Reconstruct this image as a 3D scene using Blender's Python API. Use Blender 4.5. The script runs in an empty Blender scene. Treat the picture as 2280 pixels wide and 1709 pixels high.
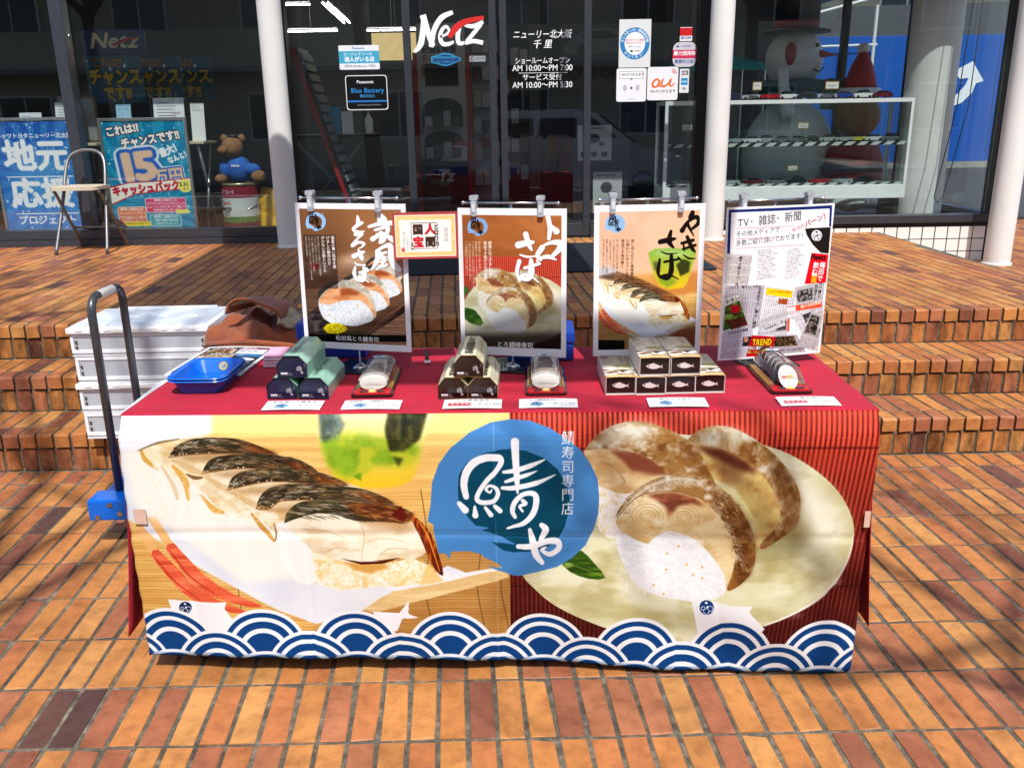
import bpy, bmesh, math, random
import numpy as np
from mathutils import Vector, Matrix, Quaternion
random.seed(7); np.random.seed(7)
S = bpy.context.scene
COL = S.collection
PI = math.pi
# ------------------------------------------------------------------ camera
cam = bpy.data.cameras.new('camera'); CAM = bpy.data.objects.new('camera', cam); COL.objects.link(CAM)
cam.sensor_width = 36; cam.sensor_fit = 'HORIZONTAL'; cam.lens = 30.69
cam.clip_start = 0.05; cam.clip_end = 600
C_POS = Vector((0, -1.693, 1.3701))
_p, _y, _r = math.radians(16.912), math.radians(0.544), math.radians(-0.911)
_F = Vector((math.sin(_y)*math.cos(_p), math.cos(_y)*math.cos(_p), -math.sin(_p)))
_R = Vector((math.cos(_y), -math.sin(_y), 0)); _U = _R.cross(_F)
CR = _R*math.cos(_r) + _U*math.sin(_r); CU = -_R*math.sin(_r) + _U*math.cos(_r); CF = _F
M = Matrix(((CR.x, CU.x, -CF.x, C_POS.x), (CR.y, CU.y, -CF.y, C_POS.y), (CR.z, CU.z, -CF.z, C_POS.z), (0, 0, 0, 1)))
CAM.matrix_world = M
S.camera = CAM
# ------------------------------------------------------------------ sky, sun, exposure
SUN_EL, SUN_DX = 56.0, 0.13          # elevation; the sun stands behind the camera, a little to the right
_az = math.atan2(SUN_DX, -1.0)       # direction to the sun in plan, from +Y towards +X
w = bpy.data.worlds.new('World'); S.world = w; w.use_nodes = True
nt = w.node_tree; bg = nt.nodes['Background']
sky = nt.nodes.new('ShaderNodeTexSky'); sky.sky_type = 'NISHITA'; sky.sun_disc = False
sky.sun_elevation = math.radians(SUN_EL); sky.sun_rotation = _az
sky.air_density = 1.0; sky.dust_density = 1.5; sky.ozone_density = 1.0
nt.links.new(sky.outputs[0], bg.inputs[0]); bg.inputs[1].default_value = 0.145
sl = bpy.data.lights.new('sun', 'SUN'); sl.energy = 3.15; sl.angle = math.radians(0.53); sl.color = (1, .972, .93)
SUN = bpy.data.objects.new('sun', sl); COL.objects.link(SUN); SUN.location = (2, -10, 20)
_h = math.cos(math.radians(SUN_EL)); _n = math.hypot(SUN_DX, 1)
TO_SUN = Vector((SUN_DX/_n*_h, -1/_n*_h, math.sin(math.radians(SUN_EL))))
SUN.rotation_euler = TO_SUN.to_track_quat('Z', 'Y').to_euler()
S.view_settings.view_transform = 'Standard'; S.view_settings.look = 'None'
S.view_settings.exposure = 0.64; S.view_settings.gamma = 1; S.view_settings.use_curve_mapping = False
S.cycles.max_bounces = 8; S.cycles.transparent_max_bounces = 16; S.cycles.glossy_bounces = 4
S.cycles.caustics_reflective = False; S.cycles.caustics_refractive = False
S.cycles.sample_clamp_indirect = 4.0
# ------------------------------------------------------------------ helpers: materials
def srgb(r, g=None, b=None):
    if g is None: r, g, b = r
    f = lambda v: (v/255/12.92 if v/255 <= .04045 else ((v/255+.055)/1.055)**2.4)
    return (f(r), f(g), f(b))
MATS = {}
def _new(name):
    m = bpy.data.materials.new(name); m.use_nodes = True; MATS[name] = m
    n = m.node_tree.nodes; return m, n, m.node_tree.links, n['Principled BSDF']
def noise_node(n, l, scale, detail=4, coord='Object', rough=.55, vec=None):
    t = n.new('ShaderNodeTexNoise'); t.inputs['Scale'].default_value = scale
    t.inputs['Detail'].default_value = detail; t.inputs['Roughness'].default_value = rough
    if vec is None:
        tc = n.new('ShaderNodeTexCoord'); vec = tc.outputs[coord]
    l.new(vec, t.inputs['Vector']); return t
def ramp(n, l, fac, stops):
    r = n.new('ShaderNodeValToRGB'); e = r.color_ramp.elements
    while len(e) < len(stops): e.new(.5)
    for i, (p, c) in enumerate(stops):
        e[i].position = p; e[i].color = (*c, 1) if len(c) == 3 else c
    l.new(fac, r.inputs[0]); return r
def bump(n, l, b, h, strength, dist=.002):
    bp = n.new('ShaderNodeBump'); bp.inputs['Strength'].default_value = strength; bp.inputs['Distance'].default_value = dist
    l.new(h, bp.inputs['Height']); l.new(bp.outputs[0], b.inputs['Normal']); return bp
def mat(name, c, rough=.6, metal=0., var=.12, scale=14., bmp=.15, spec=.5, coat=0., bscale=None, bdist=.002):
    """procedural paint / plastic / metal: base colour with soft uneven wear and a fine relief"""
    if name in MATS: return MATS[name]
    m, n, l, b = _new(name)
    t = noise_node(n, l, scale)
    d = tuple(v*(1-var) for v in c); u = tuple(min(1, v*(1+var*.7)) for v in c)
    r = ramp(n, l, t.outputs[0], [(.3, d), (.7, u)])
    l.new(r.outputs[0], b.inputs['Base Color'])
    mr = n.new('ShaderNodeMapRange'); mr.inputs[3].default_value = max(.03, rough-.08); mr.inputs[4].default_value = min(1, rough+.08)
    l.new(t.outputs[0], mr.inputs[0]); l.new(mr.outputs[0], b.inputs['Roughness'])
    b.inputs['Metallic'].default_value = metal; b.inputs['Specular IOR Level'].default_value = spec
    b.inputs['Coat Weight'].default_value = coat
    if bmp: bump(n, l, b, noise_node(n, l, bscale or scale*6).outputs[0], bmp, bdist)
    return m
def glass_mat(name, tint=(1, 1, 1), refl=1.0, rough=0.0):
    """thin clear sheet: what is not mirrored at the surface goes straight through, tinted"""
    if name in MATS: return MATS[name]
    m, n, l, b = _new(name); n.remove(b); o = n['Material Output']
    tr = n.new('ShaderNodeBsdfTransparent'); tr.inputs[0].default_value = (*tint, 1)
    gl = n.new('ShaderNodeBsdfGlossy'); gl.inputs['Roughness'].default_value = rough; gl.inputs[0].default_value = (1, 1, 1, 1)
    fr = n.new('ShaderNodeFresnel'); ge = n.new('ShaderNodeNewGeometry'); io = n.new('ShaderNodeMapRange')   # the far face of the sheet mirrors like the near one
    io.inputs[3].default_value = 1.5; io.inputs[4].default_value = 1/1.5; l.new(ge.outputs['Backfacing'], io.inputs[0]); l.new(io.outputs[0], fr.inputs[0])
    mu = n.new('ShaderNodeMath'); mu.operation = 'MULTIPLY'; mu.inputs[1].default_value = refl; mu.use_clamp = True
    nz = noise_node(n, l, 1.2, 2); bp = n.new('ShaderNodeBump'); bp.inputs['Strength'].default_value = .012; bp.inputs['Distance'].default_value = .02
    l.new(nz.outputs[0], bp.inputs['Height']); l.new(bp.outputs[0], gl.inputs['Normal'])
    mx = n.new('ShaderNodeMixShader'); l.new(fr.outputs[0], mu.inputs[0]); l.new(mu.outputs[0], mx.inputs[0])
    l.new(tr.outputs[0], mx.inputs[1]); l.new(gl.outputs[0], mx.inputs[2]); l.new(mx.outputs[0], o.inputs[0])
    return m
def emit_mat(name, c, s):
    if name in MATS: return MATS[name]
    m, n, l, b = _new(name)
    b.inputs['Base Color'].default_value = (*c, 1); b.inputs['Emission Color'].default_value = (*c, 1); b.inputs['Emission Strength'].default_value = s
    return m
# ------------------------------------------------------------------ helpers: geometry
class G:
    def __init__(self): self.v = []; self.f = []; self.uv = {}
    def add(self, vs, fs):
        o = len(self.v); self.v += [tuple(p) for p in vs]; self.f += [tuple(i+o for i in f) for f in fs]; return self
    def box(self, x0, x1, y0, y1, z0, z1, bev=0.):
        if bev <= 0:
            return self.add([(x0,y0,z0),(x1,y0,z0),(x1,y1,z0),(x0,y1,z0),(x0,y0,z1),(x1,y0,z1),(x1,y1,z1),(x0,y1,z1)],
                            [(0,3,2,1),(4,5,6,7),(0,1,5,4),(1,2,6,5),(2,3,7,6),(3,0,4,7)])
        bm = bmesh.new(); bmesh.ops.create_cube(bm, size=1)
        for v in bm.verts: v.co = Vector(((x0+x1)/2+v.co.x*(x1-x0), (y0+y1)/2+v.co.y*(y1-y0), (z0+z1)/2+v.co.z*(z1-z0)))
        bmesh.ops.bevel(bm, geom=bm.edges[:], offset=bev, segments=2, affect='EDGES', profile=.6)
        return self.bm(bm)
    def bm(self, bm):
        bm.verts.index_update(); self.add([v.co for v in bm.verts], [[v.index for v in f.verts] for f in bm.faces]); bm.free(); return self
    def tube(self, path, r, n=10, closed=False, cap=True):
        P = [Vector(p) for p in path]; R = r if isinstance(r, (list, tuple)) else [r]*len(P); vs = []; N = len(P)
        prev = None
        for i, p in enumerate(P):
            a = P[(i-1) % N] if (closed or i > 0) else p; b = P[(i+1) % N] if (closed or i < N-1) else p
            t = (b-a).normalized()
            if prev is None:
                u = t.orthogonal().normalized()
            else:
                u = (prev - t*prev.dot(t)).normalized()
            prev = u; w_ = t.cross(u)
            for k in range(n):
                an = 2*PI*k/n; vs.append(p + (u*math.cos(an)+w_*math.sin(an))*R[i])
        fs = []
        for i in range(N if closed else N-1):
            for k in range(n):
                a, b = i*n+k, i*n+(k+1) % n; c, d = ((i+1) % N)*n+(k+1) % n, ((i+1) % N)*n+k
                fs.append((a, b, c, d))
        if cap and not closed:
            fs.append(tuple(range(n))[::-1]); fs.append(tuple((N-1)*n+k for k in range(n)))
        return self.add(vs, fs)
    def lathe(self, prof, n=20, c=(0, 0, 0), axis='Z', sx=1, sy=1):
        vs = []; fs = []
        for (r, z) in prof:
            for k in range(n):
                a = 2*PI*k/n; x, y = r*math.cos(a)*sx, r*math.sin(a)*sy
                p = (x, y, z) if axis == 'Z' else ((z, x, y) if axis == 'X' else (x, z, y))
                vs.append((p[0]+c[0], p[1]+c[1], p[2]+c[2]))
        for i in range(len(prof)-1):
            for k in range(n):
                fs.append((i*n+k, i*n+(k+1) % n, (i+1)*n+(k+1) % n, (i+1)*n+k))
        if prof[0][0] > 1e-6: fs.append(tuple(range(n))[::-1])
        if prof[-1][0] > 1e-6: fs.append(tuple((len(prof)-1)*n+k for k in range(n)))
        return self.add(vs, fs)
    def ball(self, c, rx, ry, rz, n=16, m=10):
        prof = [(max(1e-4, math.sin(PI*i/m)), -math.cos(PI*i/m)) for i in range(m+1)]
        o = len(self.v); self.lathe(prof, n)
        for i in range(o, len(self.v)):
            p = self.v[i]; self.v[i] = (c[0]+p[0]*rx, c[1]+p[1]*ry, c[2]+p[2]*rz)
        return self
    def prism(self, poly, a0, a1, axis='Y'):
        """extrude a 2-D polygon; axis Y: poly is (x,z); X: (y,z); Z: (x,y)"""
        f = {'Y': lambda p, a: (p[0], a, p[1]), 'X': lambda p, a: (a, p[0], p[1]), 'Z': lambda p, a: (p[0], p[1], a)}[axis]
        n = len(poly); vs = [f(p, a0) for p in poly]+[f(p, a1) for p in poly]
        return self.add(vs, [tuple(range(n)), tuple(range(2*n-1, n-1, -1))]+[(i, i+n, (i+1) % n+n, (i+1) % n) for i in range(n)])
    def grid(self, fn, nu, nv):
        o = len(self.v)
        for j in range(nv+1):
            for i in range(nu+1):
                u, v = i/nu, j/nv; self.v.append(tuple(fn(u, v))); self.uv[len(self.v)-1] = (u, v)
        for j in range(nv):
            for i in range(nu):
                a = o+j*(nu+1)+i; self.f.append((a, a+1, a+nu+2, a+nu+1))
        return self
    def xf(self, M, start=0):
        for i in range(start, len(self.v)): self.v[i] = tuple(M @ Vector(self.v[i]))
        return self
    def build(self, name, m, parent=None, smooth=False, fix=True, angle=None):
        me = bpy.data.meshes.new(name); me.from_pydata(self.v, [], self.f)
        if self.uv:
            ul = me.uv_layers.new(name='UVMap')
            for lp in me.loops:
                if lp.vertex_index in self.uv: ul.data[lp.index].uv = self.uv[lp.vertex_index]
        if fix:
            bm = bmesh.new(); bm.from_mesh(me); bmesh.ops.recalc_face_normals(bm, faces=bm.faces); bm.to_mesh(me); bm.free()
        if smooth:
            for p in me.polygons: p.use_smooth = True
        me.materials.append(m)
        if smooth and angle: me.set_sharp_from_angle(angle=math.radians(angle))
        return link(name, me, parent)
def link(name, me, parent=None):
    o = bpy.data.objects.new(name, me); COL.objects.link(o)
    if parent is not None: o.parent = parent
    return o
def tag(o, label, cat, group=None):
    o['label'] = label; o['category'] = cat
    if group: o['group'] = group
    return o
def thing(name, label, cat, loc=(0, 0, 0), rz=0, group=None):
    o = bpy.data.objects.new(name, None); COL.objects.link(o); o.empty_display_size = .05
    o.location = loc; o.rotation_euler = (0, 0, rz); tag(o, label, cat, group); return o
def struct(o): o['kind'] = 'structure'; return o
def dup(root, loc=None, rz=None, label=None):
    r = root.copy(); COL.objects.link(r)
    if loc is not None: r.location = loc
    if rz is not None: r.rotation_euler = (0, 0, rz)
    if label: r['label'] = label
    for ch in root.children:
        c = ch.copy(); COL.objects.link(c); c.parent = r
        for g in ch.children:
            d = g.copy(); COL.objects.link(d); d.parent = c
    return r
def arc(cx, cy, r, a0, a1, n): return [(cx+r*math.cos(math.radians(a0+(a1-a0)*i/n)), cy+r*math.sin(math.radians(a0+(a1-a0)*i/n))) for i in range(n+1)]
def rrect(x0, x1, y0, y1, r, n=4):
    return arc(x1-r, y1-r, r, 0, 90, n)+arc(x0+r, y1-r, r, 90, 180, n)+arc(x0+r, y0+r, r, 180, 270, n)+arc(x1-r, y0+r, r, 270, 360, n)
def bez(p, n=10):
    """smooth open curve through points (Catmull-Rom), 2-D or 3-D"""
    p = [np.array(q, float) for q in p]; out = []
    for i in range(len(p)-1):
        a, b, c, d = p[max(i-1, 0)], p[i], p[i+1], p[min(i+2, len(p)-1)]
        for k in range(n):
            t = k/n; out.append(.5*((2*b)+(-a+c)*t+(2*a-5*b+4*c-d)*t*t+(-a+3*b-3*c+d)*t**3))
    out.append(p[-1]); return out
def text_mesh(body, size, shear=0, bold=0, sx=1, sp=1.0):
    """outline lettering as flat mesh data; returns mesh, width, height (origin at lower left)"""
    cu = bpy.data.curves.new('lettering', 'FONT'); cu.body = body; cu.size = size; cu.shear = shear; cu.offset = bold; cu.resolution_u = 3
    cu.space_character = sp; cu.fill_mode = 'FRONT'
    o = bpy.data.objects.new('tmp', cu); COL.objects.link(o)
    dg = bpy.context.evaluated_depsgraph_get(); me = bpy.data.meshes.new_from_object(o.evaluated_get(dg))
    bpy.data.objects.remove(o); bpy.data.curves.remove(cu)
    xs = [v.co.x for v in me.vertices] or [0]; ys = [v.co.y for v in me.vertices] or [0]
    x0, y0 = min(xs), min(ys)
    for v in me.vertices: v.co.x = (v.co.x-x0)*sx; v.co.y -= y0
    me.materials.clear()
    return me, (max(xs)-x0)*sx, max(ys)-y0
# ------------------------------------------------------------------ painted prints: everything is drawn here by code
_GL = {}
EM = 96
def glyph(ch, E=EM):
    """coverage mask of one character, cached: (mask, advance); the em box is E px, baseline at row .82*E+pad"""
    if ch in _GL: return _GL[ch]
    pad = E//8; n = E+2*pad; mk = np.zeros((n*2, n*2), np.float32)
    if ch in ' \u3000':
        _GL[ch] = (mk[::2, ::2], .35 if ch == ' ' else 1.0); return _GL[ch]
    cu = bpy.data.curves.new('g', 'FONT'); cu.body = ch; cu.resolution_u = 2; cu.fill_mode = 'FRONT'; cu.size = 1
    o = bpy.data.objects.new('tmp', cu); COL.objects.link(o)
    me = o.to_mesh()
    me.calc_loop_triangles(); V = np.array([v.co[:2] for v in me.vertices]) if len(me.vertices) else np.zeros((0, 2))
    T = [tuple(t.vertices) for t in me.loop_triangles]
    o.to_mesh_clear(); bpy.data.objects.remove(o); bpy.data.curves.remove(cu)
    adv = 1.0
    if len(V):
        if ord(ch) < 0x2000: adv = V[:, 0].max()+.07
        P = np.stack([(V[:, 0]*E+pad)*2, (.82*E+pad-V[:, 1]*E)*2], 1)
        for t in T:
            a, b, c = P[list(t)]
            x0, x1 = int(max(0, min(a[0], b[0], c[0]))), int(min(2*n-1, max(a[0], b[0], c[0])))+1
            y0, y1 = int(max(0, min(a[1], b[1], c[1]))), int(min(2*n-1, max(a[1], b[1], c[1])))+1
            if x1 <= x0 or y1 <= y0: continue
            X, Y = np.meshgrid(np.arange(x0, x1)+.5, np.arange(y0, y1)+.5)
            e = lambda p, q: (q[0]-p[0])*(Y-p[1])-(q[1]-p[1])*(X-p[0])
            s = e(a, b), e(b, c), e(c, a)
            mk[y0:y1, x0:x1][((s[0] >= 0) & (s[1] >= 0) & (s[2] >= 0)) | ((s[0] <= 0) & (s[1] <= 0) & (s[2] <= 0))] = 1
    m = mk.reshape(n, 2, n, 2).mean((1, 3)); _GL[ch] = (m, adv); return _GL[ch]
_DL = {}
def fat(ch, rad):
    """the glyph grown by rad hundredths of an em"""
    key = (ch, round(rad, 1))
    if key in _DL: return _DL[key]
    m = glyph(ch)[0]; q_ = rad*EM/100; out = m.copy(); n = m.shape[0]
    offs = {(int(round(r*math.cos(a))), int(round(r*math.sin(a)))) for r in (q_, q_*.66, q_*.33) for a in np.linspace(0, 2*PI, 20, endpoint=False)}
    for dx, dy in offs:
        x0, x1, y0, y1 = max(0, dx), min(n, n+dx), max(0, dy), min(n, n+dy)
        np.maximum(out[y0:y1, x0:x1], m[y0-dy:y1-dy, x0-dx:x1-dx], out=out[y0:y1, x0:x1])
    _DL[key] = boxblur(out, 1) if q_ > 3 else out; return _DL[key]
def boxblur(a, r):
    r = int(r)
    if r < 1: return a
    for ax in (0, 1):
        p = np.pad(a, [(r+1, r) if k == ax else (0, 0) for k in range(a.ndim)], mode='edge'); c = np.cumsum(p, ax, dtype=np.float64)
        n = a.shape[ax]; hi = np.take(c, range(2*r+1, 2*r+1+n), ax); lo = np.take(c, range(0, n), ax); a = ((hi-lo)/(2*r+1)).astype(np.float32)
    return a
def fbm(w_, h_, sx, sy, octv=4, seed=0):
    rs = np.random.RandomState(seed); out = np.zeros((h_, w_), np.float32); amp = 1; tot = 0
    for o in range(octv):
        gx, gy = max(1., sx/2**o), max(1., sy/2**o)
        nx, ny = int(w_/gx)+3, int(h_/gy)+3; g = rs.rand(ny, nx).astype(np.float32)
        x, y = np.arange(w_)/gx, np.arange(h_)/gy; xi, yi = x.astype(int), y.astype(int)
        fx, fy = x-xi, y-yi; fx, fy = fx*fx*(3-2*fx), (fy*fy*(3-2*fy))[:, None]
        a = g[yi][:, xi]*(1-fx)+g[yi][:, xi+1]*fx; b = g[yi+1][:, xi]*(1-fx)+g[yi+1][:, xi+1]*fx
        out += amp*(a*(1-fy)+b*fy); tot += amp; amp *= .55
    return out/tot
class Cv:
    def __init__(self, w_, h_, bgc=(255, 255, 255)):
        self.w, self.h = w_, h_; self.a = np.empty((h_, w_, 3), np.float32); self.a[:] = np.array(bgc, np.float32); self.T = lambda x, y: (x, y); self.k = 1.
    def homog(self, quad):
        """trace in photo coordinates: quad (TL,TR,BR,BL) becomes the whole sheet"""
        dst = [(0, 0), (self.w, 0), (self.w, self.h), (0, self.h)]; A = []; B = []
        for (x, y), (X, Y) in zip(quad, dst):
            A += [[x, y, 1, 0, 0, 0, -X*x, -X*y], [0, 0, 0, x, y, 1, -Y*x, -Y*y]]; B += [X, Y]
        H = np.append(np.linalg.solve(np.array(A, float), np.array(B, float)), 1).reshape(3, 3)
        self.H = H; self.frame()
        return self
    def frame(self, ox=0, oy=0, s=1., ax=1., ay=1., bx=0., by=0.):
        """crop coordinates: first an optional affine (ax,bx,ay,by), then / s, + origin, then the homography"""
        H = self.H
        def T(x, y):
            X, Y = ox+(x*ax+bx)/s, oy+(y*ay+by)/s; d = H[2, 0]*X+H[2, 1]*Y+H[2, 2]
            return (H[0, 0]*X+H[0, 1]*Y+H[0, 2])/d, (H[1, 0]*X+H[1, 1]*Y+H[1, 2])/d
        self.T = T; p, q_ = T(500, 500), T(600, 500); self.k = math.hypot(q_[0]-p[0], q_[1]-p[1])/100; return self
    def plain(self): self.T = lambda x, y: (x, y); self.k = 1.; return self
    def mask(self, polys, feather=0):
        """even-odd scanline mask of one or more polygons -> (slice, mask)"""
        if polys and np.isscalar(polys[0][0]): polys = [polys]
        PP = [np.array([self.T(*p) for p in poly], np.float32) for poly in polys]
        f = int(feather*self.k)+1; al = np.concatenate(PP)
        x0, y0 = np.floor(al.min(0)).astype(int)-2*f; x1, y1 = np.ceil(al.max(0)).astype(int)+2*f+1
        x0, y0, x1, y1 = max(0, x0), max(0, y0), min(self.w, x1), min(self.h, y1)
        if x1 <= x0 or y1 <= y0: return None, None
        mk = np.zeros((y1-y0, x1-x0), np.float32)
        for sub in (.25, .75):
            for r in range(y1-y0):
                yy = y0+r+sub; xs = []
                for P in PP:
                    Q = np.roll(P, -1, 0); c = (P[:, 1] <= yy) != (Q[:, 1] <= yy)
                    if c.any():
                        p, q_ = P[c], Q[c]; xs += list(p[:, 0]+(yy-p[:, 1])*(q_[:, 0]-p[:, 0])/(q_[:, 1]-p[:, 1]))
                xs.sort()
                for i in range(0, len(xs)-1, 2):
                    a, b = xs[i]-x0, xs[i+1]-x0; ia, ib = int(math.floor(a+.5)), int(math.floor(b+.5))
                    ia = max(0, ia); ib = min(x1-x0, ib)
                    if ib > ia: mk[r, ia:ib] += .5
                    elif 0 <= int(a) < x1-x0 and b > a: mk[r, int(a)] += .5*(b-a)
        if feather*self.k >= 1:
            mk = boxblur(boxblur(mk, feather*self.k), feather*self.k*.6)
        return (slice(y0, y1), slice(x0, x1)), np.clip(mk, 0, 1)
    def put(self, sl_, mk, col, alpha=1.):
        if sl_ is None: return
        r = self.a[sl_]; m = (mk*alpha)[..., None]
        r[:] = r*(1-m)+(col if isinstance(col, np.ndarray) and col.ndim == 3 else np.array(col, np.float32))*m
    def fill(self, poly, col, alpha=1., feather=0, tex=None, smooth=0, seed=1):
        """col: one colour or a list of colours ramped by a noise; tex=(scale x, scale y, octaves)"""
        if smooth: poly = [tuple(q_) for q_ in bez(list(poly)+[poly[0]], smooth)]
        s_, m = self.mask([poly], feather)
        if s_ is None: return
        if tex:
            ct = (tex[3] if len(tex) > 3 else 2.2); c = np.empty(m.shape+(3,), np.float32); c[:] = np.array(col[0], np.float32)
            for i in range(1, len(col)):
                n = fbm(m.shape[1], m.shape[0], tex[0]*self.k, tex[1]*self.k, tex[2] if len(tex) > 2 else 4, seed*31+i)
                t = np.clip((n-.5-.045*i)*ct*2+.5, 0, 1)[..., None]; c = c*(1-t)+np.array(col[i], np.float32)*t
            self.put(s_, m, c.astype(np.float32), alpha)
        else: self.put(s_, m, col, alpha)
    def grad(self, poly, c0, c1, p0, p1, alpha=1., feather=0, smooth=0):
        if smooth: poly = [tuple(q_) for q_ in bez(list(poly)+[poly[0]], smooth)]
        s_, m = self.mask([poly], feather)
        if s_ is None: return
        a, b = np.array(self.T(*p0)), np.array(self.T(*p1)); d = b-a; X, Y = np.meshgrid(np.arange(s_[1].start, s_[1].stop), np.arange(s_[0].start, s_[0].stop))
        t = np.clip(((X-a[0])*d[0]+(Y-a[1])*d[1])/(d@d), 0, 1)[..., None]
        self.put(s_, m, (np.array(c0, np.float32)*(1-t)+np.array(c1, np.float32)*t).astype(np.float32), alpha)
    def lines(self, p0, p1, col, alpha, width, period, horiz=False, a0=1., conv=0., xc=0.):
        """evenly spaced hair lines over the sheet (slats of a mat); spacing may close up by conv towards the lower edge; alpha grows from a0*alpha"""
        (xa, ya), (xb, yb) = self.T(*p0), self.T(*p1); X, Y = np.meshgrid(np.arange(self.w), np.arange(self.h)); per = period*self.k; t = np.clip((Y-ya)/max(1, yb-ya), 0, 1)
        xcn = self.T(xc, 0)[0]; u = (Y+.008*X-ya) if horiz else ((X-xcn)/(1-conv*t)+xcn-xa)
        d = np.abs((u/per+.5) % 1-.5)*per; m = np.clip(width*self.k/2+.5-d, 0, 1)*((X >= xa) & (X <= xb) & (Y >= ya) & (Y <= yb))*alpha*(a0+(1-a0)*t)
        m = m*np.clip(.6+.8*fbm(self.w, self.h, 90, 14, 2, 77), 0, 1.2); self.put((slice(0, self.h), slice(0, self.w)), np.clip(m, 0, 1).astype(np.float32), col)
    def rect(self, x0, y0, x1, y1, col, **k): self.fill([(x0, y0), (x1, y0), (x1, y1), (x0, y1)], col, **k)
    def disc(self, x, y, rx, ry, col, rough=0, seed=0, rot=0, **k):
        rs = np.random.RandomState(seed); n = 60; j = 1+rough*(rs.rand(n)-.5); c_, s_ = math.cos(rot), math.sin(rot)
        pts = [(rx*j[i]*math.cos(2*PI*i/n), ry*j[i]*math.sin(2*PI*i/n)) for i in range(n)]
        self.fill([(x+a*c_-b*s_, y+a*s_+b*c_) for a, b in pts], col, **k)
    def brush(self, pts, wid, col, alpha=1., n=9, dry=0, seed=0):
        """tapered brush stroke through pts with widths wid"""
        c = np.array(bez([(p[0], p[1]) for p in pts], n)); t = np.linspace(0, len(pts)-1, len(c)); r = np.interp(t, np.linspace(0, len(pts)-1, len(wid)), wid)/2
        if dry: r = r*(1+dry*(np.random.RandomState(seed).rand(len(r))-.5))
        P = np.array([self.T(*p) for p in c]); k = self.k
        d = np.concatenate([[0], np.cumsum(np.hypot(*np.diff(P, axis=0).T))]); m_ = int(min(4000, max(len(P), d[-1]/max(.6, np.median(r)*k*.35)))); t_ = np.linspace(0, d[-1], m_)
        P = np.stack([np.interp(t_, d, P[:, 0]), np.interp(t_, d, P[:, 1])], 1); r = np.interp(t_, d, r)
        x0, y0 = np.floor((P-(r.max()*k+2)).min(0)).astype(int); x1, y1 = np.ceil((P+(r.max()*k+2)).max(0)).astype(int)+1
        x0, y0, x1, y1 = max(0, x0), max(0, y0), min(self.w, x1), min(self.h, y1)
        if x1 <= x0 or y1 <= y0: return
        mk = np.zeros((y1-y0, x1-x0), np.float32)
        for (px, py), rr in zip(P, r*k):
            rr = max(rr, .45); a0, a1 = max(x0, int(px-rr-2)), min(x1, int(px+rr+3)); b0, b1 = max(y0, int(py-rr-2)), min(y1, int(py+rr+3))
            if a1 <= a0 or b1 <= b0: continue
            X, Y = np.meshgrid(np.arange(a0, a1)+.5, np.arange(b0, b1)+.5)
            v = mk[b0-y0:b1-y0, a0-x0:a1-x0]; np.maximum(v, np.clip(rr+.5-np.hypot(X-px, Y-py), 0, 1), out=v)
        self.put((slice(y0, y1), slice(x0, x1)), mk, col, alpha)
    def text(self, s, x, y, size, col, vert=False, bold=0, out=None, rot=0, sx=1., sp=1., alpha=1., shear=0., center=False):
        """x,y: left/top of the first em box (in the current frame), size: em; rot in degrees"""
        X0, Y0 = self.T(x, y); sz = size*self.k; c_, s_ = math.cos(math.radians(rot)), math.sin(math.radians(rot))
        if center: x_off = -sum(glyph(ch)[1]*sx for ch in s)*sz*sp/2; X0 += x_off*c_; Y0 += x_off*s_
        pen = 0.; layers = []
        for ch in s:
            m, adv = glyph(ch); ox, oy = (0, pen) if vert else (pen, 0)
            layers.append((m, X0+(ox*c_-oy*s_)*sz, Y0+(ox*s_+oy*c_)*sz, ch)); pen += (1.0 if vert else adv*sx)*sp
        for ps in ((1, 0) if out else (0,)):
            for (m, gx, gy, ch) in layers:
                E = EM; pad = E//8; n = m.shape[0]; rad = (out[0] if ps else 0)+bold
                mm = fat(ch, rad) if rad > 0 else m
                k = sz/E
                if k < .6: mm = boxblur(mm, .5/k)
                R = int(sz*1.35)+3; cx, cy = gx+(.5*c_*sx-.5*s_)*sz, gy+(.5*s_*sx+.5*c_)*sz
                a0, a1, b0, b1 = max(0, int(cx-R)), min(self.w, int(cx+R)), max(0, int(cy-R)), min(self.h, int(cy+R))
                if a1 <= a0 or b1 <= b0: continue
                X, Y = np.meshgrid(np.arange(a0, a1)+.5-gx, np.arange(b0, b1)+.5-gy)
                u = (X*c_+Y*s_)/k/sx; v = (-X*s_+Y*c_)/k
                if vert and ch in 'ー〜~': u, v = v, E-u
                u = u+shear*(v-.82*E); u = u+pad-.5; v = v+pad-.5
                ui, vi = np.floor(u).astype(int), np.floor(v).astype(int); ok = (ui >= 0) & (vi >= 0) & (ui < n-1) & (vi < n-1)
                ui, vi = np.where(ok, ui, 0), np.where(ok, vi, 0); fu, fv = u-ui, v-vi
                val = (mm[vi, ui]*(1-fu)+mm[vi, ui+1]*fu)*(1-fv)+(mm[vi+1, ui]*(1-fu)+mm[vi+1, ui+1]*fu)*fv
                self.put((slice(b0, b1), slice(a0, a1)), np.where(ok, val, 0).astype(np.float32), out[1] if ps else col, alpha)
        return pen*sz
    def punch(self, sat=1.15, gam=1.2):
        """ink on coated stock: deeper tones, stronger colour"""
        x = np.clip(self.a/255, 0, 1); g_ = x.mean(-1, keepdims=True); self.a = np.clip(g_+(x-g_)*sat, 0, 1)**gam*255; return self
    def image(self, name):
        im = bpy.data.images.new(name, self.w, self.h, alpha=False)
        px = np.ones((self.h, self.w, 4), np.float32); px[..., :3] = np.clip(self.a[::-1]/255, 0, 1)
        im.pixels.foreach_set(px.ravel()); im.update(); im.pack(); return im
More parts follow.
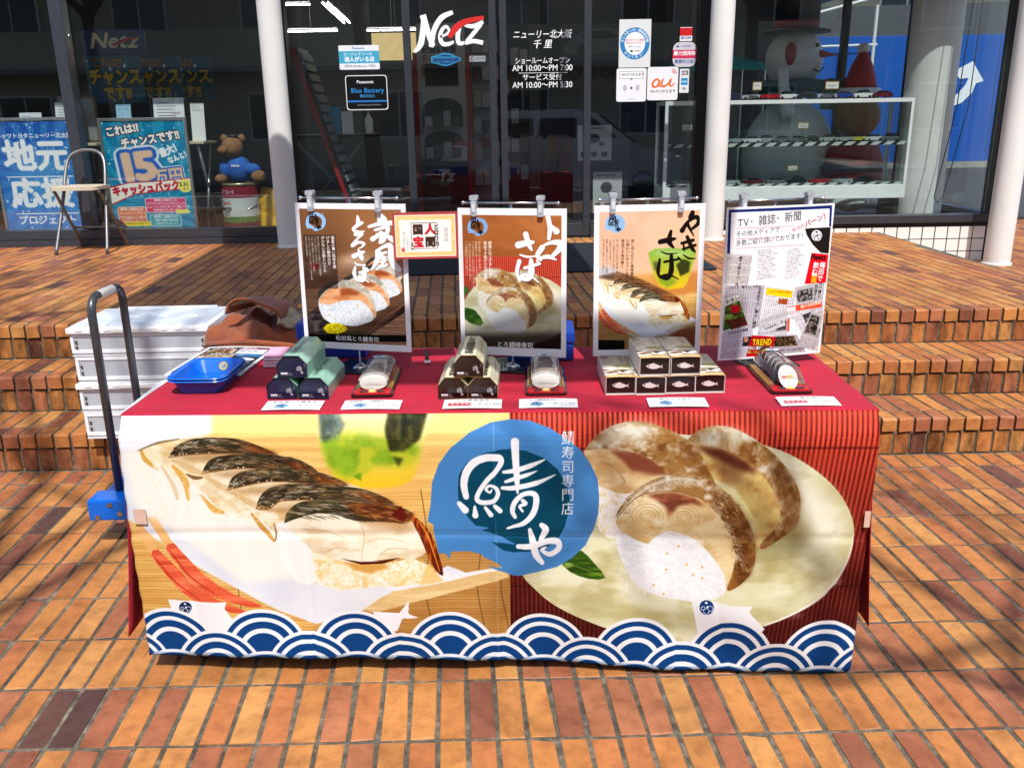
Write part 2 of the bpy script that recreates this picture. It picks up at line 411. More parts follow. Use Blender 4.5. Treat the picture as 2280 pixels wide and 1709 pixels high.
def print_mat(name, cv, rough=.4, spec=.4, gain=.86, bmp=.1, bscale=40, coat=0.):
    m, n, l, b = _new(name); im = n.new('ShaderNodeTexImage'); im.image = cv.image(name); im.extension = 'EXTEND'
    uv = n.new('ShaderNodeUVMap'); l.new(uv.outputs[0], im.inputs[0])
    mx = n.new('ShaderNodeMix'); mx.data_type = 'RGBA'; mx.blend_type = 'MULTIPLY'; mx.inputs[0].default_value = 1; mx.inputs[7].default_value = (gain, gain, gain, 1)
    l.new(im.outputs[0], mx.inputs[6]); l.new(mx.outputs[2], b.inputs['Base Color'])
    b.inputs['Roughness'].default_value = rough; b.inputs['Specular IOR Level'].default_value = spec; b.inputs['Coat Weight'].default_value = coat
    if bmp: bump(n, l, b, noise_node(n, l, bscale, 3).outputs[0], bmp, .002)
    return m
def sheet(name, w_, h_, m, parent=None, th=.0012, plane='XZ', bow=0., nu=1, nv=1):
    """a printed sheet with real thickness; front at y=0 facing -Y (XZ) or top facing +Z (XY); origin at lower centre / centre"""
    g = G(); f = (lambda u, v: ((u-.5)*w_, bow*math.sin(PI*u)*-1, v*h_)) if plane == 'XZ' else (lambda u, v: ((u-.5)*w_, (v-.5)*h_, bow*math.sin(PI*u)))
    g.grid(f, nu, nv); k = len(g.v); d = Vector((0, th, 0)) if plane == 'XZ' else Vector((0, 0, -th))
    for i in range(k): g.v.append(tuple(Vector(g.v[i])+d)); g.uv[len(g.v)-1] = (.002, .002)
    g.f += [tuple(i+k for i in f_[::-1]) for f_ in g.f]
    ring = [i for i in range(nu+1)]+[(j+1)*(nu+1)-1+0 for j in range(1, nv+1)]+[nv*(nu+1)+i for i in range(nu-1, -1, -1)]+[j*(nu+1) for j in range(nv-1, 0, -1)]
    n = len(ring)
    for i in range(n): a, b = ring[i], ring[(i+1) % n]; g.f.append((a, a+k, b+k, b))
    return g.build(name, m, parent)
# ------------------------------------------------------------------ the pictures printed on banner, posters, boxes and stickers
def logo(cv, ring=(95, 150, 200), inner=(0, 84, 108), ink=(246, 248, 252), words=True, fat_=1.):
    """round brush emblem, in the coordinates of a 1842 x 1658 tracing"""
    ro = [(0,1050),(30,900),(50,650),(120,450),(240,280),(430,130),(640,40),(850,12),(1050,25),(1250,90),(1420,190),(1560,300),(1660,450),(1730,600),(1745,780),(1735,950),(1690,1100),(1600,1270),(1460,1400),(1300,1500),(1100,1560),(890,1615),(740,1560),(580,1500),(740,1520),(700,1470),(560,1420),(540,1390),(420,1360),(230,1360),(220,1440),(180,1380),(110,1370),(60,1150),(60,1080)]
    inn = [(310,700),(320,560),(400,440),(560,340),(700,300),(850,288),(1000,310),(1180,380),(1320,500),(1400,640),(1440,800),(1425,950),(1390,1080),(1320,1210),(1200,1300),(1000,1350),(870,1360),(760,1340),(640,1250),(900,1280),(700,1180),(540,1140),(620,1110),(480,1090),(400,1000),(370,940),(310,830)]
    if ring is not None: cv.fill(ro, ring)
    if inner is not None: cv.fill(inn, inner)
    b = lambda p, w_: cv.brush(p, [q_*fat_ for q_ in w_], ink, n=14, dry=.05)
    b([(390,790),(370,660),(400,530),(480,430),(600,380),(720,380),(745,430),(690,520),(600,620),(520,740),(500,820),(560,850),(660,830),(710,760),(690,690),(630,670),(590,710),(630,740),(650,710)], [60,72,78,78,74,70,60,50,48,48,50,50,46,44,38,30,30,25,15])
    for p, w_ in (([(320,860),(380,930)],[45,75]), ([(475,890),(480,985)],[22,65]), ([(580,900),(635,970)],[30,58]), ([(680,880),(730,930)],[42,52])): b(p, w_)
    b([(890,220),(895,400),(905,600),(910,740)], [82,72,60,22])
    b([(770,530),(900,510),(1050,460),(1190,400)], [30,50,50,12]); b([(790,630),(900,590),(1000,560),(1110,515)], [30,45,40,8]); b([(755,695),(880,690),(1100,640),(1300,555)], [35,50,50,8])
    b([(880,990),(855,930),(880,840),(960,760),(1060,745),(1100,800),(1070,940),(970,1050),(800,1110)], [42,52,52,46,54,62,62,50,20]); b([(960,820),(990,850),(930,880),(960,930)], [40,40,30,22])
    b([(910,1300),(1050,1290),(1200,1240),(1310,1240),(1320,1310),(1230,1370),(1150,1330),(1190,1300)], [50,64,60,64,58,52,36,20]); b([(1150,1070),(1190,1120),(1140,1220)], [50,74,44]); b([(1030,1120),(1060,1250),(1090,1380),(1150,1460)], [40,72,74,48])
    if words: cv.text('鯖寿司専門店', 1362, 118, 136, ink, vert=True, sp=1.02)
def emblem(cv, x, y, r, c0, c1):
    cv.disc(x, y, r, r, c0)
    for a, rr in ((20, .33), (95, .33), (165, .2)): cv.disc(x+r*.52*math.cos(math.radians(a)), y+r*.52*math.sin(math.radians(a)), r*rr+r*.09, r*rr+r*.09, c1); cv.disc(x+r*.52*math.cos(math.radians(a)), y+r*.52*math.sin(math.radians(a)), r*rr, r*rr, c0)
    cv.disc(x+r*.1, y-r*.05, r*.16, r*.16, c1); cv.disc(x-r*.05, y-r*.62, r*.2, r*.16, c1)
def yaki(cv, full=True):
    """grilled mackerel roll on a white dish (2212 x 1508 tracing)"""
    F = cv.fill
    cv.grad([(-300,-500),(2200,-500),(2200,1600),(-300,1600)], (252,226,160), (214,172,104), (0,60), (0,1150))
    F([(-300,150),(2200,150),(2200,1500),(-300,1500)], [(236,196,126),(250,218,150),(222,176,106)], alpha=.55, tex=(420, 22, 3))
    cv.lines((-300,480), (2300,1600), (140,98,48), .62, 3.2, 17, horiz=True, a0=.35)
    cv.lines((-300,480), (2300,1600), (255,236,180), .3, 3.2, 51, horiz=True, a0=.5)
    F([(1300,700),(2200,640),(2200,1500),(1050,1500),(1100,1230)], (120,72,36), alpha=.32, feather=60)
    for x0 in (650, 1080, 1650, 1930, 2060): cv.brush([(x0,470),(x0+40,800),(x0+20,1010),(x0+60,1260)], [7,7,7,7], (96,66,36), alpha=.5)
    # cup
    cup = [(1085,-60),(1690,-60),(1670,200),(1640,330),(1590,420),(1480,455),(1330,455),(1210,420),(1140,300),(1100,180)]
    cv.grad(cup, (238,238,196), (236,206,62), (1380,40), (1400,450), feather=8, smooth=4)
    F([(1110,180),(1250,150),(1420,170),(1600,190),(1650,250),(1580,340),(1420,330),(1330,380),(1230,400),(1150,320)], [(196,206,70),(128,172,44),(150,190,60)], alpha=.85, feather=20, tex=(90,90), smooth=3)
    F([(1470,40),(1690,40),(1650,180),(1560,250),(1485,250),(1455,130)], [(52,54,30),(86,84,48),(36,40,26)], alpha=.92, feather=9, tex=(30,40))
    F([(1085,40),(1200,60),(1240,110),(1200,170),(1120,200)], [(80,96,100),(130,146,140),(70,84,80)], alpha=.85, feather=12, tex=(40,40))
    F([(1500,280),(1560,290),(1530,340)], (60,66,34), alpha=.8, feather=8); F([(1285,390),(1330,370),(1330,420)], (96,150,40), alpha=.7, feather=6)
    # dish
    F([(-60,30),(500,30),(530,150),(300,220),(-60,220)], (236,241,247), feather=16)
    dish = [(-60,140),(300,150),(545,200),(820,240),(1100,380),(1200,800),(1700,950),(1790,895),(1890,938),(2090,900),(2124,925),(1700,1010),(1420,1085),(1340,1150),(1080,1236),(900,1165),(640,1015),(400,862),(220,722),(110,630),(-60,560)]
    F(dish, [(238,241,246),(250,250,250),(230,234,242)], tex=(260,160,4), smooth=0, feather=3)
    F([(1335,1150),(1430,1075),(1500,1035),(1800,985),(2122,905),(2124,960),(1900,1030),(1600,1100),(1400,1165)], [(226,200,150),(240,220,176)], tex=(200,30))
    F([(60,560),(500,560),(880,700),(1050,1000),(900,1100),(500,880),(200,680)], (224,230,240), alpha=.7, feather=70)
    # chopsticks
    for (a, b, c) in ((0, 0, 0), (78, -34, 14)):
        F([(118+a,650+b),(165+a,640+b),(250+a,800+b),(218+a,835+b)], (236,196,140)); F([(215+a,835+b),(252+a,800+b),(420+a,985+b),(560+a,1090+b),(720+a,1160+b),(640+a,1165+b),(440+a,1098+b),(300+a,960+b)], [(226,120,88),(240,146,110),(210,96,72)], tex=(300,20,3), smooth=2)
        cv.brush([(232+a,842+b),(330+a,975+b),(470+a,1090+b)], [5,7,4], (176,40,36), alpha=.8)
    # roll: rice, flesh, glaze
    F([(60,240),(160,230),(420,300),(700,420),(900,560),(930,720),(1080,960),(700,1000),(420,760),(140,560)], (252,250,240), alpha=.9, feather=24)
    body = [(150,240),(300,190),(560,172),(880,262),(1090,360),(1460,535),(1000,600),(910,680),(870,720),(790,650),(600,605),(430,430),(260,360)]
    F(body, [(250,240,212),(228,206,160),(252,246,226),(236,220,186)], tex=(90,60,4), smooth=3)
    for pts, c, w_ in (([(165,235),(185,290),(250,350)], (214,164,60), 26), ([(330,330),(390,420),(410,520)], (224,176,80), 40), ([(400,380),(440,400),(480,400)], (120,78,40), 22), ([(470,500),(540,580),(590,600)], (222,170,70), 34), ([(740,610),(800,690),(860,760)], (206,150,60), 30), ([(860,660),(872,720),(868,760)], (130,80,36), 12), ([(150,240),(250,200),(360,180)], (120,100,56), 12)):
        cv.brush(pts, [w_*.4,w_,w_*.5], c, alpha=.75)
    for p in ([(250,330),(300,420),(340,560),(330,680)], [(430,470),(470,580),(520,700),(520,800)], [(640,620),(680,720),(700,860)]): cv.brush(p, [50,90,70,20], (255,253,246), alpha=.55)
    skins = [[(308,282),(350,215),(440,178),(560,172),(700,186),(890,268),(720,262),(520,262),(400,268)], [(478,378),(520,300),(620,268),(800,262),(1000,296),(1095,372),(900,352),(700,346),(560,362)], [(612,474),(640,400),(720,358),(900,342),(1110,368),(1260,442),(1050,432),(850,422),(720,444)], [(762,580),(800,490),(900,438),(1100,436),(1360,468),(1510,556),(1300,536),(1100,524),(900,534),(830,584)]]
    for i, s_ in enumerate(skins):
        F(s_, [(66,60,44),(116,102,78),(86,74,54),(168,146,112),(58,48,36)], tex=(70,15,4,2.2), seed=i+3, smooth=4, alpha=.94, feather=2)
        x0, y0 = s_[0]; x1, y1 = s_[4]
        F([(x1-60,y1),(s_[5][0]+20,s_[5][1]-6),(s_[6][0]+60,s_[6][1])], [(146,82,42),(96,50,28),(190,130,70)], alpha=.8, tex=(40,12), feather=12)
        F([(x0+40,y0),(x0+260,y0-30),(x0+420,y0-24),(x0+330,y0+26),(x0+120,y0+22)], (168,120,74), alpha=.45, feather=14)
        rs = np.random.RandomState(i); up = np.array(bez(s_[1:6], 6)); dn = np.array(bez([s_[0]]+s_[:5:-1], 6)); n_ = min(len(up), len(dn))
        up = up[np.linspace(0, len(up)-1, 40).astype(int)]; dn = dn[np.linspace(0, len(dn)-1, 40).astype(int)]
        def streak(t, h_, ln, wid, c, al):
            q_ = []
            for d in np.linspace(0, ln, 4): j = min(39, int((min(.999, t+d))*40)); p_ = up[j]*(1-h_)+dn[j]*h_; q_.append((p_[0]+rs.randn()*2, p_[1]+rs.randn()*3))
            cv.brush(q_, [wid*.3, wid, wid*.8, wid*.2], c, alpha=al, n=4)
        for k in range(46): t = rs.rand(); streak(t, .08+.84*rs.rand(), .05+.10*rs.rand(), 4+6*rs.rand(), (40,34,24) if t < .7 else (92,46,24), .55)
        for k in range(34): t = rs.rand()*.8; streak(t, .1+.7*rs.rand(), .03+.07*rs.rand(), 2+4*rs.rand(), (232,226,208) if t < .55 else (226,176,120), .62)
        for k in range(9): p_ = dn[rs.randint(2, 30)]; cv.disc(p_[0], p_[1]-6, 5, 4, (255,246,220), alpha=.9)
        cv.brush([tuple(p_) for p_ in dn[::6]], [5, 9, 9, 7, 5], (150,104,58), alpha=.6)
    # warm shade and browned edges between the slices
    for p, w_ in (([(330,300),(420,350),(520,390)], 40), ([(500,400),(620,470),(700,490)], 40), ([(640,490),(760,560),(860,590)], 36), ([(270,330),(330,440),(350,520)], 26)): cv.brush(p, [w_*.4, w_, w_*.4], (206,160,98), alpha=.35)
    for k in range(120): x, y = 180+rs.rand()*620, 330+rs.rand()*330; cv.disc(x, y, 10, 5, (255,252,240) if rs.rand() < .6 else (240,226,190), rot=rs.rand()*3, alpha=.35) if y > 250+.35*x and y < 520+.6*x else None
    # front slice
    F([(870,660),(930,650),(1090,850),(1110,1000),(1000,1010),(900,900)], (253,252,248), feather=8)
    F([(920,640),(960,590),(1100,594),(1250,606),(1400,640),(1500,636),(1600,656),(1665,700),(1690,800),(1610,856),(1520,850),(1330,866),(1180,852),(1100,856),(1050,800),(1000,750),(950,700)], [(252,246,230),(238,226,200),(250,242,224),(228,212,180)], tex=(150,60,4), smooth=4)
    for p in ([(1320,640),(1345,720),(1330,860)], [(1345,760),(1440,740),(1560,760)], [(1120,840),(1200,790),(1290,820)], [(1000,690),(1130,700),(1250,740)], [(1420,850),(1470,800),(1580,800)]): cv.brush(p, [3,7,3], (206,180,136), alpha=.6)
    F([(1330,640),(1500,620),(1640,690),(1560,710),(1400,690)], (196,158,112), alpha=.55, feather=20)
    F([(1070,820),(1250,872),(1450,880),(1600,850),(1690,890),(1770,985),(1640,1000),(1400,1012),(1200,1034),(1100,1006),(1072,900)], [(250,244,222),(240,218,160),(255,252,240),(246,232,190)], tex=(40,30,3,3), feather=4)
    rs = np.random.RandomState(31)
    for k in range(260): x, y = 1080+rs.rand()*640, 860+rs.rand()*150; cv.disc(x, y, 12, 6, ((255,253,244),(246,230,190),(236,208,150))[rs.randint(3)], rot=rs.rand()*3, alpha=.5) if y < 1030-.06*(x-1100) and y > 840+.05*(x-1100)*0 else None
    F([(1230,868),(1330,880),(1450,876),(1480,900),(1380,935),(1290,915)], (214,164,84), alpha=.8, feather=8)
    F([(1220,852),(1330,868),(1420,866),(1540,846),(1450,880),(1330,884)], (96,46,22))
    F([(916,660),(930,600),(985,545),(1060,526),(1200,512),(1330,520),(1450,536),(1540,566),(1610,612),(1560,656),(1450,648),(1300,636),(1200,610),(1100,600),(1000,625)], [(58,58,42),(112,104,78),(80,72,54),(168,154,124),(96,72,48)], tex=(90,14,4,2.2), smooth=4, seed=9)
    F([(1220,540),(1450,536),(1620,612),(1570,660),(1420,640),(1300,600)], [(120,66,36),(84,44,26),(180,120,66)], alpha=.85, tex=(60,14), feather=14)
    rs = np.random.RandomState(5)
    for k in range(70): a = rs.rand(); x = 960+a*560; y = 545+rs.rand()*80+a*20; cv.brush([(x,y),(x+30,y+4),(x+50+rs.rand()*40,y+10+rs.rand()*10)], [2,6,2], (38,32,22) if a < .55 else (80,38,20), alpha=.5)
    for k in range(80): a = rs.rand(); x = 960+a*560; y = 540+rs.rand()*70+a*20; cv.brush([(x,y),(x+20+rs.rand()*50,y+2+rs.rand()*14)], [1.5,4,1], (236,232,214) if a < .5 else (222,170,110), alpha=.5)
    F([(1585,605),(1650,650),(1705,725),(1745,835),(1768,945),(1735,930),(1690,850),(1655,760),(1620,690)], [(126,52,24),(196,112,48),(90,34,18)], tex=(12,60,3,3), smooth=3)
    cv.brush([(1640,650),(1690,740),(1750,930)], [6,10,4], (226,150,70)); F([(1690,880),(1770,985),(1640,990)], (236,206,140), alpha=.8, feather=6)
    F([(1490,610),(1540,560),(1580,620),(1550,650)], (110,34,24), feather=3)
def toro(cv):
    """three pressed mackerel pieces on a pale round dish over a red slat mat (2212 x 1475 tracing)"""
    F = cv.fill
    cv.grad([(-1200,-900),(2300,-900),(2300,1600),(-1200,1600)], (214,92,70), (70,26,24), (0,150), (0,1180))
    cv.lines((-1200,-900), (2400,1600), (92,24,24), .66, 11, 28.5, conv=.12, xc=300)
    cv.lines((-1186,-900), (2400,1600), (244,140,110), .36, 5, 28.5, conv=.12, xc=300)
    for y in (228, 985): cv.brush([(-1100,y+18),(700,y),(2300,y-10)], [12,12,12], (60,20,20), alpha=.45)
    dish = [(1000,150),(1300,170),(1560,230),(1750,330),(1890,450),(1970,580),(1992,700),(1960,830),(1880,960),(1750,1065),(1600,1140),(1480,1182),(1250,1260),(900,1275),(560,1200),(330,1100),(200,1000),(140,900),(250,700),(450,400),(700,220)]
    F(dish, [(232,232,200),(216,212,170),(238,238,214),(206,200,158)], tex=(240,110,4), smooth=4)
    F([(1500,300),(1800,420),(1930,600),(1900,760),(1700,700),(1600,480)], (250,250,240), alpha=.75, feather=60)
    F([(300,1000),(700,1100),(1200,1160),(1500,1080),(1850,880),(1700,1020),(1400,1180),(900,1230),(500,1150)], (184,178,130), alpha=.4, feather=40)
    rs = np.random.RandomState(2)
    for k in range(46): x, y = 300+rs.rand()*1600, 800+rs.rand()*330; cv.disc(x, y, 40+rs.rand()*40, 14+rs.rand()*16, (250,248,228), alpha=.22, feather=12)
    cv.brush([(1992,700),(1960,830),(1880,960),(1750,1065),(1480,1182)], [6,10,14,14,10], (252,252,246), alpha=.8)
    F([(1340,740),(1700,560),(1750,700),(1500,900)], (150,140,84), alpha=.45, feather=40)
    SK = [(172,136,86),(206,190,156),(136,94,50),(228,220,202),(158,112,62)]
    # back left
    F([(545,420),(780,440),(720,530),(670,620),(650,720),(570,690),(530,560)], [(250,248,240),(240,228,196),(255,255,250)], tex=(22,22,3,3), smooth=3)
    F([(480,240),(560,228),(700,238),(850,285),(970,370),(800,440),(700,480),(580,440),(530,420)], [(224,200,156),(240,224,190),(210,178,130)], tex=(110,60,4), smooth=3)
    F([(620,236),(760,240),(900,310),(980,375),(860,370),(740,350),(700,300)], (120,56,44), alpha=.75, feather=14); cv.brush([(560,300),(640,330),(700,400),(690,440)], [4,8,4], (180,140,96), alpha=.7); cv.disc(630,380,60,40,(222,200,160),alpha=.6,feather=10)
    F([(480,240),(560,150),(680,100),(780,90),(900,110),(1040,170),(1130,260),(1195,390),(1180,420),(950,372),(850,285),(700,236),(560,228)], SK, tex=(60,40,4,2.0), smooth=3, seed=3)
    F([(520,215),(620,125),(780,92),(900,110),(820,180),(640,220)], (226,230,226), alpha=.6, feather=26)
    # back right
    F([(1080,200),(1250,228),(1380,290),(1480,380),(1550,500),(1562,620),(1460,750),(1425,740),(1420,600),(1300,430),(1190,380),(1130,260)], [(214,188,128),(196,160,104),(226,208,150)], tex=(80,60,4), smooth=3)
    F([(1090,205),(1250,228),(1390,300),(1440,360),(1330,340),(1250,300),(1170,260)], (96,44,34), alpha=.85, feather=16); F([(1180,280),(1330,330),(1370,420),(1250,420)], (130,84,54), alpha=.5, feather=24); F([(1230,440),(1440,480),(1520,600),(1440,700)], (236,226,160), alpha=.5, feather=30)
    F([(1035,205),(1080,150),(1180,113),(1300,118),(1430,176),(1540,260),(1632,370),(1682,480),(1672,620),(1600,692),(1480,762),(1452,742),(1562,620),(1550,500),(1480,380),(1380,290),(1250,228),(1100,200)], SK, tex=(54,56,4,2.0), smooth=3, seed=5)
    F([(1060,180),(1180,115),(1330,125),(1440,190),(1300,200),(1150,190)], (206,212,206), alpha=.5, feather=24)
    for k in range(90): a = rs.rand(); x = 1560+rs.rand()*100; y = 330+a*330; cv.brush([(x-20+40*a*(1-a)*2,y),(x-8,y+14)], [2,4,2], (236,228,206), alpha=.5)
    F([(1500,250),(1640,380),(1690,500),(1670,630),(1590,690),(1580,520),(1520,380)], [(122,82,42),(150,110,64),(96,58,30)], alpha=.6, tex=(26,26,4,2), feather=22); F([(960,150),(1100,240),(1190,380),(1120,400),(1040,280)], [(122,82,42),(150,110,64)], alpha=.5, tex=(26,26,4,2), feather=24)
    # leaf
    F([(345,850),(420,800),(462,782),(530,850),(592,932),(500,936),(400,900)], [(70,104,30),(118,150,52),(54,84,26)], tex=(120,20,3), smooth=2); cv.brush([(370,852),(470,880),(585,930)], [3,4,2], (160,184,90), alpha=.8); cv.disc(390,860,24,12,(214,224,170),alpha=.5,feather=6)
    # front
    F([(650,640),(690,690),(820,745),(940,676),(1060,706),(1150,768),(1240,870),(1262,985),(1200,1042),(1060,1058),(900,1032),(770,972),(700,872),(655,760)], [(250,251,253),(243,245,248),(255,255,255),(238,241,245)], tex=(24,18,3,2), smooth=3)
    for k in range(420): x, y = 680+rs.rand()*560, 720+rs.rand()*310; cv.disc(x, y, 9, 4, (255,255,255) if rs.rand() < .7 else (232,236,242), rot=rs.rand()*3, alpha=.45)
    for x, y in ((830,730),(935,800),(1045,860),(1130,870),(1130,930),(930,885),(1080,915),(915,1020),(860,970),(1000,760)): cv.disc(x, y, 7, 6, (238,190,104), rough=.6, seed=x)
    F([(650,625),(740,510),(850,468),(970,458),(1100,488),(1200,560),(1272,650),(1312,760),(1300,880),(1266,990),(1250,900),(1150,770),(1060,708),(940,676),(860,722),(820,748),(690,690)], [(238,222,182),(222,198,148),(246,236,206),(212,184,134)], tex=(120,70,4), smooth=3)
    F([(820,484),(970,462),(1090,490),(1140,536),(1070,524),(1000,540),(945,600),(930,550),(870,504)], [(132,70,50),(164,100,72),(112,56,42)], alpha=.85, tex=(60,30), feather=10)
    for cx, cy in ((830, 600), (1030, 600)):
        for r in (86, 64, 42, 22): cv.brush([(cx+r*math.cos(t), cy+r*.78*math.sin(t)) for t in np.linspace(2.6, 6.6, 9)], [2,4,2], (176,136,86), alpha=.65)
        cv.disc(cx, cy, 20, 14, (240,224,190), alpha=.6, feather=5)
    F([(1180,600),(1262,660),(1300,780),(1280,900),(1200,780),(1130,700)], (240,224,182), alpha=.75, feather=20)
    for k in range(9): cv.brush([(1120+k*14,690+k*22),(1200+k*9,640+k*30)], [2,3,1], (250,244,224), alpha=.6)
    F([(648,612),(680,550),(760,460),(880,390),(1000,364),(1120,374),(1230,430),(1332,530),(1402,650),(1428,760),(1412,880),(1340,962),(1268,992),(1302,880),(1312,760),(1272,650),(1200,560),(1100,488),(970,458),(850,468),(740,510)], SK, tex=(58,50,4,2.0), smooth=3, seed=8)
    F([(690,545),(790,440),(930,378),(1090,372),(1150,410),(980,430),(840,450)], (232,232,222), alpha=.62, feather=20)
    F([(1180,420),(1330,520),(1410,660),(1430,780),(1400,900),(1320,970),(1330,800),(1290,640),(1200,540)], [(122,82,42),(150,110,64),(96,58,30)], alpha=.72, tex=(26,26,4,2), feather=22)
    for k in range(150): a = rs.rand()*.86; x = 1195+180*a+rs.rand()*60-20; y = 480+a*430+rs.rand()*30; cv.brush([(x,y),(x+4+rs.rand()*14,y+10+rs.rand()*10)], [2,4.5,1], ((240,232,214), (74,42,24))[k % 2], alpha=.6)
    for k in range(260): a = rs.rand(); t_ = 3.5+a*2.35; r_ = 292+rs.rand()*58; x, y = 1010+r_*1.08*math.cos(t_), 690+r_*.92*math.sin(t_); cv.brush([(x,y),(x+6+rs.rand()*12,y+4+rs.rand()*8)], [1.5,4,1.5], ((236,230,214),(96,70,40),(176,150,104))[k % 3], alpha=.5)
    cv.brush([(700,560),(790,470),(900,410),(1010,388),(1120,400)], [4,12,14,12,4], (246,246,240), alpha=.45)
    cv.brush([(660,610),(760,505),(860,468),(980,458),(1110,490)], [3,4,3,3,2], (70,44,24), alpha=.8)
def waves(cv, rows, period, x0, R, rings, xa, xb, seed=0):
    """overlapping arches; rings = list of (depth, colour) from the rim inwards"""
    for (ytop, off) in rows:
        x = x0+off*period
        while x-period > xa: x -= period
        while x < xb+period:
            for d, c in rings: cv.disc(x, ytop+R, R-d, R-d, c)
            x += period
BL_, WH_ = (20, 84, 140), (247, 249, 252)
def banner_print():
    cv = Cv(1640, 560).homog([(273, 927), (1953, 915), (1885, 1490), (338, 1462)])
    # right half first, then the left half up to the seam
    R_ = (1080, 900, 2.4578); L_ = (260, 900, 2.5136)
    cv.frame(*R_); toro(cv); cv.k *= 1
    right = cv.a.copy()
    cv.frame(*L_); yaki(cv)
    xs = np.array([cv.T(2140-14*(y/560), 60+y*2.4)[0] for y in range(560)])
    seam = (np.arange(1640)[None] > xs[:, None])[..., None]; cv.a = np.where(seam, right, cv.a).astype(np.float32)
    cv.frame(930, 930, 4.606); logo(cv)
    # white mackerel shapes behind the waves, then the waves
    cv.frame(*L_)
    cv.fill([(300,1090),(420,1095),(540,1108),(608,1106),(600,1145),(640,1200),(600,1320),(330,1320),(330,1180)], WH_)
    cv.fill([(1390,1158),(1530,1160),(1582,1090),(1578,1165),(1634,1188),(1545,1195),(1520,1262),(1440,1300),(1400,1240)], WH_); emblem(cv, 394, 1134, 34, (22, 50, 96), WH_)
    cv.frame(*R_); cv.fill([(1068,1040),(1160,1050),(1300,1080),(1412,1080),(1395,1115),(1480,1200),(1400,1300),(1120,1300)], WH_); emblem(cv, 1155, 1088, 40, (20, 74, 130), WH_)
    cv.plain()
    rg = [(0, WH_), (8.5, BL_), (20, WH_), (30, BL_), (47, WH_), (58.5, BL_)]
    cv.frame(*L_); (xa, ya), (xb, yb), (xc, yc) = cv.T(790, 1146), cv.T(1800, 1146), cv.T(1035, 1272); cv.plain()
    waves(cv, [(ya, 0), (yc, .5), (2*yc-ya-2, 0), (3*yc-2*ya-6, .5)], (xb-xa)/2, xa, 103, rg, -120, 1700)
    cv.rect(0, 550, 1640, 560, BL_, alpha=.25)
    # folds in the print sheet: thin paler lines drawn along the creases
    for x in (1640*.497,): cv.brush([(x, 0), (x+1, 280), (x, 560)], [2, 1.6, 2], (235, 238, 242), alpha=.22, n=20, dry=.8)
    for x in (400, 640, 1228): cv.brush([(x, 300), (x+1, 560)], [1.4, 1.2], (240, 240, 244), alpha=.14, n=20, dry=.8)
    for y in (46, 252, 262): cv.brush([(0, y+3), (800, y), (1640, y+2)], [1.6, 1.6, 1.6], (238, 238, 240), alpha=.16, n=30, dry=.8)
    return cv
def poster_head(cv, logo_box, ring, inner, ink):
    x, y, s = logo_box; H = cv.H
    cv.frame(x, y, s); logo(cv, ring, inner, ink, words=False, fat_=1.5); cv.text('鯖寿司専門店', 1420, 60, 130, ring, vert=True)
BODY = '国産の薄い昆布を使用し京都風に仕上げました関西の方に人気の商品です脂が少ない京都という土地柄食べやすい味付けに仕立てた国産の厳選された鯖を使用しほんのりと風味豊かであっさりした味わいになっています女性に人気の商品です身が厚く焼き上げた本当の焼き鯖ご賞味ください時間をかけ丹念に味付けした魚と酢飯の上品な旨味シャリとの間に焼き込め風味豊かな'
def columns(cv, x, y, n, step, size, h_, ink, off=0, bold=0):
    for i in range(n):
        k = int(h_[i % len(h_)]); st = (off+i*17) % (len(BODY)-k-1); cv.text(BODY[st:st+k], x-i*step, y, size, ink, vert=True, bold=bold)
def strokes(cv, L, ink, f=1.0, shadow=None):
    if shadow:
        for p, w_ in L: cv.brush([(a+3, b+4) for a, b in p], [q_*f+5 for q_ in w_], shadow, alpha=.35)
    for p, w_ in L: cv.brush(p, [q_*f for q_ in w_], ink, n=14)
PQ = {1: [(657,450),(905,454.5),(911,785),(676,774)], 2: [(1017,467),(1264,462),(1255,797),(1028,785)], 3: [(1322.5,460.7),(1571.5,450),(1559.5,788),(1322,793)], 4: [(1621,465.6),(1855.7,449),(1826,786),(1595,801)]}
def frame_white(cv, m=(.04, .045, .05, .045), c=(248, 249, 252)):
    cv.plain(); w_, h_ = cv.w, cv.h
    cv.rect(0, 0, w_, h_*m[0], c); cv.rect(0, h_*(1-m[2]), w_, h_, c); cv.rect(0, 0, w_*m[3], h_, c); cv.rect(w_*(1-m[1]), 0, w_, h_, c)
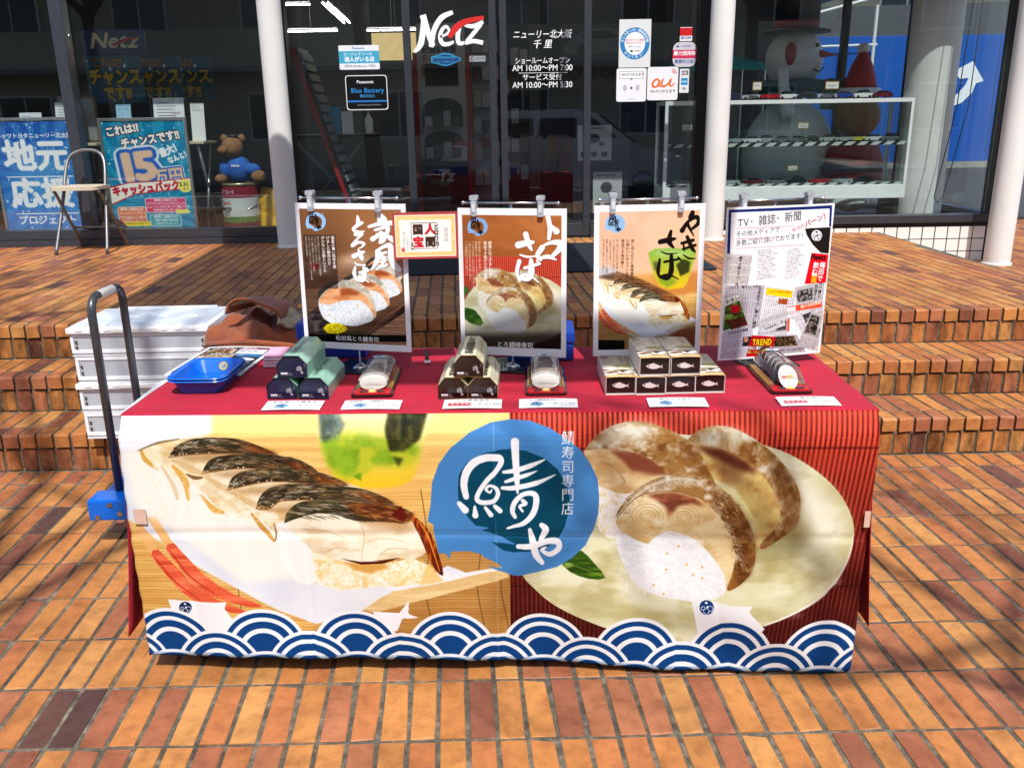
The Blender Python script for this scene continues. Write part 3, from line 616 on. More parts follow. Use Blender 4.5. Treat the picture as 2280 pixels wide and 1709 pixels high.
def poster1():
    cv = Cv(460, 620, (120, 84, 60)).homog(PQ[1]); F = cv.fill; X = (640, 440, 4.607); cv.frame(*X)
    cv.grad([(0,0),(1336,0),(1336,1658),(0,1658)], (150,108,72), (72,50,40), (700,100), (300,1500))
    F([(600,100),(1250,100),(1250,560),(700,640)], (176,128,88), alpha=.7, feather=120); F([(480,640),(700,570),(1200,600),(1240,760),(900,860),(520,900),(500,760)], (196,160,130), alpha=.8, feather=60); F([(540,620),(700,580),(880,700),(640,720)], (226,196,168), alpha=.6, feather=40)
    F([(150,780),(800,720),(1230,760),(1230,1560),(150,1560)], [(112,84,66),(96,70,56),(128,98,78)], alpha=.8, feather=80, tex=(300,20,3))
    F([(180,680),(320,640),(480,700),(440,790),(240,790)], (190,180,170), alpha=.7, feather=30); F([(220,700),(300,660),(340,690),(300,750),(240,740)], (170,30,30), alpha=.9, feather=14)
    # dish edge and board
    F([(200,1200),(300,1130),(420,1230),(480,1380),(700,1420),(900,1400),(1200,1090),(1240,1120),(1240,1560),(180,1560)], [(60,38,32),(88,54,42),(46,30,26)], tex=(200,40), feather=6)
    F([(830,1420),(1240,1150),(1240,1560),(680,1560)], [(178,142,112),(146,110,84),(200,166,136)], tex=(260,8,3,3)); cv.brush([(800,1410),(1000,1230),(1190,1100)], [8,14,10], (150,110,80))
    for k in range(16): cv.brush([(760+k*16,1560),(1240,1190+k*24)], [2,2], (110,80,60), alpha=.5, n=3)
    # slices, back to front
    def slice_(ox, oy, s_):
        f = lambda L: [(ox+(a-300)*s_, oy+(b-850)*s_) for a, b in L]
        F(f([(310,1060),(330,980),(400,900),(500,856),(620,850),(740,876),(830,960),(890,1080),(905,1200),(880,1240),(800,1290),(420,1280),(330,1180)]), [(206,204,190),(226,222,206),(176,172,160)], tex=(70,50,3), smooth=3)
        F(f([(303,1070),(318,970),(400,890),(500,852),(560,856),(470,910),(390,960),(340,1010)]), (44,44,42), alpha=.9, feather=6)
        F(f([(312,1080),(400,960),(540,925),(680,945),(790,1000),(860,1090),(905,1215),(880,1230),(820,1120),(740,1060),(560,1060),(470,1100),(390,1100)]), [(232,172,122),(244,200,160),(214,140,90),(240,190,146)], tex=(90,40,4), smooth=3)
        F(f([(540,935),(640,932),(760,985),(700,1010),(600,1010),(545,1020)]), (150,74,38), alpha=.8, feather=16)
        F(f([(312,1090),(400,1105),(470,1095),(560,1062),(740,1060),(820,1120),(880,1220),(850,1270),(700,1320),(560,1310),(430,1290),(340,1200)]), [(236,240,242),(214,220,226),(250,251,252),(226,230,234)], tex=(16,13,3,3), smooth=3)
        rs = np.random.RandomState(int(ox))
        for k in range(150): a, b = f([(350+rs.rand()*480, 1110+rs.rand()*180)])[0]; cv.disc(a, b, 8*s_, 4*s_, (255,255,255), rot=rs.rand()*3, alpha=.45)
        for a, b in f([(430,1215),(710,1115),(480,1250),(640,1180)]): cv.disc(a, b, 9*s_, 8*s_, (236,190,100), rough=.5)
    slice_(800, 600, .62); slice_(720, 690, .74); slice_(520, 780, .86); slice_(300, 850, 1.0)
    F([(200,1200),(290,1140),(330,1220),(400,1300),(380,1400),(200,1390)], [(58,50,50),(96,86,84),(36,30,32)], tex=(50,30), feather=4)
    cv.disc(480, 1348, 118, 56, (206,190,20), rough=.25, seed=4, feather=3)
    rs = np.random.RandomState(1)
    for k in range(90): a = rs.rand()*6.28; r = rs.rand()**.5; cv.disc(480+105*r*math.cos(a), 1345+48*r*math.sin(a), 12, 8, ((246,232,60),(232,214,40),(190,170,20))[k % 3])
    F([(560,1400),(740,1360),(700,1540),(540,1540)], (64,76,26), alpha=.7, feather=10)
    cv.fill([(165,380),(505,382),(525,940),(180,940)], (50,34,26), alpha=.55)
    columns(cv, 455, 395, 3, 52, 37, (9, 8, 10), (250,250,250), 0, bold=2); columns(cv, 308, 395, 5, 32, 24, (17, 12, 15, 19, 9), (246,246,246), 30)
    cv.fill([(190,1410),(1200,1415),(1205,1484),(195,1480)], (8,6,6)); cv.text('松前風とろ鯖寿司', 484, 1418, 57, (250,250,250), bold=2.5)
    W = (250, 250, 252)
    strokes(cv, [([(950,165),(985,235)],[40,84]), ([(850,300),(960,272),(1110,262)],[26,36,46]), ([(912,335),(970,318),(1036,306),(1022,372),(930,382)],[24,26,40,34,26]), ([(972,372),(985,430),(955,468)],[48,60,20]), ([(940,392),(884,428)],[28,44]), ([(1015,388),(1090,436)],[30,52]),
        ([(935,560),(928,640),(868,745)],[50,46,12]), ([(930,545),(1010,502),(1062,500),(1066,600),(1092,700),(1142,742),(1118,752)],[22,34,46,52,58,46,10]), ([(955,590),(1015,565)],[22,24]), ([(948,630),(1002,612),(1000,662),(946,664)],[18,20,24,18]), ([(976,570),(976,690),(915,745)],[20,24,12]), ([(985,715),(1022,690)],[18,26]),
        ([(735,188),(742,240),(728,285)],[16,38,20]), ([(782,258),(712,300),(690,332),(740,352),(806,346)],[26,32,26,24,8]), ([(712,378),(778,370),(732,422),(676,494),(740,462),(796,474),(770,512),(738,522)],[36,30,20,32,26,26,15,8]),
        ([(688,604),(760,572),(796,560)],[42,36,20]), ([(738,540),(766,612),(776,645)],[20,42,14]), ([(698,672),(730,692),(806,696)],[14,20,12]),
        ([(704,710),(690,780),(712,858)],[15,36,15]), ([(748,772),(834,752)],[26,20]), ([(792,720),(792,800),(770,852),(718,842),(762,822),(834,872)],[26,46,36,24,20,10]), ([(818,728),(836,748)],[16,14])], W, 1.2, (40,26,16))
    poster_head(cv, (681.5, 471.5, 37.5), (170, 206, 240), (130, 92, 62), (20, 14, 12)); frame_white(cv, (.038, .042, .046, .04)); return cv
def poster2():
    cv = Cv(460, 620, (150, 96, 56)).homog(PQ[2]); X = (640, 420, 3.19)
    cv.frame(*X, ax=.458, bx=1405-650*.458, ay=.471, by=705-365*.471); toro(cv)
    cv.frame(*X); F = cv.fill
    cv.grad([(1180,120),(2000,120),(2000,478),(1180,500)], (176,116,70), (186,120,70), (1250,150), (1900,470)); F([(1180,120),(2000,120),(2000,478),(1180,500)], [(150,92,50),(196,134,86),(170,108,62)], alpha=.6, tex=(200,150,3))
    F([(1230,1040),(1960,1020),(1960,1180),(1230,1180)], (24,12,12), alpha=.78, feather=22); F([(1240,700),(1990,900),(1960,1050),(1240,1070)], (120,124,112), alpha=.28, feather=50)
    F([(1240,850),(1330,870),(1390,965),(1300,950),(1250,925)], [(46,78,30),(86,120,46)], tex=(60,20), smooth=2); F([(1245,720),(1275,700),(1290,740),(1255,780)], (70,104,50), feather=3)
    F([(1380,1130),(1470,1112),(1490,1140),(1390,1160)], (170,120,60), feather=4)
    columns(cv, 1422, 385, 2, 34, 21, (10, 11), (250,248,244), 12, bold=2); columns(cv, 1350, 388, 5, 23, 15, (13, 20, 19, 16, 14), (246,240,236), 60)
    cv.text('とろ鯖棒寿司', 1482, 1084, 38, (250,250,250), bold=2.5)
    W = (250, 250, 252)
    strokes(cv, [([(1852,200),(1865,280),(1856,358)],[34,34,26]), ([(1870,262),(1912,304)],[22,44]), ([(1806,425),(1772,482),(1796,514)],[40,34,18]), ([(1800,418),(1870,388),(1934,390),(1930,432),(1880,484)],[14,26,44,40,26]), ([(1790,500),(1850,490),(1906,512)],[20,32,10]),
        ([(1636,408),(1700,392),(1744,386)],[48,42,20]), ([(1690,330),(1710,400),(1732,444)],[40,36,14]), ([(1648,478),(1700,492),(1766,486)],[12,18,8]), ([(1642,525),(1625,600),(1644,664)],[32,26,18]), ([(1680,572),(1786,540)],[22,22]), ([(1726,518),(1726,600),(1700,648),(1646,640),(1702,618),(1776,672)],[30,48,38,22,20,10]), ([(1768,520),(1786,540)],[16,12])], W, .86, (60,36,20))
    poster_head(cv, (1039, 487.5, 38.5), (150, 190, 232), (156, 104, 66), (24, 16, 12)); frame_white(cv, (.045, .045, .058, .042)); return cv
def poster3():
    cv = Cv(460, 620, (240, 200, 170)).homog(PQ[3]); X = (1260, 420, 3.072); F = cv.fill
    cv.frame(*X, ax=.41, bx=500-920*.41, ay=.43, by=720-520*.43); yaki(cv)
    cv.frame(*X)
    cv.grad([(180,90),(980,90),(980,590),(180,600)], (248,202,178), (240,200,160), (300,130), (700,560), feather=8); F([(180,90),(960,90),(960,560),(180,560)], [(252,214,190),(240,186,158)], alpha=.4, tex=(160,140,3))
    F([(190,540),(330,540),(360,590),(220,620)], (200,214,226), alpha=.8, feather=22)
    cv.grad([(340,600),(960,560),(960,700),(700,740),(500,640)], (226,170,104), (206,140,76), (600,560), (700,720), alpha=.9, feather=16)
    cv.grad([(555,440),(600,412),(720,404),(850,412),(892,436),(868,520),(830,640),(800,680),(700,690),(640,672),(600,600),(575,520)], (150,190,90), (236,200,50), (720,420), (720,690), feather=5); F([(580,430),(720,420),(870,435),(830,470),(650,470)], (190,214,140), alpha=.7, feather=14); F([(750,520),(800,480),(850,500),(840,570),(780,600)], (44,48,26), alpha=.85, feather=6); F([(590,500),(640,500),(640,570),(600,560)], (70,74,60), alpha=.7, feather=8); F([(620,600),(700,590),(760,640),(690,680),(640,650)], (120,160,50), alpha=.7, feather=10)
    cv.frame(*X, ax=.41, bx=500-920*.41, ay=.43, by=720-520*.43)
    for i, s_ in enumerate([[(150,270),(560,172),(880,262),(1460,520),(1300,540),(700,350)]]): F(s_, [(84,50,30),(150,96,60),(50,34,24)], alpha=.6, tex=(60,20), feather=14)
    cv.frame(*X)
    F([(215,880),(330,960),(500,1010),(700,1000),(900,900),(910,1120),(215,1120)], (60,34,24), alpha=.35, feather=20); F([(220,1034),(400,1040),(400,1110),(220,1100)], (14,10,10), feather=2); F([(690,980),(900,960),(905,1080),(700,1080)], (110,50,40), alpha=.5, feather=14)
    F([(300,900),(470,1000),(640,1000),(860,900),(700,1010),(480,1030)], (206,220,236), alpha=.7, feather=12)
    K = (28, 20, 16)
    columns(cv, 438, 350, 3, 33, 24, (12, 11, 8), (70,50,44), 70, bold=1.5); columns(cv, 340, 352, 5, 23, 15, (15, 16, 12, 15, 17), (90,70,64), 110)
    strokes(cv, [([(862,160),(852,192)],[40,52]), ([(790,284),(832,222),(890,190),(904,230),(852,278)],[44,26,36,36,20]), ([(826,238),(872,322)],[34,8]), ([(788,372),(868,350)],[26,28]), ([(798,412),(884,384)],[22,24]), ([(826,328),(858,400),(884,432)],[30,38,12]), ([(800,452),(840,476),(888,476)],[10,18,6]), ([(800,380),(806,420)],[18,14]),
        ([(638,364),(700,350),(746,340)],[42,46,14]), ([(712,290),(700,360),(732,404)],[26,48,14]), ([(644,430),(690,446),(758,440)],[8,15,6]), ([(636,486),(625,570),(642,614)],[22,32,10]), ([(668,502),(774,480)],[22,20]), ([(716,458),(716,560),(690,612),(648,602),(702,590),(768,622)],[30,48,38,26,20,7]), ([(764,470),(786,492)],[16,12])], K, .8)
    poster_head(cv, (1345, 479, 38.5), (162, 200, 236), None, (30, 22, 18)); frame_white(cv, (.042, .05, .042, .045)); return cv
def newsprint(cv, quad, seed=0, tone=(226, 222, 224), photo=None, head=None):
    """a newspaper clipping: toned paper, text rows and a photograph"""
    cv.fill(quad, (120,116,120)); q_ = [np.array(p, float) for p in quad]; c = sum(q_)/4; cv.fill([tuple(p+(c-p)*.012) for p in q_], tone)
    P = lambda u, v: tuple((q_[0]*(1-u)+q_[1]*u)*(1-v)+(q_[3]*(1-u)+q_[2]*u)*v); rs = np.random.RandomState(seed)
    e = q_[3]-q_[0]; an = math.degrees(math.atan2(e[1], e[0]))-90; L_ = float(np.hypot(*e))
    for i in range(14):
        for j in range(3):
            u = .05+i*.068; v0 = .05+j*.32; n = int(L_*.27/12); k = rs.randint(0, len(BODY)-n-2); x, y = P(u, v0); cv.text(BODY[k:k+n], x, y, 12, (96,92,98), vert=True, rot=an)
    if photo: a, b, c_, d, col = photo; cv.fill([P(a, b), P(c_, b), P(c_, d), P(a, d)], [tuple(v*.4 for v in col), col, tuple(min(255, v*1.5) for v in col)], tex=(18,18,3,3), seed=seed)
    if head: s_, a, b, sz, vert, rot = head; L = len(s_)*sz; x, y = P(a, b); cv.fill([(x-3,y-3),(x+(sz if vert else L)+3,y-3),(x+(sz if vert else L)+3,y+(L if vert else sz)+3),(x-3,y+(L if vert else sz)+3)], tone) if not rot else None; cv.text(s_, x, y, sz, (40,38,44), vert=vert, bold=2, rot=rot)
def poster4():
    cv = Cv(460, 620, (250, 251, 253)).homog(PQ[4]); cv.frame(1580, 430, 4.251); F = cv.fill; N = (32, 52, 120)
    F([(185,172),(1146,100),(1143,128),(204,194)], N); F([(1122,104),(1146,100),(1138,300),(1118,300)], N); F([(185,172),(206,190),(190,570),(164,566)], N)
    cv.text('TV･雑誌･新聞', 262, 244, 92, (40,40,46), rot=-4.2, sx=.86); cv.text('その他メディアで', 246, 364, 54, (50,50,56), rot=-3.6, sx=.92); cv.text('多数ご紹介頂いております！', 244, 446, 55, (50,50,56), rot=-3.8, sx=.9)
    for p in ([(248,338),(770,300)], [(246,432),(648,404)], [(242,520),(874,472)]): cv.brush(p, [3,3], (200,60,90), n=3)
    cv.text('サパパ', 752, 330, 40, (196,60,80), rot=-22, bold=1); cv.text('バーン！', 872, 262, 60, (190,40,66), rot=-21, bold=2); cv.brush([(718,352),(770,388)], [3,3], (120,120,130)); cv.brush([(1086,200),(1072,258)], [3,3], (120,120,130))
    F([(884,322),(940,316),(1135,304),(1118,552),(1040,545),(960,470),(900,380)], (38,34,30)); emblem(cv, 998, 384, 52, (248,248,250), (38,34,30))
    for i in range(13):
        cv.text(BODY[i*5:i*5+9+(i*7) % 5], 440-i*.8, 534+i*21.5, 14, (90,90,98), rot=-4.4); cv.text(BODY[40+i*4:48+i*4+(i*5) % 4], 716-i*2, 520+i*22, 14, (90,90,98), rot=-4.4)
    newsprint(cv, [(162,570),(392,578),(346,856),(140,850)], 1, (224,220,216), None, ('鯖や大阪にサバー出店', .5, .06, 28, True, 5))
    newsprint(cv, [(146,862),(504,858),(446,1252),(110,1280)], 2, (206,202,208), None, ('日本初サバ(博士)検定', .84, .03, 34, True, 5)); cv.text('３月８日「鯖すし」の日に', 170, 872, 25, (60,56,62), bold=2)
    F([(134,990),(262,948),(344,1230),(120,1288)], (244,242,236)); F([(138,1060),(270,1000),(344,1230),(120,1288)], [(60,96,34),(120,160,70),(86,40,30),(150,180,100)], tex=(34,34,3,3)); F([(160,1190),(310,1150),(342,1232),(190,1280)], (96,36,28), alpha=.85, feather=4); cv.disc(232,1080,44,40,(206,40,50)); cv.text('トラン', 138, 1000, 42, (30,30,30), rot=-15, bold=3)
    newsprint(cv, [(522,876),(806,908),(760,1130),(470,1170)], 3, (240,240,242), None, None); F([(520,880),(770,908),(752,975),(512,944)], (240,220,40)); F([(636,980),(726,986),(716,1038),(624,1030)], [(140,60,30),(230,150,90)], tex=(12,12)); cv.text('このサバ寿司の歴史', 536, 900, 25, (200,60,40), rot=6)
    newsprint(cv, [(790,876),(1086,810),(1064,1010),(806,1060)], 4, (214,212,214), (.05,.2,.6,.8,(120,116,116)), None); cv.text('サバ博士', 1030, 822, 36, (40,40,44), vert=True, rot=4, bold=2); cv.text('目指そう', 986, 848, 36, (40,40,44), vert=True, rot=4, bold=2)
    newsprint(cv, [(462,1180),(720,1090),(712,1330),(430,1340)], 5, (216,214,218), (.62,.45,.98,.8,(90,84,84)), None); cv.fill([(470,1262),(690,1180),(700,1240),(480,1310)], (222,220,224)); cv.text('「SABAR」オープン', 470, 1268, 34, (50,48,54), rot=-18, bold=1)
    newsprint(cv, [(714,1056),(1062,1008),(1060,1130),(860,1320),(708,1330)][:4], 6, (236,234,238), (.3,.45,.7,.8,(120,110,120)), None); F([(716,1060),(1062,1008),(1058,1064),(716,1112)], (232,90,56)); F([(716,1066),(800,1054),(800,1098),(716,1110)], (240,240,240)); cv.text('鯖の缶詰情報', 846, 1046, 34, (250,236,220), rot=-8, bold=2); F([(718,1180),(742,1176),(738,1296),(716,1300)], (228,100,70))
    newsprint(cv, [(960,1096),(1074,1140),(1022,1496),(806,1446)], 7, (212,208,206), (.1,.1,.75,.6,(96,90,84)), None); cv.text('出店あげ･ｻﾊﾞ', 1030, 1270, 26, (60,56,60), vert=True, rot=14)
    newsprint(cv, [(116,1290),(390,1256),(384,1540),(86,1556)], 8, (214,210,222), (.68,.3,.98,.62,(60,50,56)), ('ＳＡＢＡＲ開業', .16, .05, 27, False, -6)); cv.disc(326,1372,22,28,(190,140,120)); newsprint(cv, [(590,1338),(810,1330),(900,1500),(560,1520)], 9, (190,186,190), (.05,.06,.85,.6,(96,80,54)), None); cv.text('「サバ好き」ネット出店で専門店', 590, 1478, 20, (60,58,66), bold=1)
    F([(382,1332),(608,1348),(560,1530),(322,1540)], (190,20,36)); cv.text('TREND', 392, 1362, 78, (250,214,40), bold=4, rot=2, sx=.68, out=(5,(60,0,0))); cv.text('次に流行るもの', 352, 1440, 32, (255,255,255), bold=4, rot=3, out=(5,(20,0,0))); cv.text('欲しくなるもの', 340, 1484, 24, (255,240,120), bold=3, rot=3, out=(5,(20,0,0)))
    F([(950,546),(1116,560),(1096,826),(884,842)], (226,24,44)); cv.text('Meets', 948, 550, 66, (28,14,16), bold=4, rot=5, sx=.86); cv.text('梅田で', 1036, 632, 58, (252,252,252), vert=True, bold=3, rot=7); cv.text('飲む', 972, 634, 58, (252,252,252), vert=True, bold=3, rot=7); F([(958,745),(1006,745),(998,830),(946,830)], (240,180,40)); cv.rect(955, 738, 1008, 762, (250,246,236))
    cv.plain(); cv.rect(0, 612, 460, 620, (248,249,252)); return cv
def certificate_print():
    cv = Cv(420, 296, (186, 70, 66)); cv.rect(14, 16, 406, 282, (250, 244, 226)); cv.rect(20, 22, 400, 276, (240, 206, 128)); cv.fill([(26,28),(394,28),(394,270),(26,270)], [(246,220,150),(250,236,190)], tex=(24,24)); cv.rect(44, 50, 376, 250, (252, 250, 244))
    for i in range(34):
        for y in (36, 262): cv.disc(36+i*10.5, y, 6, 5, (232,190,100), alpha=.5)
    for i in range(22):
        for x in (35, 385): cv.disc(x, 44+i*10, 5, 6, (232,190,100), alpha=.5)
    cv.rect(118, 66, 288, 70, (60,40,30)); cv.rect(118, 66, 121, 232, (60,40,30)); cv.rect(285, 66, 288, 232, (60,40,30)); cv.rect(118, 229, 288, 232, (60,40,30))
    cv.text('国', 128, 78, 68, (66,42,30), bold=5); cv.text('人', 206, 76, 72, (214,26,40), bold=5); cv.text('宝', 126, 156, 72, (214,26,40), bold=5); cv.text('間', 206, 158, 68, (66,42,30), bold=5); cv.text('となりの', 262, 76, 38, (60,40,30), vert=True, bold=3, sp=.95); cv.text('さん', 108, 190, 26, (50,34,26), vert=True, bold=3)
    cv.text('認定証', 330, 100, 30, (150,146,140), vert=True); cv.text('ここに認定します', 86, 140, 13, (130,124,118), vert=True); cv.text('よーいドン！', 62, 120, 17, (70,60,56), vert=True, bold=1); cv.rect(50, 222, 74, 248, (216,80,70)); cv.text('之印', 53, 226, 11, (250,240,230)); return cv
def starfield(cv, seed, n, c=(235, 246, 255)):
    rs = np.random.RandomState(seed)
    for k in range(n):
        x, y, r = rs.rand()*cv.w, rs.rand()*cv.h, 1.2+rs.rand()**3*9; a0 = rs.rand()*6
        if r < 3: cv.disc(x, y, r, r, c, alpha=.9)
        else: cv.fill([(x+(r if i % 2 == 0 else r*.45)*math.cos(a0+i*PI/5), y+(r if i % 2 == 0 else r*.45)*math.sin(a0+i*PI/5)) for i in range(10)], c, alpha=.95)
def rays(cv, cx, cy, n, c, alpha, R=900):
    for i in range(n): a, b = 2*PI*i/n, 2*PI*(i+.5)/n; cv.fill([(cx, cy), (cx+R*math.cos(a), cy+R*math.sin(a)), (cx+R*math.cos(b), cy+R*math.sin(b))], c, alpha=alpha, feather=3)
def board1():
    cv = Cv(480, 660, (26, 100, 190)); cv.grad([(0,0),(480,0),(480,660),(0,660)], (20,84,176), (40,130,214), (0,0), (200,600)); rays(cv, 250, 330, 22, (90,176,236), .32); cv.disc(250, 330, 150, 150, (120,196,240), alpha=.35, feather=50); starfield(cv, 3, 210)
    W = (250,252,255)
    cv.text('ネッツトヨタニューリー北大阪', 18, 74, 33, W, bold=3, sx=.98); cv.text('地元', 40, 120, 196, W, bold=4); cv.rect(40, 334, 440, 340, W); cv.text('応援', 46, 352, 190, W, bold=4); cv.rect(60, 562, 440, 568, W); cv.text('プロジェクト', 66, 578, 60, W, bold=3); return cv
def board2():
    cv = Cv(480, 660, (0, 130, 176)); rays(cv, 240, 520, 26, (70,190,222), .4); starfield(cv, 9, 190); DK = (60, 10, 20)
    def say(s_, x, y, sz, rot, sx=.9): cv.text(s_, x, y, sz, DK, bold=15, rot=rot, sx=sx); cv.text(s_, x, y, sz, (255,252,250), bold=6, rot=rot, sx=sx)
    say('これは!?', 14, 40, 62, -9); say('チャンスです!!', 96, 110, 64, -9, .84)
    for c, b in (((250,252,255), 19), ((30,96,196), 14), ((236,196,166), 5)):
        cv.text('15', 40, 176, 236, c, bold=b, rot=-5, sx=1.2); cv.text('万円', 262, 300, 104, c, bold=b-1, rot=-5, sx=.86)
    cv.text('最大！', 310, 178, 56, (250,252,255), rot=-22, bold=7, sx=.8); cv.text('なんと！', 356, 228, 44, (250,252,255), rot=-22, bold=5, sx=.8)
    cv.fill([(0,400),(120,372),(300,366),(480,350),(480,420),(300,434),(140,452),(0,516)], (200,40,60)); cv.fill([(0,408),(120,379),(300,373),(480,356),(480,413),(300,427),(140,445),(0,506)], (255,250,240)); cv.text('キャッシュバック', 8, 402, 62, (206,30,56), rot=-5, bold=7, sx=.82); cv.disc(446, 400, 42, 42, (250,240,120)); cv.text('3.31', 412, 376, 32, (50,40,30), bold=3); cv.text('まで', 430, 412, 18, (50,40,30))
    def card(x0, y0, x1, y1, c, L):
        cv.fill(rrect(x0, x1, y0, y1, 12), (255,250,246)); cv.fill(rrect(x0+3, x1-3, y0+3, y1-3, 10), c); h_ = (y1-y0)/(len(L)+.4)
        for i, s_ in enumerate(L): cv.text(s_, (x0+x1)/2, y0+6+i*h_, h_*.82, (255,252,250), bold=2, center=True, sx=min(1, (x1-x0-14)/(len(s_)*h_*.82)))
    card(196, 474, 440, 566, (226,70,120), ['【新車ご成約の上】','オリジナルオプションをセットした','ニューリースタンダードご購入で','5万円分プレゼント!!']); card(26, 526, 196, 640, (236,124,86), ['【新車ご成約の上】','スマイルバリュープランで','でのお支払いご入会で','5万円分プレゼント!!']); card(214, 578, 400, 654, (40,170,184), ['【新車ご成約の上】','下取り車があれば','5万円分プレゼント!!'])
    cv.fill(rrect(60, 214, 622, 650, 6), (250,226,60)); cv.text('対象期間 最大10000円分 プレゼント', 66, 628, 10, (90,60,20)); cv.fill(rrect(372, 452, 548, 574, 6), (250,240,130)); return cv
def flyer_print():
    cv = Cv(300, 420, (244, 245, 248)); cv.fill([(14,16),(286,16),(286,404),(14,404)], (34,36,44)); rs = np.random.RandomState(4)
    cv.fill([(20,50),(150,40),(150,120),(20,120)], [(60,50,30),(150,130,60),(200,90,50),(230,220,200)], tex=(14,12,3,3)); cv.fill([(160,34),(280,34),(280,120),(160,120)], (236,238,242)); cv.rect(160, 34, 280, 48, (206,70,80)); cv.text('販売会', 166, 62, 26, (60,60,70)); cv.rect(180, 126, 280, 160, (40,120,180))
    cv.fill([(20,150),(170,140),(170,210),(20,210)], [(200,160,90),(240,226,200),(120,80,40)], tex=(16,10,3,3)); cv.disc(224, 200, 50, 22, (246,248,250)); cv.fill([(30,230),(270,230),(270,390),(30,390)], [(70,80,84),(140,156,160),(40,46,52)], tex=(50,30,4,3))
    cv.text('全国の美味しい鯖寿司', 24, 22, 20, (250,250,250), bold=2); cv.text('とろ鯖棒寿司と焼さば', 24, 126, 18, (250,250,250), bold=2); return cv
def price_print(name, red, price):
    cv = Cv(260, 104, (250, 251, 253)); cv.text(name, 130, 6, 22, (70,70,78), bold=1, center=True, sp=1.15 if len(name) < 9 else .9)
    if red: cv.rect(22, 44, 122, 80, (206,40,52)); cv.text('おすすめ', 30, 48, 22, (252,246,240), bold=2)
    else:
        cv.H = np.eye(3); cv.frame(48, 36, 29.); logo(cv, (130,176,214), None, (40,44,60), words=False); cv.plain()
    cv.text('一本 ￥'+price, 128, 46, 25, (60,60,70), sx=.9); cv.text('税込み価格です', 146, 80, 12, (130,130,140)); return cv
def green_top():
    cv = Cv(300, 520, (158, 208, 184)); cv.fill([(0,0),(300,0),(300,520),(0,520)], [(146,196,172),(168,216,194),(156,206,184)], tex=(60,90,3))
    cv.text('松前風とろ鯖寿司', 118, 40, 52, (30,40,36), vert=True, bold=2, sp=.98); cv.text('京都風', 226, 70, 26, (196,170,120), vert=True); return cv
def cream_top():
    cv = Cv(300, 520, (226, 222, 186)); cv.fill([(0,0),(300,0),(300,520),(0,520)], [(232,228,196),(218,214,176),(228,224,190)], tex=(60,90,3))
    cv.text('とろ鯖棒寿司', 112, 30, 76, (34,30,22), vert=True, bold=6, sp=.98); cv.brush([(230,60),(250,140),(262,300)], [6,14,4], (120,70,40), alpha=.8); cv.brush([(40,330),(56,400)], [4,10], (70,60,40), alpha=.7); return cv
def end_print(c0, c1):
    cv = Cv(220, 150, c0); cv.grad([(0,0),(220,0),(220,150),(0,150)], c1, c0, (60,0), (140,120)); cv.H = np.eye(3); cv.frame(128, 60, 22.); logo(cv, None, None, (238,232,232), words=False); cv.plain(); cv.rect(24, 116, 74, 128, (240,240,244)); cv.rect(82, 118, 100, 127, (120,116,120)); cv.rect(24, 133, 112, 136, (150,146,150)); cv.text('鯖寿司', 198, 56, 9, (220,216,216), vert=True); return cv
def fish_end():
    cv = Cv(220, 140, (40, 26, 24)); cv.grad([(0,0),(220,0),(220,140),(0,140)], (46,34,32), (34,14,14), (110,0), (110,140)); W = (226,212,212)
    cv.fill([(46,70),(70,56),(98,48),(104,42),(112,50),(140,62),(160,72),(176,58),(170,76),(180,92),(160,82),(136,92),(104,96),(70,88)], W, smooth=3); cv.disc(66, 70, 6, 6, (60,44,44)); return cv
def fish_top():
    cv = Cv(220, 420, (224, 214, 190)); F = cv.fill; F([(0,0),(220,0),(220,420),(0,420)], [(232,224,204),(216,204,180)], tex=(80,80,3))
    cv.rect(20, 34, 76, 60, (150,50,60)); cv.disc(40, 12, 26, 8, (60,70,70)); cv.text('焼さば寿司', 156, 28, 26, (60,44,36), vert=True, sp=1.1)
    for i in range(6): cv.text(BODY[i*11:i*11+10], 22+i*14, 74, 11, (110,90,70), vert=True)
    F([(80,210),(220,180),(220,250),(120,260)], [(150,150,90),(110,120,70),(190,180,120)], tex=(40,20), feather=8); F([(0,280),(90,250),(220,280),(220,400),(0,400)], [(240,236,222),(120,86,56),(252,250,244),(70,48,34)], tex=(70,26,4,3), feather=6); F([(0,380),(220,370),(220,420),(0,420)], (206,166,110)); return cv
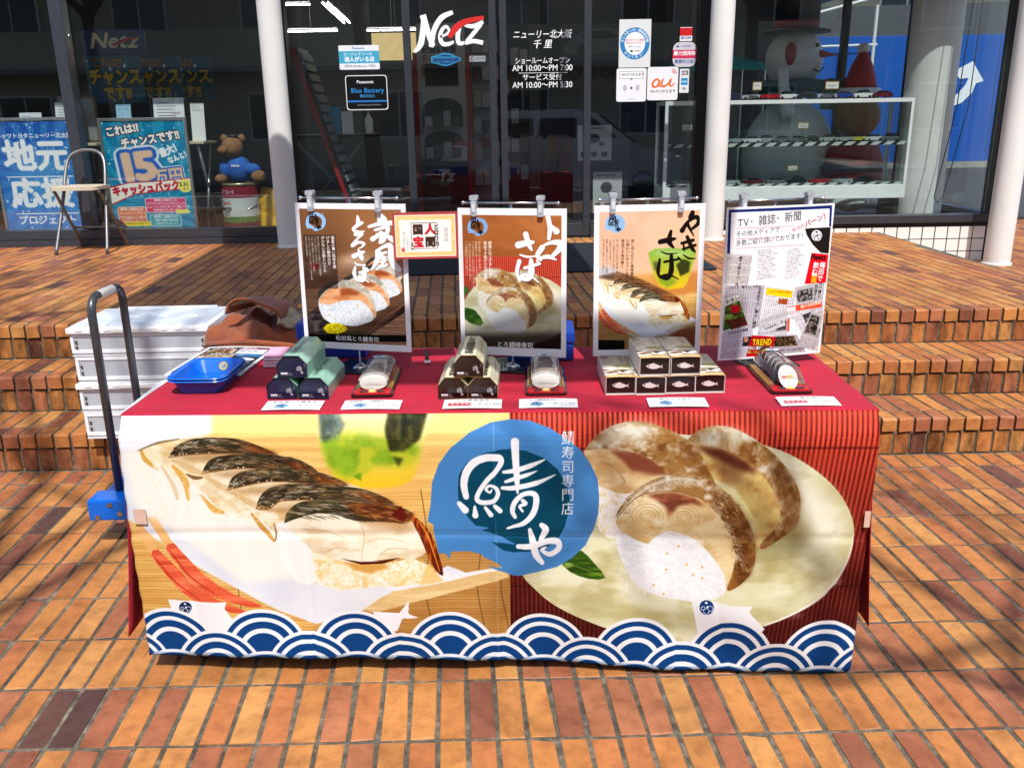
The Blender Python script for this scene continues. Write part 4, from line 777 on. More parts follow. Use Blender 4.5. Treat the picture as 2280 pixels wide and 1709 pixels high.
# ------------------------------------------------------------------ paving, steps, landing
WP, LP, SK, X00 = .0697, .2233, -.0525, -.4468        # tile pitch across / in depth, slant of the depth joints, lattice offset
JW = .0112                                            # joint width
RISE, TREAD, Y1 = .1597, .3101, 1.697                 # step rise, tread, first riser
Z1, Z2, Z3 = RISE, 2*RISE, 3*RISE
Y2, Y3 = Y1+TREAD, Y1+2*TREAD
YG = 5.15                                             # glass line of the shop front
def tile_mat(name, src, grime=0.):
    m, n, l, b = _new(name)
    if src == 'object':
        oi = n.new('ShaderNodeObjectInfo'); col = oi.outputs['Color']; off = oi.outputs['Random']
    else:
        at = n.new('ShaderNodeAttribute'); at.attribute_name = 'tint'; col = at.outputs['Color']; off = None
    geo = n.new('ShaderNodeNewGeometry')
    n1 = noise_node(n, l, 26, 5, vec=geo.outputs['Position'], rough=.6); n2 = noise_node(n, l, 190, 3, vec=geo.outputs['Position']); n3 = noise_node(n, l, 5.5, 4, vec=geo.outputs['Position'])
    r1 = ramp(n, l, n1.outputs[0], [(.3, (.74, .70, .68)), (.52, (1, 1, 1)), (.75, (1.1, 1.08, 1.04))])
    r2 = ramp(n, l, n2.outputs[0], [(.24, (.35, .32, .3)), (.34, (1, 1, 1)), (.8, (1.05, 1.05, 1.05))])
    r3 = ramp(n, l, n3.outputs[0], [(.36, (.74, .7, .68)), (.56, (1, 1, 1))])
    mp = n.new('ShaderNodeMapping'); mp.inputs['Scale'].default_value = (1, 1, .35); l.new(geo.outputs['Position'], mp.inputs[0]); n4 = noise_node(n, l, 11 if grime else 3.1, 5, vec=mp.outputs[0], rough=.7)   # dirt: streaks on risers, walked-in patches on the flat
    r4 = ramp(n, l, n4.outputs[0], [(.30, (.16, .15, .14)), (.46, (.62, .6, .58)), (.56, (1, 1, 1))] if grime else [(.26, (.5, .48, .46)), (.40, (.9, .89, .88)), (.5, (1, 1, 1))])
    def mul(a, c):
        x = n.new('ShaderNodeMix'); x.data_type = 'RGBA'; x.blend_type = 'MULTIPLY'; x.inputs[0].default_value = 1; l.new(a, x.inputs[6]); l.new(c, x.inputs[7]); return x.outputs[2]
    l.new(mul(mul(mul(mul(col, r1.outputs[0]), r2.outputs[0]), r3.outputs[0]), r4.outputs[0]), b.inputs['Base Color'])
    rr = ramp(n, l, n1.outputs[0], [(.3, (.62,)*3), (.7, (.44,)*3)]); l.new(rr.outputs[0], b.inputs['Roughness']); b.inputs['Specular IOR Level'].default_value = .35
    bump(n, l, b, n2.outputs[0], .25, .0015); return m
M_TILE, M_TILEJ, M_RISER = tile_mat('clay_tile', 'object'), tile_mat('clay_tile_joined', 'attr'), tile_mat('clay_tile_stained', 'object', 1.)
def mortar_mat():
    m, n, l, b = _new('mortar'); geo = n.new('ShaderNodeNewGeometry'); t = noise_node(n, l, 30, 6, vec=geo.outputs['Position'], rough=.7); t2 = noise_node(n, l, 240, 3, vec=geo.outputs['Position']); t3 = noise_node(n, l, 2.2, 3, vec=geo.outputs['Position'])
    r = ramp(n, l, t.outputs[0], [(.34, (.055, .048, .037)), (.52, (.125, .108, .082)), (.72, (.27, .245, .20))]); r3 = ramp(n, l, t3.outputs[0], [(.35, (.6, .6, .58)), (.62, (1.15, 1.12, 1.05))])
    x = n.new('ShaderNodeMix'); x.data_type = 'RGBA'; x.blend_type = 'MULTIPLY'; x.inputs[0].default_value = 1; l.new(r.outputs[0], x.inputs[6]); l.new(r3.outputs[0], x.inputs[7])
    l.new(x.outputs[2], b.inputs['Base Color']); b.inputs['Roughness'].default_value = .95; bump(n, l, b, t2.outputs[0], .8, .004); return m
M_MORTAR = mortar_mat()
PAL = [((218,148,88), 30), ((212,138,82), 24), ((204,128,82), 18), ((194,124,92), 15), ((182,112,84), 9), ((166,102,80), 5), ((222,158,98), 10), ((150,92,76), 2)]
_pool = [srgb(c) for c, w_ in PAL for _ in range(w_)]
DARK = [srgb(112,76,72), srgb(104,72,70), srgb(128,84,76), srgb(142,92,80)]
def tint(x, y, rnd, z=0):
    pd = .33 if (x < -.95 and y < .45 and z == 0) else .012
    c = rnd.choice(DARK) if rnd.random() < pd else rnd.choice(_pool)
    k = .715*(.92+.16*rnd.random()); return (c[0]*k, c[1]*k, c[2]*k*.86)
def tile_data(w_, d, h_, ch=.0016, name='tile', front=0.):
    """one chamfered tile, slanted like the joints; origin at its top centre"""
    def ring(i, z): a, b = w_/2-i, d/2-i; return [(x+SK*y, y, z) for x, y in ((-a, -b), (a, -b), (a, b), (-a, b))]
    V = ring(ch, 0)+ring(0, -ch*1.2)+ring(0, -h_); Fc = [(0, 1, 2, 3)]+[(4+i, 4+(i+1) % 4, (i+1) % 4, i) for i in range(4)]+[(8+i, 8+(i+1) % 4, 4+(i+1) % 4, 4+i) for i in range(4)]
    if front:                                          # nosing: rounded front edge
        V = [(x, y, z) for x, y, z in V]
    return V, Fc
def mesh_of(V, Fc, name, m):
    me = bpy.data.meshes.new(name); me.from_pydata(V, [], Fc); me.materials.append(m); return me
def to_px(p):
    d = Vector(p)-C_POS; z = d.dot(CF)
    if z < .2: return None
    return (1140+1943.8*d.dot(CR)/z, 854.5-1943.8*d.dot(CU)/z, z)
class Field:
    """tiles of one surface: the ones that show largest become parts, the rest is joined"""
    def __init__(self, parent, name, w_, d, h_, rot=None, mesh=None):
        self.p, self.name, self.rot = parent, name, rot; V, Fc = mesh if mesh else tile_data(w_, d, h_)
        if rot is not None: V = [tuple(rot @ Vector(v)) for v in V]
        self.V, self.F = V, Fc; self.sq = []; self.w_, self.d = w_, d; self.sc = w_*d
    def put(self, x, y, z, col, sy=1.): self.sq.append((x, y, z, col, sy))
    def done(self, limit=300, hide=None, rnd=random):
        sc = []
        for t in self.sq:
            q_ = to_px(t[:3]); s_ = -1.
            if q_ and -60 < q_[0] < 2340 and -40 < q_[1] < 1770 and not (hide and hide(q_[0], q_[1])): s_ = self.sc/q_[2]**2
            sc.append(s_)
        order = sorted(range(len(sc)), key=lambda i: -sc[i]); cache = {}; V, Fc, cols = [], [], []
        for r, i in enumerate(order):
            x, y, z, c, sy = self.sq[i]; j = Vector(((rnd.random()-.5)*.0016, (rnd.random()-.5)*.0016, -rnd.random()*.0014))
            if sc[i] > 0 and r < limit:
                k = (round(sy, 3), rnd.randrange(7))       # seven slightly different castings: wavy arrises, here and there a chipped corner
                if k not in cache:
                    vr = random.Random(k[1]*91+5); V_ = [Vector((a+vr.gauss(0, .0007), b*k[0]+vr.gauss(0, .0009), c_+(vr.gauss(0, .0004) if c_ > -.01 else 0))) for a, b, c_ in self.V]
                    if k[1] in (2, 5) and len(V_) == 12: q_ = vr.randrange(4); V_[q_] += Vector((-math.copysign(.005, V_[q_].x), -math.copysign(.006, V_[q_].y), -.0006)) if self.name != 'riser_tile' else Vector((0, .002, 0)); V_[4+q_].z -= .004
                    cache[k] = mesh_of(V_, self.F, self.name, M_RISER if self.name == 'riser_tile' else M_TILE)
                o = link(self.name, cache[k], self.p); o.location = Vector((x, y, z))+j; o.color = (*c, 1); jr = .3 if self.name in ('nosing_tile', 'riser_tile') else 1.; o.rotation_euler = ((rnd.random()-.5)*.009*jr, (rnd.random()-.5)*.014*jr, (rnd.random()-.5)*.009*jr)
            else:
                o = len(V); V += [(a+x+j.x, b*sy+y+j.y, c_+z+j.z) for a, b, c_ in self.V]; Fc += [tuple(v+o for v in f) for f in self.F]; cols += [c]*len(self.V)
        if V:
            me = mesh_of(V, Fc, self.name+'s_beyond', M_TILEJ); at = me.color_attributes.new('tint', 'FLOAT_COLOR', 'POINT')
            at.data.foreach_set('color', np.array([(*c, 1) for c in cols], np.float32).ravel()); o = link(self.name+'s_beyond', me, self.p); o['kind'] = 'stuff'
rnd = random.Random(11)
def bed(name, x0, x1, y0, y1, z0, z1, parent=None):
    g = G().box(x0, x1, y0, y1, z0, z1); return struct(g.build(name, M_MORTAR, parent))
# ground sheet to the horizon, then the paved forecourt on it
M_ASPH = mat('asphalt', (.052, .052, .055), .9, var=.35, scale=9, bmp=.6, bscale=160, bdist=.006)
gr = G().box(-260, 260, -260, 260, -.35, -.16); struct(gr.build('ground', M_ASPH))
TG = .0035                                               # mortar sits this far below the tile faces
pave = bed('pavement', -9, 9, -2.95, Y1+.05, -.15, -TG)
LN = (WP-JW, LP-JW*.85)
def hidden(px, py): return 345 < px < 1880 and 930 < py < 1455
f = Field(pave, 'paving_tile', LN[0], LN[1], .03)
f2 = Field(pave, 'cut_tile', LN[0], Y1-7*LP-JW, .03)
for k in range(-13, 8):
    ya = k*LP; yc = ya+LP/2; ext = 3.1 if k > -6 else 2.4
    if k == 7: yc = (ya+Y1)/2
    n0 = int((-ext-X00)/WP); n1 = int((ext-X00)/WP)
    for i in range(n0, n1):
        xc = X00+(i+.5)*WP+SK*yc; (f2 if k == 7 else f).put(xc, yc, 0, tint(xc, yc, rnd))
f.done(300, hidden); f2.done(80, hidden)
# two steps and the landing
ND, NH = .092, .056                                      # nosing depth and height
def nosing_data():
    w_ = LN[0]/2; r = .009; prof = [(0, 0), (-ND+r, 0)]+[(-ND+r-r*math.sin(a), -r+r*math.cos(a)) for a in (.5, 1.05)]+[(-ND, -r), (-ND, -NH)]
    V = []; n = len(prof)
    for s_ in (-1, 1): V += [(s_*w_+SK*y, y, z) for y, z in prof]
    Fc = [(i, i+1, n+i+1, n+i) for i in range(n-1)]+[tuple(range(n))[::-1], tuple(range(n, 2*n))]
    return V, Fc
def riser_data():
    w_, h_ = LN[0]/2, RISE-NH-.012; c = .0016
    V = [(-w_+c, -.001, -h_+c), (w_-c, -.001, -h_+c), (w_-c, -.001, -c), (-w_+c, -.001, -c), (-w_, 0, -h_), (w_, 0, -h_), (w_, 0, 0), (-w_, 0, 0), (-w_, .02, -h_), (w_, .02, -h_), (w_, .02, 0), (-w_, .02, 0)]
    Fc = [(0, 1, 2, 3)]+[(4+i, 4+(i+1) % 4, (i+1) % 4, i) for i in range(4)]+[(8+i, 8+(i+1) % 4, 4+(i+1) % 4, 4+i) for i in range(4)]
    return V, Fc
def step_row(parent, yf, zt, x0, x1, lim):
    """nosing row and riser row along the front edge yf of a surface at height zt"""
    a = Field(parent, 'nosing_tile', LN[0], ND, NH, mesh=nosing_data()); b = Field(parent, 'riser_tile', LN[0], .1, .02, mesh=riser_data())
    for i in range(int((x0-X00)/WP), int((x1-X00)/WP)):
        xc = X00+(i+.5)*WP+SK*yf; a.put(xc, yf+ND, zt, tint(xc, yf, rnd, 1)); b.put(xc-.004, yf+.010, zt-NH-.010, tint(xc, yf, rnd, 1))
    a.done(lim); b.done(lim)
for yf, zt, nm in ((Y1, Z1, 'lower_step'), (Y2, Z2, 'upper_step')):
    st = bed(nm, -9, 9, yf+.014, yf+TREAD+.04, -.12, zt-TG)
    step_row(st, yf, zt, -3.3, 3.3, 90)
    dd = TREAD-ND-.012; t = Field(st, 'tread_tile', LN[0], dd, .03)
    for i in range(int((-3.3-X00)/WP), int((3.3-X00)/WP)):
        yc = yf+ND+.010+dd/2; xc = X00+(i+.5)*WP+SK*yc; t.put(xc, yc, zt, tint(xc, yc, rnd, 1))
    t.done(90)
XR = 2.95                                               # right end of the landing
land = bed('landing', -9, XR, Y3+.014, YG+.02, -.1, Z3-TG)
step_row(land, Y3, Z3, -5.4, XR-.03, 110)
t = Field(land, 'landing_tile', LN[0], LN[1], .03); yy = Y3+ND+JW*.85; k = 0
while yy < YG-.02:
    d = min(LN[1], YG-yy-.004); yc = yy+d/2
    for i in range(int((-6.2-X00)/WP), int((XR-X00)/WP)+6):
        xc = X00+(i+.5)*WP+SK*yc
        if xc < XR-.04: t.put(xc, yc, Z3, tint(xc, yc, rnd, 1), d/LN[1])
    yy += LP
t.done(300)
ZR = .25                                                # lower path along the right flank of the building
side = bed('side_path', XR+.004, 9, Y3+.02, 14, -.1, ZR-TG)
t = Field(side, 'path_tile', LN[0], LN[1], .03)
for k in range(0, 24):
    for i in range(0, 60):
        yc = Y3+.12+k*LP; xc = XR+.04+i*WP
        if yc < 7.6: t.put(xc, yc, ZR, tint(xc, yc, rnd, 1))
t.done(200)
# ------------------------------------------------------------------ the showroom behind the landing
M_FRAME = mat('grey_frame', srgb(74, 78, 86), .38, .6, .1, 30, .05)
M_BLACK = mat('black_frame', srgb(30, 31, 34), .4, .3, .15, 30, .05)
M_WHITEP = mat('column_paint', srgb(220, 220, 216), .45, 0, .08, 2.2, .25, bscale=60)
M_GLASS = glass_mat('window_glass', (.92, .95, .945), 1.5)
M_CLEAR = glass_mat('clear_glass', (.93, .96, .95), 1.0)
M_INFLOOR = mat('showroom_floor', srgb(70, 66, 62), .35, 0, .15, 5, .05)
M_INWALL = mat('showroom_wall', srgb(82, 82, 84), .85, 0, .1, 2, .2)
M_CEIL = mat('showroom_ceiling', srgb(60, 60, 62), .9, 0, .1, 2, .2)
M_WTILE = mat('white_tile', srgb(232, 230, 224), .25, 0, .06, 8, .04)
M_DJOINT = mat('dark_joint', srgb(40, 38, 48), .9, 0, .2, 30, .3)
M_LETTER = mat('white_film', srgb(244, 245, 246), .5, 0, .02, 20, 0)
M_RED = mat('red_film', srgb(206, 32, 30), .5, 0, .04, 20, 0)
sh = thing('car_showroom', 'car showroom with glass front, grey frames and white round columns behind the stall', 'building', (0, YG, Z3))
L = lambda X, Y, Z: (X, Y-YG, Z-Z3)
def part(name, m, fn, parent=sh, smooth=False, angle=None):
    g = G(); fn(g); return g.build(name, m, parent, smooth, angle=angle)
def bx(g, x0, x1, y0, y1, z0, z1, bev=0): g.box(x0, x1, y0-YG, y1-YG, z0-Z3, z1-Z3, bev)
XL, XE, YB, ZC = -6.6, 3.84, 10.2, 2.92
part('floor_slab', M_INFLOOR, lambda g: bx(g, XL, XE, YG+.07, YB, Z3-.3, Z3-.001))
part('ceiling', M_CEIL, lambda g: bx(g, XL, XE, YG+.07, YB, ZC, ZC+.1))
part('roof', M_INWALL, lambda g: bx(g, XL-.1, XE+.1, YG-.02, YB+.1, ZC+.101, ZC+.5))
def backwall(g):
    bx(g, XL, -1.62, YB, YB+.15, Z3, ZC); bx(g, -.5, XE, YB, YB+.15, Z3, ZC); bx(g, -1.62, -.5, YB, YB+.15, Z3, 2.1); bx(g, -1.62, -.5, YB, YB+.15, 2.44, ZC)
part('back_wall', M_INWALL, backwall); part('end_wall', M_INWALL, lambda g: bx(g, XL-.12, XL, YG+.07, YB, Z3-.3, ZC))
part('fascia', M_FRAME, lambda g: bx(g, XL, XE+.06, YG-.05, YG+.07, 2.62, ZC+.1))
def sill_left(g): bx(g, XL, -.70, YG-.06, YG+.07, Z3-.02, Z3+.048); bx(g, XL, -.70, YG-.035, YG+.06, Z3+.052, Z3+.118)
part('sill', M_FRAME, sill_left); part('sill_shadow_gap', M_BLACK, lambda g: bx(g, XL, -.70, YG-.02, YG+.05, Z3+.0485, Z3+.0515))
def sill_right(g): bx(g, 1.47, XE+.05, YG-.045, YG+.08, .545, .605, .004)
part('sill', M_FRAME, sill_right); part('sill_base', M_BLACK, lambda g: bx(g, 1.47, XE+.045, YG-.02, YG+.08, .515, .544))
for x0, x1, y0, m in ((-3.21, -3.125, -.05, M_FRAME), (-1.62, -1.54, -.03, M_BLACK), (1.47, 1.55, -.03, M_BLACK), (3.775, 3.85, -.045, M_BLACK), (-5.0, -4.92, -.05, M_FRAME)):
    part('mullion', m, lambda g: bx(g, x0, x1, YG+y0, YG+.075, .606, 2.62, .004))
def pane(x0, x1, z0, z1, y=YG+.02, th=.008): return part('pane', M_GLASS, lambda g: bx(g, x0, x1, y, y+th, z0, z1))
pane(-4.919, -3.211, Z3+.119, 2.619); pane(-3.124, -1.621, Z3+.119, 2.619); pane(XL, -5.001, Z3+.119, 2.619)
pane(-1.539, -.695, Z3+.119, 2.619); pane(1.551, 3.774, .606, 2.619); pane(.69, 1.469, Z3+.119, 2.619)
part('sill', M_FRAME, lambda g: (bx(g, .69, 1.469, YG-.06, YG+.07, Z3-.02, Z3+.048), bx(g, .69, 1.469, YG-.035, YG+.06, Z3+.052, Z3+.118)))
# sliding doors
doors = []
for x0, x1, yo in ((-.69, -.012, .0), (.012, .685, .0)):
    d = part('sliding_door', M_FRAME, lambda g: (bx(g, x0, x0+.052, YG-.03+yo, YG+.03+yo, Z3+.012, 2.6, .003), bx(g, x1-.052, x1, YG-.03+yo, YG+.03+yo, Z3+.012, 2.6, .003), bx(g, x0+.0525, x1-.0525, YG-.025+yo, YG+.025+yo, Z3+.012, Z3+.105, .003), bx(g, x0+.0525, x1-.0525, YG-.025+yo, YG+.025+yo, 2.53, 2.6)))
    p = part('pane', M_GLASS, lambda g: bx(g, x0+.053, x1-.053, YG-.004, YG+.004, Z3+.106, 2.529), d); doors.append(p)
part('threshold', M_BLACK, lambda g: bx(g, -.695, .689, YG-.05, YG+.06, Z3-.02, Z3+.010))
# right flank: glass side wall towards the back
for y in (6.9, 8.6): part('mullion', M_BLACK, lambda g: bx(g, XE-.04, XE+.03, y-.04, y+.04, .606, 2.62))
part('sill', M_FRAME, lambda g: bx(g, XE-.05, XE+.05, YG+.081, YB, .505, .604)); part('fascia', M_FRAME, lambda g: bx(g, XE-.04, XE+.06, YG+.071, YB, 2.621, ZC+.099))
for y0, y1 in ((5.24, 6.859), (6.941, 8.559), (8.641, YB-.01)): part('pane', M_CLEAR, lambda g: bx(g, XE-.004, XE+.004, y0, y1, .605, 2.619))
# white tiled base under the right window
base = part('base_wall', M_DJOINT, lambda g: (bx(g, 1.47, XE+.04, YG-.012, YG+.08, -.05, .514), bx(g, XE-.04, XE+.04, YG+.0805, YB, -.05, .504)))
wt = G().box(-.0455, .0455, -.006, .004, -.0455, .0455, .0015); wme = None
for i in range(24):
    for j in range(3):
        x, z = 1.55+i*.0993, .465-j*.0985
        if x > XE-.02 or (x < 2.4 and j > 0): continue
        if wme is None: o = wt.build('white_tile', M_WTILE, base); wme = o.data
        else: o = link('white_tile', wme, base)
        o.location = L(x, YG-.014, z)
# round columns
def column(x, y, z0, r, h_=3.4, nm='column'):
    return part(nm, M_WHITEP, lambda g: g.lathe([(r+.012, 0), (r+.012, .012), (r, .016), (r, h_*.5), (r, h_)], 40, L(x, y, z0)), smooth=True, angle=40)
column(-1.578, 4.86, Z3, .083); column(1.572, 4.85, Z3, .083); column(3.775, 4.90, ZR, .094, 3.6)
column(3.53, 5.80, Z3, .195, 2.42, 'inner_column')
# unseen slab, beam and arms, added to cast the shade on table, steps and landing
cn = part('shade_slab', M_WHITEP, lambda g: g.prism([(a, b-YG) for a, b in ((-.70, -.43), (.86, -.43), (.74, 3.3), (-1.90, 3.3), (-1.74, .42), (-.70, .42))], 3.35-Z3, 3.50-Z3, 'Z'))
part('shade_beam', M_WHITEP, lambda g: bx(g, -.52, .88, -1.26, -1.10, 3.35, 3.47, .01), cn)  # out of view, put in for the shade band across the table
for x in (-.4, .76): part('shade_arm', M_FRAME, lambda g: bx(g, x, x+.05, -1.099, -.431, 3.40, 3.46), cn)
for x in (-1.7, .6): part('shade_arm', M_FRAME, lambda g: bx(g, x, x+.05, 3.301, YG-.021, 3.38, 3.44), cn)
# pendant tubes seen through the glass, plus unseen ones added to brighten the interior
M_TUBE = emit_mat('lit_tube', (1, .99, .95), 24.0); M_LAMPB = mat('lamp_body', srgb(200, 200, 200), .5)
for (x0, z0, x1, z1, y) in ((-2.41, 2.632, -2.11, 2.632, 9.0), (-2.42, 2.352, -1.82, 2.352, 9.0), (-1.485, 2.35, -.92, 2.35, 9.0), (-1.90, 2.60, -1.67, 2.39, 8.6), (-1.84, 2.60, -1.61, 2.39, 8.6), (.5, 2.5, 1.1, 2.5, 9.2), (-.9, 2.86, .1, 2.86, 6.2), (.4, 2.86, 1.4, 2.86, 6.2), (2.0, 2.86, 3.2, 2.86, 7.4), (-3.6, 2.86, -2.6, 2.86, 6.2), (-.6, 2.86, .4, 2.86, 7.9)):
    lp = part('pendant_lamp', M_LAMPB, lambda g: (g.tube([L(x0, y, z0+.03), L(x1, y, z1+.03)], .008, 8), g.tube([L((x0+x1)/2, y, (z0+z1)/2+.04), L((x0+x1)/2, y, ZC)], .004, 6)))
    g = G(); g.tube([L(x0, y, z0), L(x1, y, z1)], .0065, 8); g.build('lamp_tube', M_TUBE, lp)
# lettering on the doors
def letters(body, x, z, w_, h_, parent, m=None, shear=0, bold=0, y=YG-.007, name='lettering'):
    me, a, b = text_mesh(body, 1., shear, bold); me.materials.append(m or M_LETTER); me.name = name
    for v in me.vertices: v.co = Vector((v.co.x*w_/a, 0, v.co.y*h_/b))
    o = link(name, me, parent); o.location = L(x, y, z); return o
pl, pr_ = doors
def netz(parent, x, z, s_, y=YG-.006, white=None):
    """white brush-style word with a red bar, drawn as flat film"""
    W_ = G(); R_ = G(); lay = [0.]; pz = lambda pts: [(x+a*s_, z+b*s_-Z3) for a, b in pts]
    def ribbon(g, pts, wid, n=8):
        c = bez(pts, n); t = np.linspace(0, len(pts)-1, len(c)); w2 = np.interp(t, range(len(wid)), wid)/2; tn = np.gradient(np.array(c), axis=0); tn /= np.maximum(1e-6, np.linalg.norm(tn, axis=1, keepdims=True))
        lft = [(p[0]-q_[1]*k, p[1]+q_[0]*k) for p, q_, k in zip(c, tn, w2)]; rgt = [(p[0]+q_[1]*k, p[1]-q_[0]*k) for p, q_, k in zip(c, tn, w2)]
        o = len(g.v); lay[0] += .0003
        for a, b in lft+rgt: q_ = pz([(a, b)])[0]; g.v.append((q_[0], y-YG-lay[0], q_[1]))
        k = len(lft)
        for i in range(k-1): g.f.append((o+i, o+i+1, o+k+i+1, o+k+i))
    ribbon(W_, [(0,.02),(.10,.14),(.16,.48)], [.04,.085,.07]); ribbon(W_, [(.14,.50),(.20,.28),(.265,.09)], [.09,.08,.07]); ribbon(W_, [(.24,.08),(.29,.30),(.40,.46),(.56,.53)], [.07,.07,.075,.05])
    ribbon(W_, [(.37,.21),(.46,.245),(.50,.29),(.46,.345),(.40,.30),(.37,.20),(.41,.12),(.50,.12),(.56,.15)], [.03,.035,.035,.04,.05,.06,.06,.05,.03])
    ribbon(W_, [(.66,.40),(.62,.24),(.63,.13),(.71,.13)], [.065,.065,.06,.04]); ribbon(W_, [(.72,.36),(.84,.345),(.98,.40)], [.04,.06,.05]); ribbon(W_, [(.95,.37),(.84,.25),(.74,.145)], [.05,.055,.05]); ribbon(W_, [(.72,.125),(.84,.15),(.97,.125)], [.05,.055,.06])
    ribbon(R_, [(.50,.20),(.58,.31),(.72,.40),(.99,.455)], [.06,.085,.075,.05])
    W_.build('lettering', white or M_LETTER, parent, fix=False)
    for i in range(len(R_.v)): R_.v[i] = (R_.v[i][0], R_.v[i][1]-.0012, R_.v[i][2])
    R_.build('lettering', M_RED, parent, fix=False)
netz(pl, -.612, 1.835, .52)
letters('ニューリー北大阪', .114, 1.925, .43, .058, pr_, shear=.2, bold=.006); letters('千 里', .262, 1.858, .137, .058, pr_, shear=.2, bold=.006)
letters('ショールームオープン', .127, 1.752, .40, .044, pr_, bold=.006); letters('AM 10:00〜PM 7:00', .103, 1.701, .445, .042, pr_, bold=.006)
letters('サービス受付', .180, 1.636, .29, .045, pr_, bold=.006); letters('AM 10:00〜PM 5:30', .103, 1.583, .445, .042, pr_, bold=.006)
part('lettering_rule', M_LETTER, lambda g: bx(g, .15, .51, YG-.0065, YG-.0055, 1.686, 1.689), pr_)
M_SKYB = mat('blue_film', srgb(40, 150, 200), .5, 0, .05, 20, 0); M_DKB = mat('dark_blue_film', srgb(20, 60, 110), .5, 0, .05, 20, 0)
g = G(); g.prism([(-.39+.108*math.cos(a)*(1+.09*math.cos(5*a)), 1.79-Z3+.04*math.sin(a)*(1+.12*math.cos(4*a))) for a in np.linspace(0, 2*PI, 40, endpoint=False)], -.0075, -.0055); g.build('sticker', M_SKYB, pl)
g = G(); g.prism([(-.39+.098*math.cos(a)*(1+.09*math.cos(5*a)), 1.79-Z3+.032*math.sin(a)*(1+.12*math.cos(4*a))) for a in np.linspace(0, 2*PI, 40, endpoint=False)], -.0085, -.0076); g.build('sticker', M_DKB, pl)
letters('netznewly', -.475, 1.792, .165, .024, pl, M_SKYB, bold=.02, y=YG-.0092); letters('in senri', -.45, 1.768, .12, .014, pl, M_SKYB, bold=.01, y=YG-.0092)
def sticker(name, label, x0, x1, z0, z1, cv, r=.008, y=YG-.004, rough=.35, grp='stickers on the showroom glass'):
    m = print_mat(name+'_print', cv, rough, bmp=0, gain=.9); g = G(); pts = rrect(x0, x1, z0, z1, r, 3); n = len(pts); xm, zm = (x0+x1)/2, (z0+z1)/2
    for yy in (0, .001):
        for a, b in pts: g.v.append((a-xm, yy, b-z0)); g.uv[len(g.v)-1] = ((a-x0)/(x1-x0), (b-z0)/(z1-z0))
    g.f = [tuple(range(n)), tuple(range(2*n-1, n-1, -1))]+[(i, i+n, (i+1) % n+n, (i+1) % n) for i in range(n)]
    o = g.build(name, m); o.location = (xm, y, z0); tag(o, label, 'sticker', grp); return o
def cv_pana1():
    c = Cv(200, 110, (236,240,244)); c.rect(0, 26, 200, 82, (70,170,205)); c.text('Panasonic', 66, 6, 15, (40,110,180), bold=2); c.text('カーバッテリーの', 22, 32, 18, (250,252,255), bold=1); c.text('達人がいる店', 26, 52, 25, (250,252,255), bold=3); c.text('認定店 BlueBattery の達人', 26, 88, 13, (60,60,70)); return c
def cv_pana2():
    c = Cv(220, 170, (240,242,244)); c.fill([(12,4),(208,4),(216,14),(216,156),(206,166),(14,166),(4,156),(4,14)], (10,12,14)); c.text('Panasonic', 60, 22, 21, (245,246,248), bold=3); c.text('Blue Battery', 26, 58, 33, (40,130,200), bold=3, sx=.96); c.text('優良取扱店', 72, 94, 16, (60,150,210), bold=2); c.rect(6, 122, 214, 132, (20,90,170)); c.rect(6, 125, 214, 127, (90,180,235)); c.text('panasonic.jp/car/battery', 56, 138, 12, (220,222,226)); return c
def cv_osaka():
    c = Cv(160, 240, (222,226,226)); c.disc(80, 120, 74, 80, (50,130,190)); c.disc(80, 120, 52, 58, (240,242,242))
    for i, ch in enumerate('やってまっせ！感染症対策'): a = math.radians(-170+i*14.5); c.text(ch, 80+63*math.cos(a)-8, 120+68*math.sin(a)-8, 16, (250,252,255), rot=math.degrees(a)+90 if 0 else 0, bold=2)
    for i, ch in enumerate('！で来て心安'): a = math.radians(45+i*18); c.text(ch, 80+63*math.cos(a)-7, 120+68*math.sin(a)-7, 14, (250,252,255), bold=2)
    c.text('新型コロナウイルス感染症', 80, 98, 10, (196,60,60), bold=1, center=True, sx=.8); c.text('防止ガイドライン', 80, 112, 11, (196,60,60), bold=1, center=True); c.text('を遵守しています。', 80, 132, 8, (80,80,90), center=True); c.disc(64, 158, 7, 6, (70,90,100)); c.text('大阪府', 76, 152, 11, (90,90,100)); return c
def cv_wifi():
    c = Cv(190, 200, (238,240,244)); c.fill(rrect(20, 170, 18, 62, 6), (70,70,80)); c.fill(rrect(22, 168, 20, 60, 5), (244,246,248)); c.text('Wi-Fiつかえます', 32, 28, 21, (60,60,70), bold=1, sx=.92); c.fill([(86,60),(104,60),(95,72)], (70,70,80))
    for k in (1, -1):
        for r in (20, 29, 38): c.brush([(95+k*(18+r*math.cos(a)*.8), 118+r*math.sin(a)*.75) for a in np.linspace(-.7, .7, 6)], [3,3], (80,80,90))
    c.disc(95, 118, 8, 8, (90,70,120)); c.text('SoftBank', 78, 178, 12, (150,150,158)); return c
def cv_au():
    c = Cv(190, 200, (236,238,242)); c.brush([(76,84),(56,74),(34,96),(38,118),(60,116),(76,84),(72,112),(84,118)], [11,12,13,13,11,9,11,7], (226,110,50)); c.brush([(96,76),(88,104),(104,118),(130,100),(146,74),(138,106),(150,116),(168,100)], [11,13,13,10,10,12,10,6], (226,110,50)); c.text('Wi-Fiつかえます', 20, 136, 22, (60,60,70), bold=1, sx=.96)
    for r in (10, 18, 26): c.brush([(152+r*math.cos(a), 40+r*math.sin(a)) for a in np.linspace(-1.6, .05, 7)], [4,4], (206,80,90)); 
    return c
